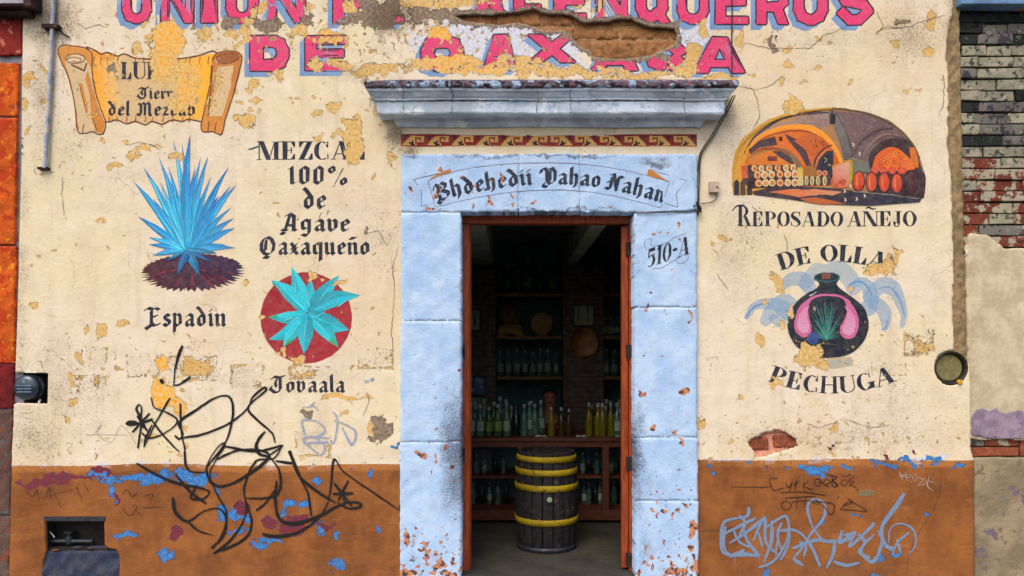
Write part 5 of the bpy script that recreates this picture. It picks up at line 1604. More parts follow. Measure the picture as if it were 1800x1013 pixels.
for k in range(16):
    x, y = r7.uniform(915, 1010), r7.uniform(590, 650)
    c_ = ell(*q([(x, y)])[0], 9 / s_, 8 / s_, 8); d.polys(brush(c_ + [c_[0]], .8, 5), (170, 54, 40))
for k, x in enumerate((1098, 1197, 1295, 1393)):
    d.polys([ell(*q([(x, 612 + k * 5)])[0], 47 / s_, 80 / s_, 22)], (48, 24, 30)); d.polys([ell(*q([(x, 612 + k * 5)])[0], 39 / s_, 71 / s_, 22)], (206, 74, 34), (186, 52, 30), q([(x - 40, 560), (x + 40, 680)]))
    d.polys(brush(q([(x - 12, 565 + k * 5), (x - 16, 620 + k * 5), (x - 8, 660 + k * 5)]), [1, 3, 1], 6), (218, 118, 60))
d.polys([ell(*q([(1505, 628)])[0], 45 / s_, 88 / s_, 22)], (78, 36, 44), (52, 26, 36), q([(1470, 560), (1550, 700)]))
P([(270, 690), (450, 655), (640, 648), (880, 665), (1100, 692), (1580, 742), (1575, 772), (1200, 800), (800, 790), (560, 750), (300, 715)], (52, 38, 52), (40, 40, 58), [(400, 700), (1300, 760)])
P([(400, 695), (560, 672), (760, 670), (970, 695), (900, 722), (760, 720), (640, 735), (520, 712)], (206, 104, 40), (200, 130, 96), [(450, 700), (900, 700)])
P([(640, 745), (760, 735), (900, 760), (1000, 792), (820, 792), (700, 775)], (176, 88, 40)); B([(1050, 690), (1300, 712), (1560, 745)], 1.2, (150, 140, 120))
for x in (150, 200, 252):
    P([(x - 20, 715), (x - 18, 620), (x, 598), (x + 18, 620), (x + 20, 715)], (26, 30, 42) if x != 200 else (70, 54, 50))
B([(125, 640), (132, 470), (205, 300), (400, 150), (640, 75), (890, 45)], [2, 6, 5, 3], (196, 146, 48))
B([(900, 42), (1150, 78), (1350, 160), (1500, 300), (1570, 430)], [2, 3, 2], (120, 96, 60))
for x, y in [(985, 690), (1140, 725), (990, 755), (1080, 750), (1050, 330), (1100, 400), (1030, 650)]: B([(x, y - 12), (x + 8, y), (x - 2, y + 14)], [2, 3.2, 1], (206, 186, 156), 3)
d.build('painted_cellar', shop, label='painted arched cellar picture filled with orange barrels')

# ---- black jug
s_ = 3.2675
def q(pts): return cc(pts, 1280, 410, s_)
d = Decal(spacing=6)
wing = (150, 186, 220)
for pts, w, th in [([(105, 485), (150, 420), (230, 405), (300, 420), (340, 450)], [8, 20, 30], .35), ([(215, 500), (260, 440), (330, 400), (370, 440)], [20, 34, 30], .45), ([(310, 310), (360, 265), (430, 265), (470, 320)], [14, 26, 24], .4), ([(440, 290), (500, 220), (570, 230), (640, 210), (700, 260), (720, 310)], [22, 34, 30], .55),
                   ([(700, 310), (760, 280), (810, 320), (820, 400), (800, 430)], [10, 26, 30], .35), ([(810, 370), (880, 300), (950, 320), (990, 400), (1010, 470), (1000, 530)], [24, 30, 16, 8], .4), ([(840, 400), (890, 440), (905, 500), (900, 550)], [26, 24, 10], .4), ([(260, 490), (300, 510), (340, 480)], [16, 20, 8], .5)]:
    d.polys(brush(smooth(q(pts), 5), w, 10), wing, thin=th * .6 + .28)
d.polys(brush(smooth(q([(105, 488), (130, 440), (180, 408), (240, 405)]), 5), [2, 3, 1.5], 6) + brush(smooth(q([(690, 300), (750, 275), (800, 310), (830, 370)]), 5), [2, 3.4, 1], 6) + brush(smooth(q([(860, 320), (930, 310), (985, 380), (1015, 480)]), 5), [1, 3, 1.5], 6) + brush(smooth(q([(880, 550), (905, 545), (920, 480)]), 4), [1, 2.5, 1], 6), (96, 146, 204), thin=.2)
d.build('painted_wings', shop, label='pale blue painted wings spreading from the jug')
d = Decal(base=.0035, spacing=6)
body = [(512, 262), (525, 290), (500, 320), (420, 368), (362, 440), (340, 530), (368, 620), (440, 682), (570, 717), (705, 690), (782, 612), (806, 520), (780, 430), (715, 370), (645, 322), (622, 290), (630, 262)]
d.polys([smooth(q(body), 4, True)], (20, 32, 48), (14, 24, 40), q([(400, 400), (700, 700)]))
d.polys([ell(*q([(566, 254)])[0], 75 / s_, 29 / s_, 26)], (30, 84, 96)); d.polys([ell(*q([(566, 252)])[0], 66 / s_, 21 / s_, 26)], (16, 30, 44))
d.polys([q([(536, 232), (588, 228), (586, 262), (538, 264)])], (118, 66, 58))
pk = (192, 96, 140)
lp = [(480, 372), (430, 400), (395, 450), (378, 520), (390, 570), (430, 598), (468, 585), (478, 540), (462, 480), (460, 420)]
rp = [(660, 372), (705, 405), (740, 460), (750, 530), (728, 590), (690, 610), (650, 590), (640, 550), (668, 490), (682, 430)]
d.polys([smooth(q(lp), 4, True), smooth(q(rp), 4, True)] + brush(smooth(q([(450, 395), (500, 364), (570, 355), (640, 362), (695, 398)]), 5), [5, 4, 3.4, 4, 5], 8), pk)
for pts in (lp, rp):
    c_x = sum(p[0] for p in pts) / len(pts); c_y = sum(p[1] for p in pts) / len(pts)
    d.polys([q([(c_x + (x - c_x) * .72, c_y + 8 + (y - c_y) * .72) for x, y in pts])], (204, 122, 164), (206, 150, 180), q([(c_x, c_y - 80), (c_x, c_y + 80)]))
lv = []
for k, tx in enumerate([(486, 440), (505, 400), (530, 405), (558, 384), (595, 405), (612, 430), (640, 480), (480, 470), (470, 520), (630, 525), (490, 560), (640, 560), (575, 420), (480, 580), (630, 590)]):
    lv += brush(q([(565, 612), ((565 + tx[0]) / 2, (612 + tx[1]) / 2), tx]), [3.0, 2.6, .6], 6)
d.polys(lv, (26, 110, 104))
d.polys(sum([brush(q([(565, 608), t_]), [1.2, .4], 5) for t_ in [(510, 420), (550, 400), (600, 425), (500, 500), (620, 510)]], []), (70, 158, 140))
d.polys([ell(*q([(487, 604)])[0], 10.5, 10.5, 20)], (44, 74, 140)); c_ = [(487 + (26 - k * 1.2) * math.cos(k * .6), 604 + (26 - k * 1.2) * math.sin(k * .6)) for k in range(18)]
d.polys(brush(q(c_), 1.2, 5), (20, 34, 70)); d.polys(brush(q([(480, 642), (560, 636), (625, 640)]), [1, 2.2, .8], 6), (84, 88, 60))
d.polys(brush(q([(470, 360), (490, 350)]), 2, 6) + brush(q([(495, 345), (505, 338)]), 1.6, 6), (190, 186, 180))
d.build('painted_jug', shop, label='painted black clay jug with pink drops and green agave')
d = Decal(base=.0030)
d.polys([q([(568, 722), (700, 706), (722, 735), (700, 762), (590, 778)])], (196, 182, 150), thin=.3)
d.polys(sum([brush(q([(580 + k * 16, 738 - k * 2), (584 + k * 16, 772 - k * 2)]), 1.5, 5) for k in range(9)], []), (140, 170, 190)); d.build('painted_base', shop)

# ---- step-fret frieze above the door
CRM, RED_, BLK, PUR = (204, 160, 88), (138, 26, 24), (22, 20, 22), (66, 24, 52)
FR = ["................", "......#########.", ".....####....##.", "....#####.##.##.", "...####k#.#####.", "..###kkk#.......", ".#####kkk#......"[:16], "################"]
d = Decal(base=.0006, spacing=8, peel=.8)
d.polys([rc(705, 1225, 236, 258.6)], RED_, (126, 22, 28), ((705, 240), (1225, 250)))
cr, bk, pu = [], [], []
cw, chh = 43.3 / 16, 22.6 / 8
for m_i in range(12):
    x0 = 705 + m_i * 43.33
    for r_, row in enumerate(FR):
        for c_i, ch in enumerate(row):
            cx_ = c_i if m_i < 6 else 15 - c_i
            b_ = rc(x0 + cx_ * cw - .02, x0 + (cx_ + 1) * cw + .02, 236 + r_ * chh - .02 + (1.4 if r_ == 7 else 0), 236 + (r_ + 1) * chh + .02 - (.2 if r_ == 7 else 0))
            if ch == '#': cr.append(b_)
            if ch == 'k': bk.append(b_)
    xm = x0 + (2.5 if m_i < 6 else 13.5) * cw
    pu += [[(xm - 5, 238), (xm + 5, 238), (xm, 246)]]
d.polys(cr, CRM); d.polys(bk, BLK); d.polys(pu, PUR)
d.build('painted_frieze', shop, label='red band of cream step frets above the door')

# ---- ribbon and writing on the lintel
def ql(pts, o=(700, 220), s=6.0): return cc(pts, o[0], o[1], s)
d = Decal(base=.0008, proud=PROUD, peel=.9, spacing=6)
top = smooth([(752, 318), (790, 304), (860, 291), (940, 286.5), (1010, 288), (1080, 296), (1130, 307), (1176, 320)], 6)
bot = smooth([(765, 364), (830, 349), (900, 338), (960, 334), (1020, 336), (1080, 345), (1130, 357), (1161, 366)], 6)
LN = (104, 92, 104)
ln = brush(top, 1.0, 5) + brush(bot, 1.0, 5) + brush([(752, 318), (765, 364)], 1, 5) + brush([(1176, 320), (1161, 366)], 1, 5)
ln += brush([(793, 300), (727, 315), (741, 337), (741, 363), (762, 357)], 1, 5) + brush([(1141, 298), (1207, 318), (1189, 341), (1192, 365), (1168, 357)], 1, 5)
d.polys(ln, LN)
d.polys([[(753, 316), (776, 302), (792, 297), (793, 304), (775, 309)]], (182, 118, 56)); d.polys([[(1139, 300), (1142, 297), (1175, 319), (1150, 312), (1137, 309)]], (190, 122, 48))
rib = d.build('painted_ribbon', shop, label='outlined ribbon painted across the blue lintel')
def arcp(txt, x0, x1, xh, f=top, g=bot, up=.30):
    wd = width_bl(txt)
    fx = [p[0] for p in f]; fy = [p[1] for p in f]; gx = [p[0] for p in g]; gy = [p[1] for p in g]
    def pl(u, v):
        x = x0 + (x1 - x0) * u / wd
        yb = float(np.interp(x, gx, gy)) - 9
        sl = (float(np.interp(x + 6, gx, gy)) - float(np.interp(x - 6, gx, gy))) / 12
        return (x + v * xh * sl, yb - v * xh)
    return text_bl(txt, pl, w=.27)
for txt, x0, x1 in (('Bhdehedii', 768, 938), ('Dahao', 955, 1057), ('Nahan', 1066, 1168)):
    d = Decal(base=.0014, proud=PROUD, peel=.95)
    d.polys(arcp(txt, x0, x1, 22), (20, 38, 64)); d.build('painted_word', shop, label=f'blackletter word {txt} on the lintel ribbon')
# house number on the right jamb
d = Decal(base=.0012, proud=PROUD, peel=.9)
w_ = width_ff('510-A')
d.polys(text_ff('510-A', lambda u, v: (1136 + u * (77 / w_) + v * 2, 472 - v * 33 - u * (77 / w_) * .34)), (14, 26, 46)); d.build('painted_number', shop, label='dark house number 510-A slanting on the right jamb')
d = Decal(base=.0008, proud=PROUD, peel=.9)
d.polys(brush(smooth([(1137, 440), (1133, 430), (1136, 422), (1145, 420), (1145, 432), (1165, 430), (1185, 418), (1205, 410)], 5), .9, 5) + brush(smooth([(1145, 473), (1165, 470), (1185, 458), (1205, 447), (1210, 452), (1205, 460), (1193, 463), (1188, 456)], 5), .9, 5), LN)
d.build('painted_flourish', shop)

# ---------------------------------------------------------------- graffiti
def graf(name, strokes, w, col, label, ox, oy, s, thin=0.0, mat=None, base=.0048, peel=.0):
    d = Decal(base=base, peel=peel, spacing=6)
    al = []; halo = []; rg = random.Random(len(strokes) + int(w * 10))
    for st in strokes:
        ww = w
        if isinstance(st, tuple): st, ww = st
        pth = smooth(cc(st, ox, oy, s), 5)
        ws = ww if isinstance(ww, (list, tuple)) else [ww]
        ws = [float(np.interp(i / (len(pth) - 1), np.linspace(0, 1, len(ws)), ws)) for i in range(len(pth))] if len(ws) > 1 else [ws[0]] * len(pth)
        m1 = rg.uniform(.78, 1.15); f1 = rg.uniform(0, 6)
        if w > 1: ws = [v * (m1 + .2 * math.sin(i * .35 + f1)) * (.72 if i < 2 or i > len(ws) - 3 else 1) for i, v in enumerate(ws)]
        al += brush(pth, ws, 8)
        if w > 2: halo += brush(pth, [v + 1.6 for v in ws], 8)
    if halo:
        d.polys(halo, col, thin=.80)
    d.polys(al, col, thin=thin)
    if w > 5:          # runs of wet paint
        dr = []
        for st in strokes[::3]:
            st = st[0] if isinstance(st, tuple) else st
            x, y = cc([max(st, key=lambda p_: p_[1])], ox, oy, s)[0]
            dr += brush([(x, y), (x + rg.uniform(-.5, .5), y + rg.uniform(5, 16))], [1.2, .6], 6)
        d.polys(dr, col, thin=.3)
    return d.build(name, shop, mat or M['spray'], label)


BK = (16, 16, 20)
g1 = [([(268, 112), (250, 160), (240, 210), (235, 262)], [6, 3.4, 2]), ([(235, 262), (262, 258), (298, 232)], [2, 2.5, 6]), ([(187, 243), (191, 253)], 5),
      ([(55, 412), (80, 411), (108, 412), (150, 396)], [8, 8, 4, 6]), [(98, 338), (90, 360), (112, 400), (104, 450), (95, 508)], [(98, 338), (110, 352), (108, 400), (118, 430)], ([(75, 445), (108, 410), (140, 375)], 5), ([(95, 385), (130, 440)], 4), [(150, 420), (125, 470), (118, 505)],
      [(148, 312), (160, 350), (205, 368), (248, 395), (240, 422), (190, 455), (140, 470), (112, 450)], [(222, 314), (190, 365), (160, 420), (118, 505)], [(150, 400), (200, 465), (255, 522)],
      [(262, 335), (265, 440), (278, 500), (280, 545), (284, 580), (305, 602), (355, 605)], [(243, 462), (258, 474), (272, 452), (258, 408), (330, 355), (400, 312), (448, 304), (468, 340), (462, 420), (432, 500), (372, 575)],
      [(262, 470), (350, 455), (455, 412), (528, 350), (545, 310), (592, 272), (598, 285), (548, 325), (528, 358), (570, 405), (622, 450), (634, 485)]]
graf('graffiti', g1, 3.3, BK, 'thin black sprayed scrawl on the cream wall at left', 200, 560, 2.2365)
g2 = [([(92, 570), (150, 605), (240, 645), (335, 665), (375, 682), (350, 710), (302, 705), (325, 658)], [6, 3.4, 3]), [(245, 615), (300, 680), (360, 725)],
      ([(232, 706), (242, 760), (290, 797), (355, 757), (415, 748), (442, 790), (432, 855), (385, 900)], [8, 6, 4, 3, 4, 7]), ([(290, 797), (330, 832), (392, 852)], [5, 3, 1]),
      ([(410, 552), (480, 520), (560, 515), (612, 540), (560, 592), (480, 642), (420, 660), (380, 640), (365, 590), (385, 540), (422, 494), (436, 500), (400, 560), (378, 610), (400, 680), (442, 760), (430, 840), (390, 905)], [3, 4, 5, 2, 2, 2, 3]),
      ([(664, 498), (630, 550), (560, 560), (520, 640), (515, 700), (542, 800), (510, 870), (395, 922)], [3, 2.4, 3, 3, 4]), ([(395, 922), (450, 880), (490, 830), (520, 760), (515, 690)], [6, 3, 3]),
      ([(592, 447), (562, 492), (572, 532), (612, 542)], [6, 6, 3]), [(612, 542), (652, 600), (650, 680), (600, 706), (515, 705)], ([(562, 752), (600, 722), (645, 655)], [5, 3, 2]), [(430, 500), (560, 522), (660, 500), (600, 545)],
      ([(640, 640), (636, 720), (655, 790), (710, 806), (800, 780), (900, 728), (955, 722), (972, 738), (925, 746), (880, 722)], [3, 4, 7, 7, 5, 4, 5, 4, 3, 3]), ([(590, 848), (640, 856), (720, 842), (800, 790), (842, 720), (856, 640), (866, 553), (905, 602), (1000, 670), (1122, 752)], [9, 6, 5, 4, 3, 3, 4, 3, 3, 2.4]),
      ([(692, 525), (732, 620), (765, 690), (776, 772)], [7, 3, 3]), [(698, 540), (725, 612), (790, 672), (870, 722)], ([(870, 650), (935, 735)], 4.5), ([(920, 640), (885, 712)], 4.5), ([(865, 690), (937, 687)], 4.5), ([(900, 695), (912, 745)], 4), [(640, 560), (700, 568), (706, 552)]]
graf('graffiti', g2, 4.4, BK, 'heavy black sprayed tag over the brown band at left', 200, 560, 2.2365, base=.0056)
g3 = [[(340, 457), (370, 455), (400, 415), (385, 455), (440, 487), (478, 420), (535, 492)], [(340, 458), (430, 456), (500, 462)], [(62, 495), (75, 510), (80, 490)], [(85, 370), (110, 372), (130, 368)], [(95, 390), (120, 395)], [(262, 488), (285, 495), (262, 518), (285, 520)]]
graf('graffiti', g3, .9, (88, 80, 74), 'faint grey pencil scribble left of the black scrawl', 0, 560, 2.236, thin=.45)
g4 = [[(95, 668), (128, 700), (145, 672)], [(145, 672), (155, 715)], [(160, 680), (175, 710), (195, 665), (200, 712)], [(205, 668), (240, 742)], [(185, 700), (300, 668)], [(480, 690), (500, 672), (520, 700), (540, 680)], [(480, 740), (510, 775), (540, 740), (520, 735), (560, 780)], [(560, 745), (635, 742)], [(560, 700), (600, 690), (590, 712)], [(300, 660), (325, 722)], [(330, 650), (350, 682)]]
graf('graffiti', g4, 1.3, (50, 34, 26), 'small dark scratched letters on the brown band near the niche', 0, 560, 2.236, thin=.3)
g5 = [([(752, 455), (742, 400), (800, 405), (832, 440), (800, 470), (830, 500), (812, 535), (745, 470), (845, 470)], 3.6), [(862, 365), (880, 400), (868, 480), (850, 495)], ([(868, 400), (950, 440), (935, 495), (900, 430)], 3.4), [(745, 350), (790, 345), (800, 360)], ([(750, 490), (842, 485)], 4.4), [(790, 330), (770, 345)]]
graf('graffiti', g5, 2.6, (150, 168, 200), 'pale blue smeared letters under the word Tovaala', 200, 560, 2.2365, thin=.35)
graf('graffiti', [[(822, 845), (830, 868), (845, 850), (850, 865)], [(862, 838), (868, 858)], [(868, 838), (878, 855), (882, 832), (888, 850)]], 1.2, (84, 140, 190), 'tiny blue letters beside the pasted square near the jamb', 430, 450, 3.896, thin=.2)
g6 = [[(497, 364), (460, 366), (478, 425), (530, 412)], [(545, 385), (558, 412), (580, 382), (562, 432)], [(600, 368), (590, 400), (620, 372)], [(600, 380), (592, 428)], [(638, 378), (640, 425)], [(668, 372), (640, 402), (684, 425)], [(735, 385), (712, 366), (692, 385), (712, 405), (732, 388), (712, 380)], [(745, 398), (778, 384), (758, 368), (742, 392), (776, 408)],
      ([(790, 348), (788, 402), (818, 400), (792, 375), (812, 356), (762, 342)], 2.2), [(868, 384), (850, 368), (834, 386), (850, 402), (868, 386)], [(905, 350), (872, 378), (902, 380), (878, 398), (905, 405), (932, 440)], [(840, 345), (862, 352), (885, 340)], [(515, 438), (600, 434), (680, 440), (755, 453)], [(255, 408), (360, 410), (470, 408)],
      [(575, 505), (550, 482), (520, 500), (535, 528), (565, 520), (568, 500)], [(540, 466), (620, 462), (700, 458)], [(575, 490), (620, 480), (700, 485), (795, 498), (782, 556), (735, 495)], [(605, 462), (598, 528)], [(650, 460), (640, 520)], [(700, 470), (720, 500), (680, 490)], [(830, 527), (882, 486), (968, 536), (900, 530), (832, 528)], [(868, 470), (895, 490), (850, 508)], [(822, 458), (818, 468)]]
graf('graffiti', g6, 1.5, (34, 28, 28), 'thin black marker tag on the brown band at right', 1200, 720, 3.0, thin=.1)
g7 = [[(1142, 328), (1160, 370), (1152, 350), (1185, 345)], [(1175, 330), (1185, 375)], [(1190, 345), (1215, 360), (1200, 392)], [(1215, 340), (1235, 352), (1222, 390)], [(1245, 360), (1265, 372), (1240, 400), (1280, 392)], [(1270, 360), (1300, 412)], [(1300, 350), (1290, 400), (1318, 430)], [(1290, 375), (1325, 388)], [(1140, 350), (1200, 360)]]
graf('graffiti', g7, 1.3, (170, 158, 150), 'small white scratched tag at the upper right of the brown band', 1200, 720, 3.0, thin=.2)
g8 = [([(348, 522), (342, 560), (280, 575), (216, 598), (204, 690), (212, 752), (275, 772), (320, 742)], 5.6), [(228, 652), (330, 600), (380, 575)], [(250, 702), (335, 650), (420, 580)], ([(318, 620), (345, 700), (402, 772)], 5.5), ([(372, 690), (432, 572), (440, 700), (505, 768)], 5.5), ([(440, 622), (542, 562), (556, 650), (535, 722), (478, 802), (402, 832)], 4.6), [(270, 640), (300, 700), (380, 735)],
      ([(505, 642), (600, 640), (672, 712), (722, 822)], [4, 4, 6, 7]), ([(752, 515), (735, 484), (690, 474), (658, 512), (672, 590), (700, 640), (742, 690), (822, 692)], 4.6), ([(752, 515), (742, 572), (680, 650), (625, 735), (590, 778)], 4.2), [(588, 730), (700, 690), (800, 702)], [(802, 702), (790, 770), (758, 834)],
      ([(838, 640), (832, 702), (905, 648), (880, 722), (990, 622), (1002, 600)], 4.8), ([(1004, 662), (940, 742), (1002, 804), (1050, 700), (1030, 640)], 4.6), ([(1165, 450), (1110, 530), (1052, 612), (1058, 690), (1100, 742)], [8.5, 7, 5, 4.5, 4]), ([(1085, 700), (1098, 622), (1160, 602), (1220, 642), (1224, 720), (1192, 762)], 3.6), ([(1190, 650), (1132, 700), (1108, 762)], 4.4), [(1130, 690), (1150, 760)], [(800, 802), (862, 822), (930, 808)], ([(588, 790), (632, 822)], 6), [(250, 775), (300, 760), (390, 772)], ([(500, 690), (490, 760)], 5)]
g8 += [([(225, 620), (215, 700), (240, 760), (330, 770)], 6), ([(300, 560), (330, 600), (300, 660)], 5), ([(470, 590), (470, 680), (455, 740), (430, 800)], 6), ([(520, 600), (500, 660), (520, 740)], 5), ([(560, 600), (560, 700), (520, 790)], 5), ([(620, 700), (650, 720), (640, 770)], 6), ([(850, 660), (900, 660), (870, 690)], 5), ([(930, 660), (960, 700), (930, 750), (980, 780)], 6), ([(400, 650), (420, 720)], 6), ([(1040, 650), (1070, 720), (1110, 730)], 5)]
graf('graffiti', g8, 5.6, (122, 148, 180), 'wide pale blue sprayed tag on the brown band at right', 1200, 720, 3.0, thin=.22, base=.004)
graf('graffiti', [[(925, 440), (960, 430), (1010, 432)], [(935, 452), (1000, 446)]], 4.2, (120, 140, 118), 'greenish smear right of the black marker tag', 1200, 720, 3.0, thin=.65)

# ---- cracks in the plaster
d = Decal(base=.0022, peel=0, spacing=30)
r8 = random.Random(21)
CR = [[(1302, 92), (1309, 76), (1352, 85), (1424, 85), (1450, 61), (1489, 47)], [(1553, 52), (1600, 46), (1632, 34), (1661, 28)], [(1538, 60), (1560, 45), (1590, 52)], [(133, 40), (150, 50), (172, 43), (190, 48)], [(97, 52), (112, 60), (122, 68)], [(70, 60), (90, 52), (104, 50)],
      [(646, 410), (664, 405), (678, 428)], [(566, 372), (560, 385), (568, 398)], [(1318, 150), (1332, 176), (1336, 205), (1322, 230)], [(1260, 480), (1280, 510)], [(640, 130), (655, 160), (650, 190)], [(1540, 20), (1552, 45), (1540, 62)], [(1658, 130), (1660, 180), (1650, 205)], [(1376, 410), (1385, 430), (1381, 446)],
      [(1290, 150), (1330, 158), (1356, 150), (1380, 130)], [(1655, 824), (1652, 870), (1640, 900), (1622, 925), (1605, 950), (1596, 985), (1594, 1010)], [(222, 255), (245, 250), (270, 256), (282, 264)], [(700, 430), (690, 470), (694, 520), (688, 580), (692, 640)], [(1310, 855), (1350, 857)], [(1220, 935), (1260, 932), (1300, 926)],
      [(1420, 745), (1440, 752), (1470, 742)], [(640, 730), (650, 700), (644, 690)], [(110, 310), (108, 340), (114, 380)], [(1480, 735), (1530, 752), (1560, 748)]]
for c_ in CR:
    pts = []
    for a, b_ in zip(c_, c_[1:]):
        n_ = max(2, int(math.hypot(b_[0] - a[0], b_[1] - a[1]) / 4))
        for k in range(n_): pts.append((a[0] + (b_[0] - a[0]) * k / n_ + r8.uniform(-1.1, 1.1), a[1] + (b_[1] - a[1]) * k / n_ + r8.uniform(-1.1, 1.1)))
    pts.append(c_[-1])
    d.polys(brush(pts, [.5, 1.3, .7, 1.4, .5], 5), (92, 72, 54), thin=.25)
o = d.build('plaster_cracks', shop, M['spray']); o['kind'] = 'stuff'
# ---------------------------------------------------------------- the dark shop behind the door
M['shop_wall'] = plain('dark_green_shop_wall', (96, 126, 130), (70, 98, 110), 4, .9, .3)
M['shop_floor'] = plain('shop_cement_floor', (66, 64, 56), (48, 48, 44), 4, .7, .4)
M['ceiling'] = plain('shop_ceiling', (120, 136, 136), (96, 110, 114), 4, .9, .3)
M['beam'] = plain('pale_green_beam', (196, 206, 180), (160, 176, 150), 6, .8, .3)
M['shelf'] = plain('shelf_pine', (150, 108, 60), (112, 76, 42), 8, .7, .3, stretch=(1, 6, 6))
M['counter'] = plain('counter_red_wood', (92, 46, 30), (66, 34, 24), 8, .55, .3, stretch=(1, 6, 6))
M['int_brick'] = plain('interior_brick', (122, 104, 94), (88, 78, 74), 14, .9, .7)
M['int_mortar'] = plain('interior_mortar', (100, 94, 86), (70, 66, 62), 14, .95, .6)
M['disc_wood'] = plain('turned_pine', (168, 132, 76), (138, 100, 54), 5, .7, .3, stretch=(1, 1, 8))
M['carved'] = plain('carved_dark_pine', (120, 88, 50), (74, 52, 32), 22, .7, .8)
M['copper'] = plain('tarnished_copper', (150, 104, 56), (100, 68, 40), 6, .45, .3, .5, .5)
M['paper'] = plain('aged_print_paper', (168, 176, 150), (140, 150, 124), 8, .8, .1)
M['blackframe'] = plain('black_frame', (24, 24, 24), (16, 16, 16), 10, .5, .2)
M['stave'] = layered('scuffed_black_stave', (36, 34, 37), [((74, 60, 50), .60, 14), ((26, 24, 26), .54, 20)], rough=.75)
M['yellow_hoop'] = layered('scuffed_yellow_hoop', (150, 128, 16), [((104, 88, 26), .60, 22), ((60, 48, 34), .66, 30)], rough=.6)
M['cap_white'] = plain('white_bottle_cap', (140, 150, 144), (110, 120, 114), 10, .5, .05)
M['cap_black'] = plain('black_bottle_cap', (26, 26, 28), (18, 18, 18), 10, .5, .05)
M['label_pale'] = plain('pale_bottle_label', (136, 152, 136), (100, 118, 104), 40, .7, .05)
M['label_green'] = plain('green_bottle_label', (110, 142, 60), (70, 104, 44), 40, .7, .05)


def glassy(name, col, rough=.08, alpha=.0, tr=.75):
    m, nt, out = newmat(name); t = NT(nt)
    t.l(t.bsdf(lin(col), rough, None, 0, .6, Transmission_Weight=tr, IOR=1.35), out.inputs[0])
    return m


M['g_clear'] = glassy('clear_bottle_glass', (120, 158, 144))
M['g_green'] = glassy('green_bottle_glass', (90, 140, 90))
M['g_yellow'] = glassy('golden_mezcal', (160, 150, 44))
M['g_amber'] = glassy('amber_mezcal', (92, 86, 46))
M['g_dark'] = glassy('dark_bottle', (24, 26, 26), tr=.1)

# room shell
m_ = MB(); m_.box(-4.3, 4.3, .40, 5.2, -.08, 0.0)
tag(m_.build('floor', M['shop_floor']), kind='structure')
m_ = MB(); m_.box(-.40, .90, -.06, .40, -.16, 0.0)
tag(m_.build('threshold', M['shop_floor'], bevel=.006), kind='structure')
m_ = MB(); m_.box(-4.3, 4.3, .38, 5.2, 2.86, 2.95)
tag(m_.build('ceiling', M['ceiling']), kind='structure')
m_ = MB(); m_.box(-4.3, 4.3, 4.0, 4.1, 0, 2.86)
tag(m_.build('back_wall', M['shop_wall']), kind='structure')
for s_x in (-1.9, 2.6):
    m_ = MB(); m_.box(s_x - .05, s_x + .05, .38, 4.0, 0, 2.86)
    tag(m_.build('side_wall', M['shop_wall']), kind='structure')
m_ = MB(); m_.box(-4.3, -.36, .385, .45, 0, 2.86); m_.box(.88, 4.3, .385, .45, 0, 2.86); m_.box(-.36, .88, .385, .45, 2.62, 2.86)
tag(m_.build('front_wall_inside', M['shop_wall']), kind='structure')

# beams running back from the door
def beam(xc, w, label):
    m_ = MB(); m_.box(xc - w / 2, xc + w / 2, .46, 3.99, 2.56, 2.858)
    o = m_.build('ceiling_beam', M['beam'], bevel=.008); tag(o, label, 'beam', 'ceiling beams of the shop')
beam(.68, .125, 'pale green ceiling beam running back at the right of the doorway')
beam(-.34, .26, 'wide pale ceiling beam seen at the upper left of the doorway')

YB = 3.2
# brick pillars with every brick
def pillar(x0, x1, z1, label, seed):
    r = random.Random(seed)
    t = empty('brick_pillar', ((x0 + x1) / 2, YB, 0), label, 'pillar', 'brick pillars between the shelves')
    m_ = MB(); m_.box(x0 + .01, x1 - .01, YB + .012, YB + .30, 0, z1)
    m_.build('mortar_core', M['int_mortar'], t)
    bh = .058; w = x1 - x0; kk = 0
    z = .004
    protos = {}
    while z + bh < z1:
        n = 2
        cuts = [0, w * (.5 if kk % 2 else .52), w] if kk % 2 else [0, w * .26, w * .74, w]
        for a, b_ in zip(cuts, cuts[1:]):
            key = (round(b_ - a, 3))
            if key not in protos:
                p = MB(); p.box(-(b_ - a) / 2 + .004, (b_ - a) / 2 - .004, 0, .1, 0, bh - .012)
                me = p.build('brick', M['int_brick'], bevel=.004); protos[key] = me.data
                bpy.data.objects.remove(me)
            o = bpy.data.objects.new('brick', protos[key]); COL.objects.link(o)
            o.parent = t
            o.location = (x0 + (a + b_) / 2 - t.location.x, -.004 + r.uniform(-.006, .004), z)
        z += bh; kk += 1
pillar(at(989, 0, YB)[0], at(1062, 0, YB)[0], 2.54, 'brick pillar standing behind the counter between the two bottle shelves', 3)
pillar(at(800, 0, YB)[0], at(872, 0, YB)[0], 2.54, 'brick pillar at the left of the doorway view', 4)

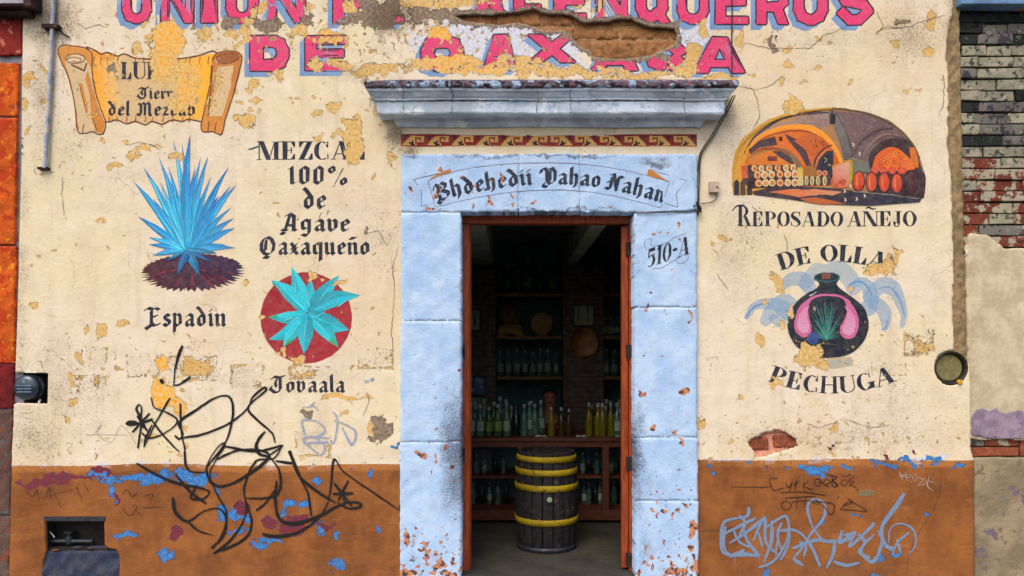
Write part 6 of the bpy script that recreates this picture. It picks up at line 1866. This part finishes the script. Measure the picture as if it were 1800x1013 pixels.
# shelves
def shelf(x0, x1, py, label, tilt=0.0):
    z = at(0, py, YB)[2]
    xa, xb = at(x0, 0, YB)[0], at(x1, 0, YB)[0]
    m_ = MB(); m_.box(xa, xb, YB - .02, YB + .42, z - .035, z)
    o = m_.build('wall_shelf', M['shelf'], bevel=.004)
    o.rotation_euler = (0, 0, 0)
    tag(o, label, 'shelf', 'plank shelves on the back wall')
    return z
m1 = shelf(873, 988, 516, 'upper left plank shelf with dark jars')
m2 = shelf(873, 988, 591, 'middle left plank shelf holding the round wooden lids')
m3 = shelf(873, 988, 662, 'lower left plank shelf holding a row of clear bottles')
n1s = shelf(1063, 1150, 516, 'upper right plank shelf cut off by the door frame')
n2s = shelf(1063, 1150, 591, 'middle right plank shelf with small bottles')
n3s = shelf(1063, 1150, 662, 'lower right plank shelf with two bottles')
m4 = shelf(873, 988, 745, 'lowest plank shelf behind the counter bottles')


# bottles: glass, cap, label
def make_bottle(kind, glass_m, cap_m, label_m, h=.30, r=.037, squat=False):
    t = empty('bottle', (0, 0, 0))
    p = [(r * .93, 0), (r, .008), (r, h * .56), (r * .86, h * .64), (r * .42, h * .74), (r * .36, h * .80), (r * .36, h * .93)]
    if squat: p = [(r * .93, 0), (r * 1.05, .01), (r * 1.1, h * .42), (r * .8, h * .60), (r * .4, h * .68), (r * .36, h * .93)]
    b = MB(); b.lathe(p, 0, 0, 0, 14); b.build('glass_body', glass_m, t, True)
    b = MB(); b.lathe([(r * .42, h * .90), (r * .42, h), (r * .36, h * 1.01)], 0, 0, 0, 10); b.build('cap', cap_m, t, True)
    if label_m:
        b = MB(); b.lathe([(r * 1.02, h * .16), (r * 1.03, h * .165), (r * 1.03, h * .46), (r * 1.02, h * .465)], 0, 0, 0, 14); b.build('label', label_m, t, True)
    return t


PROT = {'clear': make_bottle('clear', M['g_clear'], M['cap_white'], M['label_pale']),
        'plain': make_bottle('plain', M['g_clear'], M['cap_white'], None),
        'green': make_bottle('green', M['g_green'], M['cap_white'], M['label_green']),
        'yellow': make_bottle('yellow', M['g_yellow'], M['cap_white'], None),
        'amber': make_bottle('amber', M['g_amber'], M['cap_white'], None),
        'dark': make_bottle('dark', M['g_dark'], M['cap_black'], M['label_pale'], squat=True)}
_used = set()
def put_bottle(kind, x, y, z, sc, label, group):
    p = PROT[kind]
    if kind not in _used:
        _used.add(kind); o = p
    else:
        o = p.copy(); COL.objects.link(o)
        for ch in p.children:
            c = ch.copy(); COL.objects.link(c); c.parent = o
    sc *= 1 + .07 * math.sin(x * 91 + z * 7); x += .006 * math.sin(x * 57)
    o.location = (x, y, z + .001); o.scale = (sc * (1 + .08 * math.sin(x * 33)),) * 2 + (sc,)
    o.rotation_euler = (0, 0, (x * 37) % 6.28)
    tag(o, label, 'bottle', group)
    return o


def row_z(z): return z
ORD = ['first', 'second', 'third', 'fourth', 'fifth', 'sixth', 'seventh', 'eighth', 'ninth', 'tenth', 'eleventh']
GS = 'clear bottles in a row on the lower left shelf'
for k in range(8):
    x = at(880 + k * 14, 0, YB)[0]
    put_bottle('clear', x, YB + .07, m3, .98, ORD[k] + ' bottle from the left in the row of eight on the lower left shelf', GS)
for k, px_ in enumerate((1068, 1082, 1096)):
    put_bottle('clear', at(px_, 0, YB)[0], YB + .07, n3s, .98, ORD[k] + ' labelled bottle from the pillar on the lower right shelf', 'clear bottles on the lower right shelf')
for k, px_ in enumerate((1066, 1073, 1080, 1087, 1094)):
    put_bottle('clear', at(px_, 0, YB)[0], YB + .05, n2s, .72, ORD[k] + ' small bottle from the pillar on the middle right shelf', 'small bottles on the middle right shelf')
put_bottle('yellow', at(1068, 0, YB)[0], YB + .1, n1s, .62, 'short yellow green bottle on the upper right shelf', None)
put_bottle('yellow', at(1081, 0, YB)[0], YB + .1, n1s, .95, 'tall yellow green bottle on the upper right shelf', None)
# dark demijohns on the top shelf
for k, (px_, sc) in enumerate(((893, 1.2), (912, .95), (930, 1.25), (950, 1.0), (972, 1.15))):
    put_bottle('plain' if k % 2 else 'green', at(px_, 0, YB)[0], YB + .12, m1, sc, ['first', 'second', 'third', 'fourth', 'last'][k] + ' dim bottle from the left on the upper left shelf', 'dim bottles on the upper left shelf')

# round lids on the middle shelf, with a carved foot under the first
cx, cy = at(897, 0, YB)[0], YB + .10
d0 = empty('carved_barrel_head', (cx, cy, m2), 'carved round barrel head on an arched wooden foot', 'barrel head')
b = MB(); b.lathe([(.118, -.02), (.122, -.012), (.122, .012), (.112, .02), (.10, .012), (.03, .014)], cx, cy, m2 + .245, 26, 'y'); b.build('carved_disc', M['carved'], d0, True)
b = MB(); b.add([(cx - .15, cy - .03, m2 + .0), (cx - .06, cy - .03, m2 + .0), (cx - .05, cy - .03, m2 + .03), (cx + .05, cy - .03, m2 + .03), (cx + .06, cy - .03, m2 + .0), (cx + .15, cy - .03, m2 + .0), (cx + .12, cy - .03, m2 + .13), (cx - .12, cy - .03, m2 + .13)] +
              [(cx - .15, cy + .04, m2 + .0), (cx - .06, cy + .04, m2 + .0), (cx - .05, cy + .04, m2 + .03), (cx + .05, cy + .04, m2 + .03), (cx + .06, cy + .04, m2 + .0), (cx + .15, cy + .04, m2 + .0), (cx + .12, cy + .04, m2 + .13), (cx - .12, cy + .04, m2 + .13)],
              [(0, 1, 2, 7), (2, 3, 6, 7), (3, 4, 5, 6), (8, 15, 10, 9), (10, 15, 14, 11), (11, 14, 13, 12), (0, 7, 15, 8), (7, 6, 14, 15), (6, 5, 13, 14), (0, 8, 9, 1), (1, 9, 10, 2), (2, 10, 11, 3), (3, 11, 12, 4), (4, 12, 13, 5)])
b.build('foot', M['disc_wood'], d0)
cx2 = at(953, 0, YB)[0]
b = MB(); b.lathe([(.122, -.015), (.128, -.008), (.128, .012), (.12, .018), (.02, .019)], cx2, cy, m2 + .145, 28, 'y')
for k in (-1, 1): pass
o = b.build('round_wooden_lid', M['disc_wood'], None, True); b = None
m_ = MB(); m_.box(cx2 - .06, cx2 + .06, cy + .0, cy + .06, m2, m2 + .022); 
pr = m_.build('lid_rest', M['disc_wood'], None)
pr.parent = o
tag(o, 'plain pale round wooden lid standing on the middle shelf', 'lid')
# copper plate and framed sheet on the pillar
cx, _, cz = at(1025, 603, YB)
o = empty('copper_plate', (cx, YB - .03, cz), 'large round tarnished copper plate hanging on the brick pillar', 'plate')
b = MB(); b.lathe([(.11, .0), (.172, .004), (.178, .006), (.178, .012), (.170, .014), (.150, .004), (.02, .003)], cx, YB - .03, cz, 34, 'y'); b.build('plate_dish', M['copper'], o, True)
def framed(px0, px1, py0, py1, y, label, mt, marks):
    a, b_ = at(px0, py1, y), at(px1, py0, y)
    t = empty('framed_print', ((a[0] + b_[0]) / 2, y, a[2]), label, 'picture')
    m_ = MB(); w = .014
    for q_ in [(a[0] - w, a[0], a[2] - w, b_[2] + w), (b_[0], b_[0] + w, a[2] - w, b_[2] + w), (a[0], b_[0], a[2] - w, a[2]), (a[0], b_[0], b_[2], b_[2] + w)]:
        m_.box(q_[0], q_[1], y - .022, y + .004, q_[2], q_[3])
    m_.build('frame', M['blackframe'], t)
    m_ = MB(); m_.box(a[0], b_[0], y - .008, y + .002, a[2], b_[2]); m_.build('sheet', mt, t)
    m_ = MB(); W_, H_ = b_[0] - a[0], b_[2] - a[2]
    for (u0, u1, v0, v1) in marks: m_.box(a[0] + u0 * W_, a[0] + u1 * W_, y - .0105, y - .008, a[2] + v0 * H_, a[2] + v1 * H_)
    m_.build('print_marks', M['metal_dark'], t)
framed(1009, 1043, 538, 572, YB - .03, 'black framed pale sheet with two dark columns on the brick pillar', M['paper'], [(.2, .26, .15, .9), (.68, .74, .2, .92), (.14, .36, .9, .93), (.6, .82, .92, .95)])
framed(826, 843, 546, 581, YB - .02, 'narrow pale framed print on the left brick pillar', M['paper'], [(.4, .62, .2, .8)])
M['photo_print'] = layered('blue_photo_print', (84, 116, 150), [((150, 170, 190), .55, 12), ((30, 50, 66), .56, 9)])
framed(823, 852, 664, 694, YB - .04, 'bluish framed photograph low on the left pillar', M['photo_print'], [(.1, .5, .1, .2)])
M['pale_sheet'] = plain('pale_green_sheet', (104, 128, 112), (84, 108, 96), 8, .8, .1)
a, b_ = at(822, 760, 2.9), at(856, 699, 2.9)
m_ = MB(); m_.box(a[0], b_[0], 2.9, 2.93, a[2], b_[2]); m_.box(a[0] + .01, b_[0] - .01, 2.93, 3.19, a[2], a[2] + .03)
tag(m_.build('pale_panel', M['pale_sheet']), 'pale greenish panel standing behind the bottles at left', 'panel')

# ---- counter
YC = 1.55
ct = empty('shop_counter', (.25, YC + .3, 0), 'reddish wooden open shelved counter behind the barrel', 'counter')
zt = at(0, 770, YC)[2]
XA, XB = -1.2, 1.6
def cbox(name, x0, x1, y0, y1, z0, z1, mt='counter'):
    m_ = MB(); m_.box(x0, x1, y0, y1, z0, z1); return m_.build(name, M[mt], ct, bevel=.004)
cbox('counter_top', XA, XB, YC - .02, YC + .62, zt - .03, zt)
cbox('front_rail', XA, XB, YC, YC + .03, zt - .085, zt - .031)
zb = at(0, 915, YC)[2]; zb2 = at(0, 898, YC)[2]
cbox('bottom_rail', XA, XB, YC, YC + .03, zb, zb2)
cbox('shelf_board', XA, XB, YC + .031, YC + .60, zb2 - .03, zb2)
zm = at(0, 842, YC)[2]
cbox('shelf_board', XA, XB, YC + .12, YC + .60, zm - .018, zm)
for px_ in (700, 916, 1065, 1205):
    xx = at(px_, 0, YC)[0]
    cbox('counter_post', xx - .03, xx + .03, YC + .002, YC + .05, zb2, zt - .086)
for xx in (XA + .05, XB - .05, .3):
    cbox('leg', xx - .035, xx + .035, YC + .31, YC + .37, 0, zb)
cbox('back_panel', XA, XB, YC + .60, YC + .62, 0, zt - .031, 'shop_wall')

CT = [(828, 'clear', 'tall clear bottle nearest the left door post'), (843, 'clear', 'second clear bottle from the left door post'), (859, 'green', 'first green labelled bottle on the counter'), (876, 'green', 'second green labelled bottle on the counter'), (891, 'clear', 'clear bottle with pale yellow label right of the green ones'),
      (906, 'dark', 'squat dark bottle with black lower half on the counter'), (921, 'plain', 'clear bottle with a bright streak right of the squat dark one'), (968, 'yellow', 'dull yellow bottle in front of the seated person'), (986, 'amber', 'amber bottle just right of the person'), (1001, 'amber', 'last dim amber bottle before the gap on the counter'),
      (1036, 'yellow', 'first bright yellow bottle at the right of the counter'), (1050, 'yellow', 'second bright yellow bottle at the right of the counter'), (1060, 'yellow', 'third bright yellow bottle at the right of the counter'), (1073, 'yellow', 'fourth bright yellow bottle at the right of the counter'), (1086, 'clear', 'clear bottle next to the right door post')]
CT += [(835, 'plain', 'clear bottle squeezed between the two leftmost tall ones'), (867, 'green', 'green bottle squeezed between the two green labelled ones'), (899, 'plain', 'clear bottle just left of the squat dark one'), (931, 'clear', 'labelled bottle right of the one with a bright streak'), (941, 'plain', 'dim clear bottle beside the person\'s arm'), (1043, 'amber', 'dim bottle between the first two bright yellow ones'), (1067, 'plain', 'clear bottle between the third and fourth bright yellow ones')]
for px_, kd, lb in CT:
    put_bottle(kd, at(px_, 0, YC + .14)[0], YC + (.14 if px_ not in (835, 867, 899, 931, 941, 1043, 1067) else .23) + ((px_ * 7) % 5) * .008, zt, .86 if px_ in (968, 986, 1001) else .96, lb, 'bottles standing on the counter')
for px_, kd, lb in [(835, 'green', 'back row bottle above the leftmost ones'), (851, 'plain', 'back row clear bottle left of the green ones'), (879, 'plain', 'back row clear bottle above the second green one'), (889, 'plain', 'back row clear bottle right of centre left'), (935, 'plain', 'back row clear bottle left of the person'),
                    (951, 'clear', 'back row bottle at the person\'s shoulder'), (1065, 'plain', 'back row bottle behind the yellow ones'), (1074, 'plain', 'back row bottle right behind the yellow ones'), (1090, 'plain', 'back row bottle hidden at the right door post')]:
    put_bottle(kd, at(px_, 0, YC + .38)[0], YC + .38, zt, 1.08, lb, 'back row of bottles on the counter')
# napkins / pale papers
for px_, lb in ((952, 'crumpled pale paper on the counter before the person'), (1023, 'crumpled pale paper left of the yellow bottles'), (1093, 'crumpled pale paper at the right end of the counter')):
    x, y = at(px_, 0, YC + .05)[0], YC + .05
    V = []; r9 = random.Random(px_)
    for j in range(5):
        for i in range(7): V.append((x - .06 + i * .02, y - .03 + j * .02, zt + .004 + r9.uniform(0, .022) * (1 if 0 < i < 6 and 0 < j < 4 else .1)))
    F = [(j * 7 + i, j * 7 + i + 1, (j + 1) * 7 + i + 1, (j + 1) * 7 + i) for j in range(4) for i in range(6)]
    tag(link('crumpled_paper', mesh('crumpled_paper', V, F), M['cap_white']), lb, 'paper')
# bottles stored inside the counter
for k, px_ in enumerate((838, 852, 872, 884, 1024, 1036, 1048, 1076, 1090)):
    put_bottle(('plain', 'clear', 'dark')[k % 3], at(px_, 0, YC + .3)[0], YC + .3, zm, .62, ORD[k] + ' dim bottle from the left on the middle board inside the counter', 'dim bottles stored inside the counter')
for k, px_ in enumerate((832, 846, 860, 876, 890, 1026, 1036, 1046, 1056, 1080, 1092)):
    put_bottle(('plain', 'dark', 'clear')[k % 3], at(px_, 0, YC + .3)[0], YC + .3, zb2, .70, ORD[k] + ' dim bottle from the left on the bottom board inside the counter', 'dim bottles stored inside the counter')
M['box_grey'] = plain('grey_box_card', (96, 96, 104), (76, 76, 86), 9, .8, .2)
a, b_ = at(822, 893, YC + .25), at(865, 800, YC + .25)
m_ = MB(); m_.box(a[0], b_[0], YC + .40, YC + .58, zm + .002, zt - .1); 
tag(m_.build('storage_carton', M['box_grey'], bevel=.006), 'grey carton stored at the left inside the counter', 'carton')
m_ = MB(); x_, y_ = at(1058, 0, 1.9)[0], 2.25
m_.lathe([(.10, 0), (.15, .10), (.155, .11), (.145, .112), (.09, .012)], x_, y_, .0, 20)
tag(m_.build('basin', M['box_grey'], None, True), 'dim grey basin on the floor under the counter', 'basin')

# ---- barrel
BX, BY = at(960.5, 0, .78)[0], .78
br = empty('wine_barrel', (BX, BY, 0), 'black upright barrel with four yellow hoops just inside the door', 'barrel')
HB = .775
def brad(z):
    u = (z / HB - .48) / .52
    return .252 - .022 * u * u
NS = 18
protos = None
for k in range(NS):
    a0 = 2 * math.pi * k / NS + .02; a1 = 2 * math.pi * (k + 1) / NS - .02
    V = []; F = []; nz = 12
    for i in range(nz + 1):
        z = HB * i / nz; r_ = brad(z)
        am = (a0 + a1) / 2
        for a, rr_ in ((a0, r_ - .003), (am, r_ + .0015), (a1, r_ - .003), (a1, r_ - .022), (a0, r_ - .022)):
            V.append((rr_ * math.cos(a), rr_ * math.sin(a), z))
    for i in range(nz):
        for j in range(5):
            F.append((i * 5 + j, i * 5 + (j + 1) % 5, (i + 1) * 5 + (j + 1) % 5, (i + 1) * 5 + j))
    F.append((4, 3, 2, 1, 0)); F.append(tuple(nz * 5 + j for j in range(5)))
    V = [(BX + x, BY + y, z) for x, y, z in V]
    link('stave', mesh('stave', V, F), M['stave'], br)
def zf(py): return EYE + (HY - py) / (S * DIST / (DIST + BY - .25))
for k in range(0):
    pass
for name, pa, pb, mt in [('hoop', 805, 815, 'yellow_hoop'), ('hoop', 828, 838.5, 'yellow_hoop'), ('hoop', 855, 866, 'yellow_hoop'), ('hoop', 915.5, 926.5, 'yellow_hoop'), ('foot_hoop', 966, 975, 'metal_dark')]:
    z1, z0 = zf(pa), zf(pb)
    b = MB(); n = 40; V = []; F = []
    for (rr_, z) in ((brad(z0) + .0005, z0), (brad(z0) + .0065, z0), (brad((z0 + z1) / 2) + .0075, (z0 + z1) / 2), (brad(z1) + .0065, z1), (brad(z1) + .0005, z1)):
        for k in range(n):
            a = 2 * math.pi * k / n; V.append((BX + rr_ * math.cos(a), BY + rr_ * math.sin(a), z))
    for i in range(4):
        for k in range(n): F.append((i * n + k, i * n + (k + 1) % n, (i + 1) * n + (k + 1) % n, (i + 1) * n + k))
    link(name, mesh(name, V, F), M[mt], br, True)
b = MB(); b.lathe([(.2, HB - .05), (.205, HB - .03), (.203, HB - .024)], BX, BY, 0, 30); b.build('barrel_head', M['stave'], br)
b = MB(); b.lathe([(.02, 0), (.02, .012), (.014, .014)], BX + .012, BY - .262, zf(878), 12, 'y'); b.build('bung', M['label_pale'], br)

# ---- door frame of orange wood
df = empty('door_frame', (.24, .13, 0), 'orange varnished wooden door frame inside the blue stone surround', 'door frame')
YF = .115
def fbox(name, pa, pb, pc, pd, y0, y1, mt='wood_orange', bev=.003):
    a = at(pa, pd, y0); b_ = at(pb, pc, y0)
    m_ = MB(); m_.box(a[0], b_[0], y0, y1, max(a[2], 0.0), b_[2]); return m_.build(name, M[mt], df, bevel=bev)
fbox('head_bar', 808, 1118, 362, 393, YF, YF + .09)
fbox('left_post', 800, 825, 394, 1120, YF, YF + .09)
fbox('left_bead', 822, 828, 394, 1120, YF + .05, YF + .085)
fbox('right_post', 1106, 1118, 394, 1120, YF, YF + .09)
# open leaf edge folded back at the right
a = at(1094, 1100, YF + .03); 
m_ = MB(); x0, x1 = at(1093.5, 0, YF)[0], at(1105, 0, YF)[0]
zt_ = at(0, 398, YF)[2]
m_.box(x0, x1, YF + .02, YF + .075, .015, zt_)
lf = m_.build('door_leaf', M['wood_orange'], df, bevel=.003)
for py_ in (438, 618, 815, 985):
    x0, _, z0 = at(1101, py_ + 12, YF); x1, _, z1 = at(1110, py_ - 12, YF)
    m_ = MB(); m_.box(x0, x1, YF - .006, YF + .02, z0, z1); m_.build('hinge', M['ledge'], lf)
for py_ in (618, 800):
    x0, _, z0 = at(812, py_ + 12, YF); x1, _, z1 = at(817, py_ - 12, YF)
    m_ = MB(); m_.box(x0, x1, YF - .006, YF, z0, z1); m_.build('hinge', M['ledge'], df)

# ---- seated person behind the counter
M['skin'] = plain('brown_skin', (150, 96, 70), (132, 82, 60), 10, .55, .05)
M['shirt'] = plain('dark_red_shirt', (128, 30, 44), (98, 22, 34), 12, .85, .2)
M['hair'] = plain('black_hair', (22, 18, 18), (12, 10, 10), 30, .6, .4, stretch=(4, 4, 1))
M['trouser'] = plain('dark_trousers', (36, 38, 48), (28, 30, 38), 12, .9, .2)
PX, PY = at(966, 0, 2.55)[0], 2.55
HZ = at(0, 699, 2.55)[2]          # centre of the head
pe = empty('person', (PX, PY, 0), 'seated person in a dark red shirt behind the counter', 'person')
def skin_mesh(name, V, E, Rr_, mat, root, sub=2):
    me = bpy.data.meshes.new(name); me.from_pydata(V, E, []); me.update()
    o = bpy.data.objects.new(name, me); COL.objects.link(o)
    md = o.modifiers.new('skin', 'SKIN'); md.use_smooth_shade = True
    for i, r_ in enumerate(Rr_): me.skin_vertices[0].data[i].radius = (r_, r_) if not isinstance(r_, tuple) else r_
    for i in range(len(V)): me.skin_vertices[0].data[i].use_root = (i == root)
    s2 = o.modifiers.new('sub', 'SUBSURF'); s2.levels = sub; s2.render_levels = sub
    bpy.context.view_layer.update()
    dg = bpy.context.evaluated_depsgraph_get()
    nm = bpy.data.meshes.new_from_object(o.evaluated_get(dg))
    bpy.data.objects.remove(o)
    r = link(name, nm, mat, None, True)
    nm.materials.clear(); nm.materials.append(mat)
    return r
SH = HZ - .235     # shoulder height
HP = .50          # hip height
V = [(0, 0, HP), (0, -.01, HP + .16), (0, -.01, SH - .14), (0, 0, SH - .02), (0, -.01, SH + .07), (0, -.015, HZ - .06), (0, -.02, HZ + .0), (0, -.01, HZ + .07)]
RD = [(.15, .12), (.13, .10), (.15, .11), (.13, .09), (.052, .055), (.062, .07), (.076, .09), (.060, .075)]
E = [(i, i + 1) for i in range(7)]
def limb(path, rad, start):
    b0 = len(V)
    for p, r_ in zip(path, rad): V.append(p); RD.append((r_, r_))
    E.append((start, b0))
    for i in range(len(path) - 1): E.append((b0 + i, b0 + i + 1))
    return b0 + len(path) - 1
for sx in (-1, 1):
    w = limb([(sx * .17, 0, SH - .03), (sx * .22, -.04, SH - .26), (sx * .17, -.24, zt + .06), (sx * .12, -.36, zt + .045)], [.058, .046, .036, .026], 3)
    palm = limb([(sx * .105, -.42, zt + .04)], [.034], w)
    for f_, (dx, ln) in enumerate([(-.030, .070), (-.010, .082), (.010, .078), (.028, .062)]):
        limb([(sx * (.105 + dx), -.45, zt + .040), (sx * (.103 + dx), -.45 - ln * .5, zt + .038), (sx * (.10 + dx), -.45 - ln, zt + .022)], [.010, .0085, .007], palm)
    limb([(sx * .065, -.42, zt + .04), (sx * .05, -.45, zt + .03)], [.011, .008], palm)
    k_ = limb([(sx * .10, -.05, HP - .01), (sx * .13, -.42, HP - .0), (sx * .13, -.42, .28), (sx * .13, -.40, .09)], [.085, .06, .05, .038], 0)
    limb([(sx * .135, -.50, .045), (sx * .14, -.58, .035)], [.036, .028], k_)
bd = skin_mesh('body', V, E, RD, M['skin'], 0)
for v in bd.data.vertices: v.co += Vector((PX, PY, 0))
bd.parent = pe; bd.matrix_parent_inverse = pe.matrix_basis.inverted()
# face and ears as small pieces on the head
hy = PY - .02
b = MB(); b.add([(PX - .012, hy - .088, HZ - .022), (PX + .012, hy - .088, HZ - .022), (PX, hy - .115, HZ - .018), (PX, hy - .088, HZ + .02)], [(0, 1, 2), (0, 2, 3), (1, 3, 2)]); b.build('nose', M['skin'], pe)
for sx in (-1, 1):
    b = MB(); b.lathe([(.001, -.004), (.009, 0), (.006, .006), (.001, .008)], PX + sx * .028, hy - .080, HZ + .015, 10, 'y'); b.build('eye', M['hair'], pe)
    b = MB(); b.lathe([(.003, -.010), (.010, -.006), (.010, .0), (.004, .005)], PX + sx * .070, hy + .01, HZ + .0, 10, 'y'); b.build('ear', M['skin'], pe, True)
b = MB(); b.tube([(PX - .022, hy - .083, HZ - .045), (PX, hy - .090, HZ - .047), (PX + .022, hy - .083, HZ - .045)], .005, 6); b.build('mouth', M['shirt'], pe)
V = [(PX, PY - .005, HZ + .065), (PX, PY + .045, HZ + .02), (PX, PY + .06, HZ - .05)]
hr = skin_mesh('hair', V, [(0, 1), (1, 2)], [(.088, .088), (.092, .085), (.07, .05)], M['hair'], 0)
hr.parent = pe; hr.matrix_parent_inverse = pe.matrix_basis.inverted()
V = [(0, 0, HP + .02), (0, -.01, HP + .18), (0, -.01, SH - .14), (0, 0, SH - .01), (-.17, 0, SH - .03), (-.22, -.04, SH - .26), (.17, 0, SH - .03), (.22, -.04, SH - .26), (0, -.005, SH + .035)]
V = [(x + PX, y + PY, z) for x, y, z in V]
sh = skin_mesh('shirt', V, [(0, 1), (1, 2), (2, 3), (3, 4), (4, 5), (3, 6), (6, 7), (3, 8)], [(.17, .14), (.155, .125), (.17, .13), (.145, .105), (.072, .072), (.062, .062), (.072, .072), (.062, .062), (.07, .07)], M['shirt'], 0)
sh.parent = pe; sh.matrix_parent_inverse = pe.matrix_basis.inverted()
st = empty('stool', (PX, PY + .02, 0), 'plain wooden stool under the seated person', 'stool')
b = MB(); b.box(PX - .17, PX + .17, PY - .14, PY + .18, .34, .375); b.build('seat', M['shelf'], st, bevel=.005)
for dx in (-.13, .13):
    for dy in (-.10, .14):
        b = MB(); b.box(PX + dx - .016, PX + dx + .016, PY + dy - .016, PY + dy + .016, 0, .339); b.build('leg', M['shelf'], st)
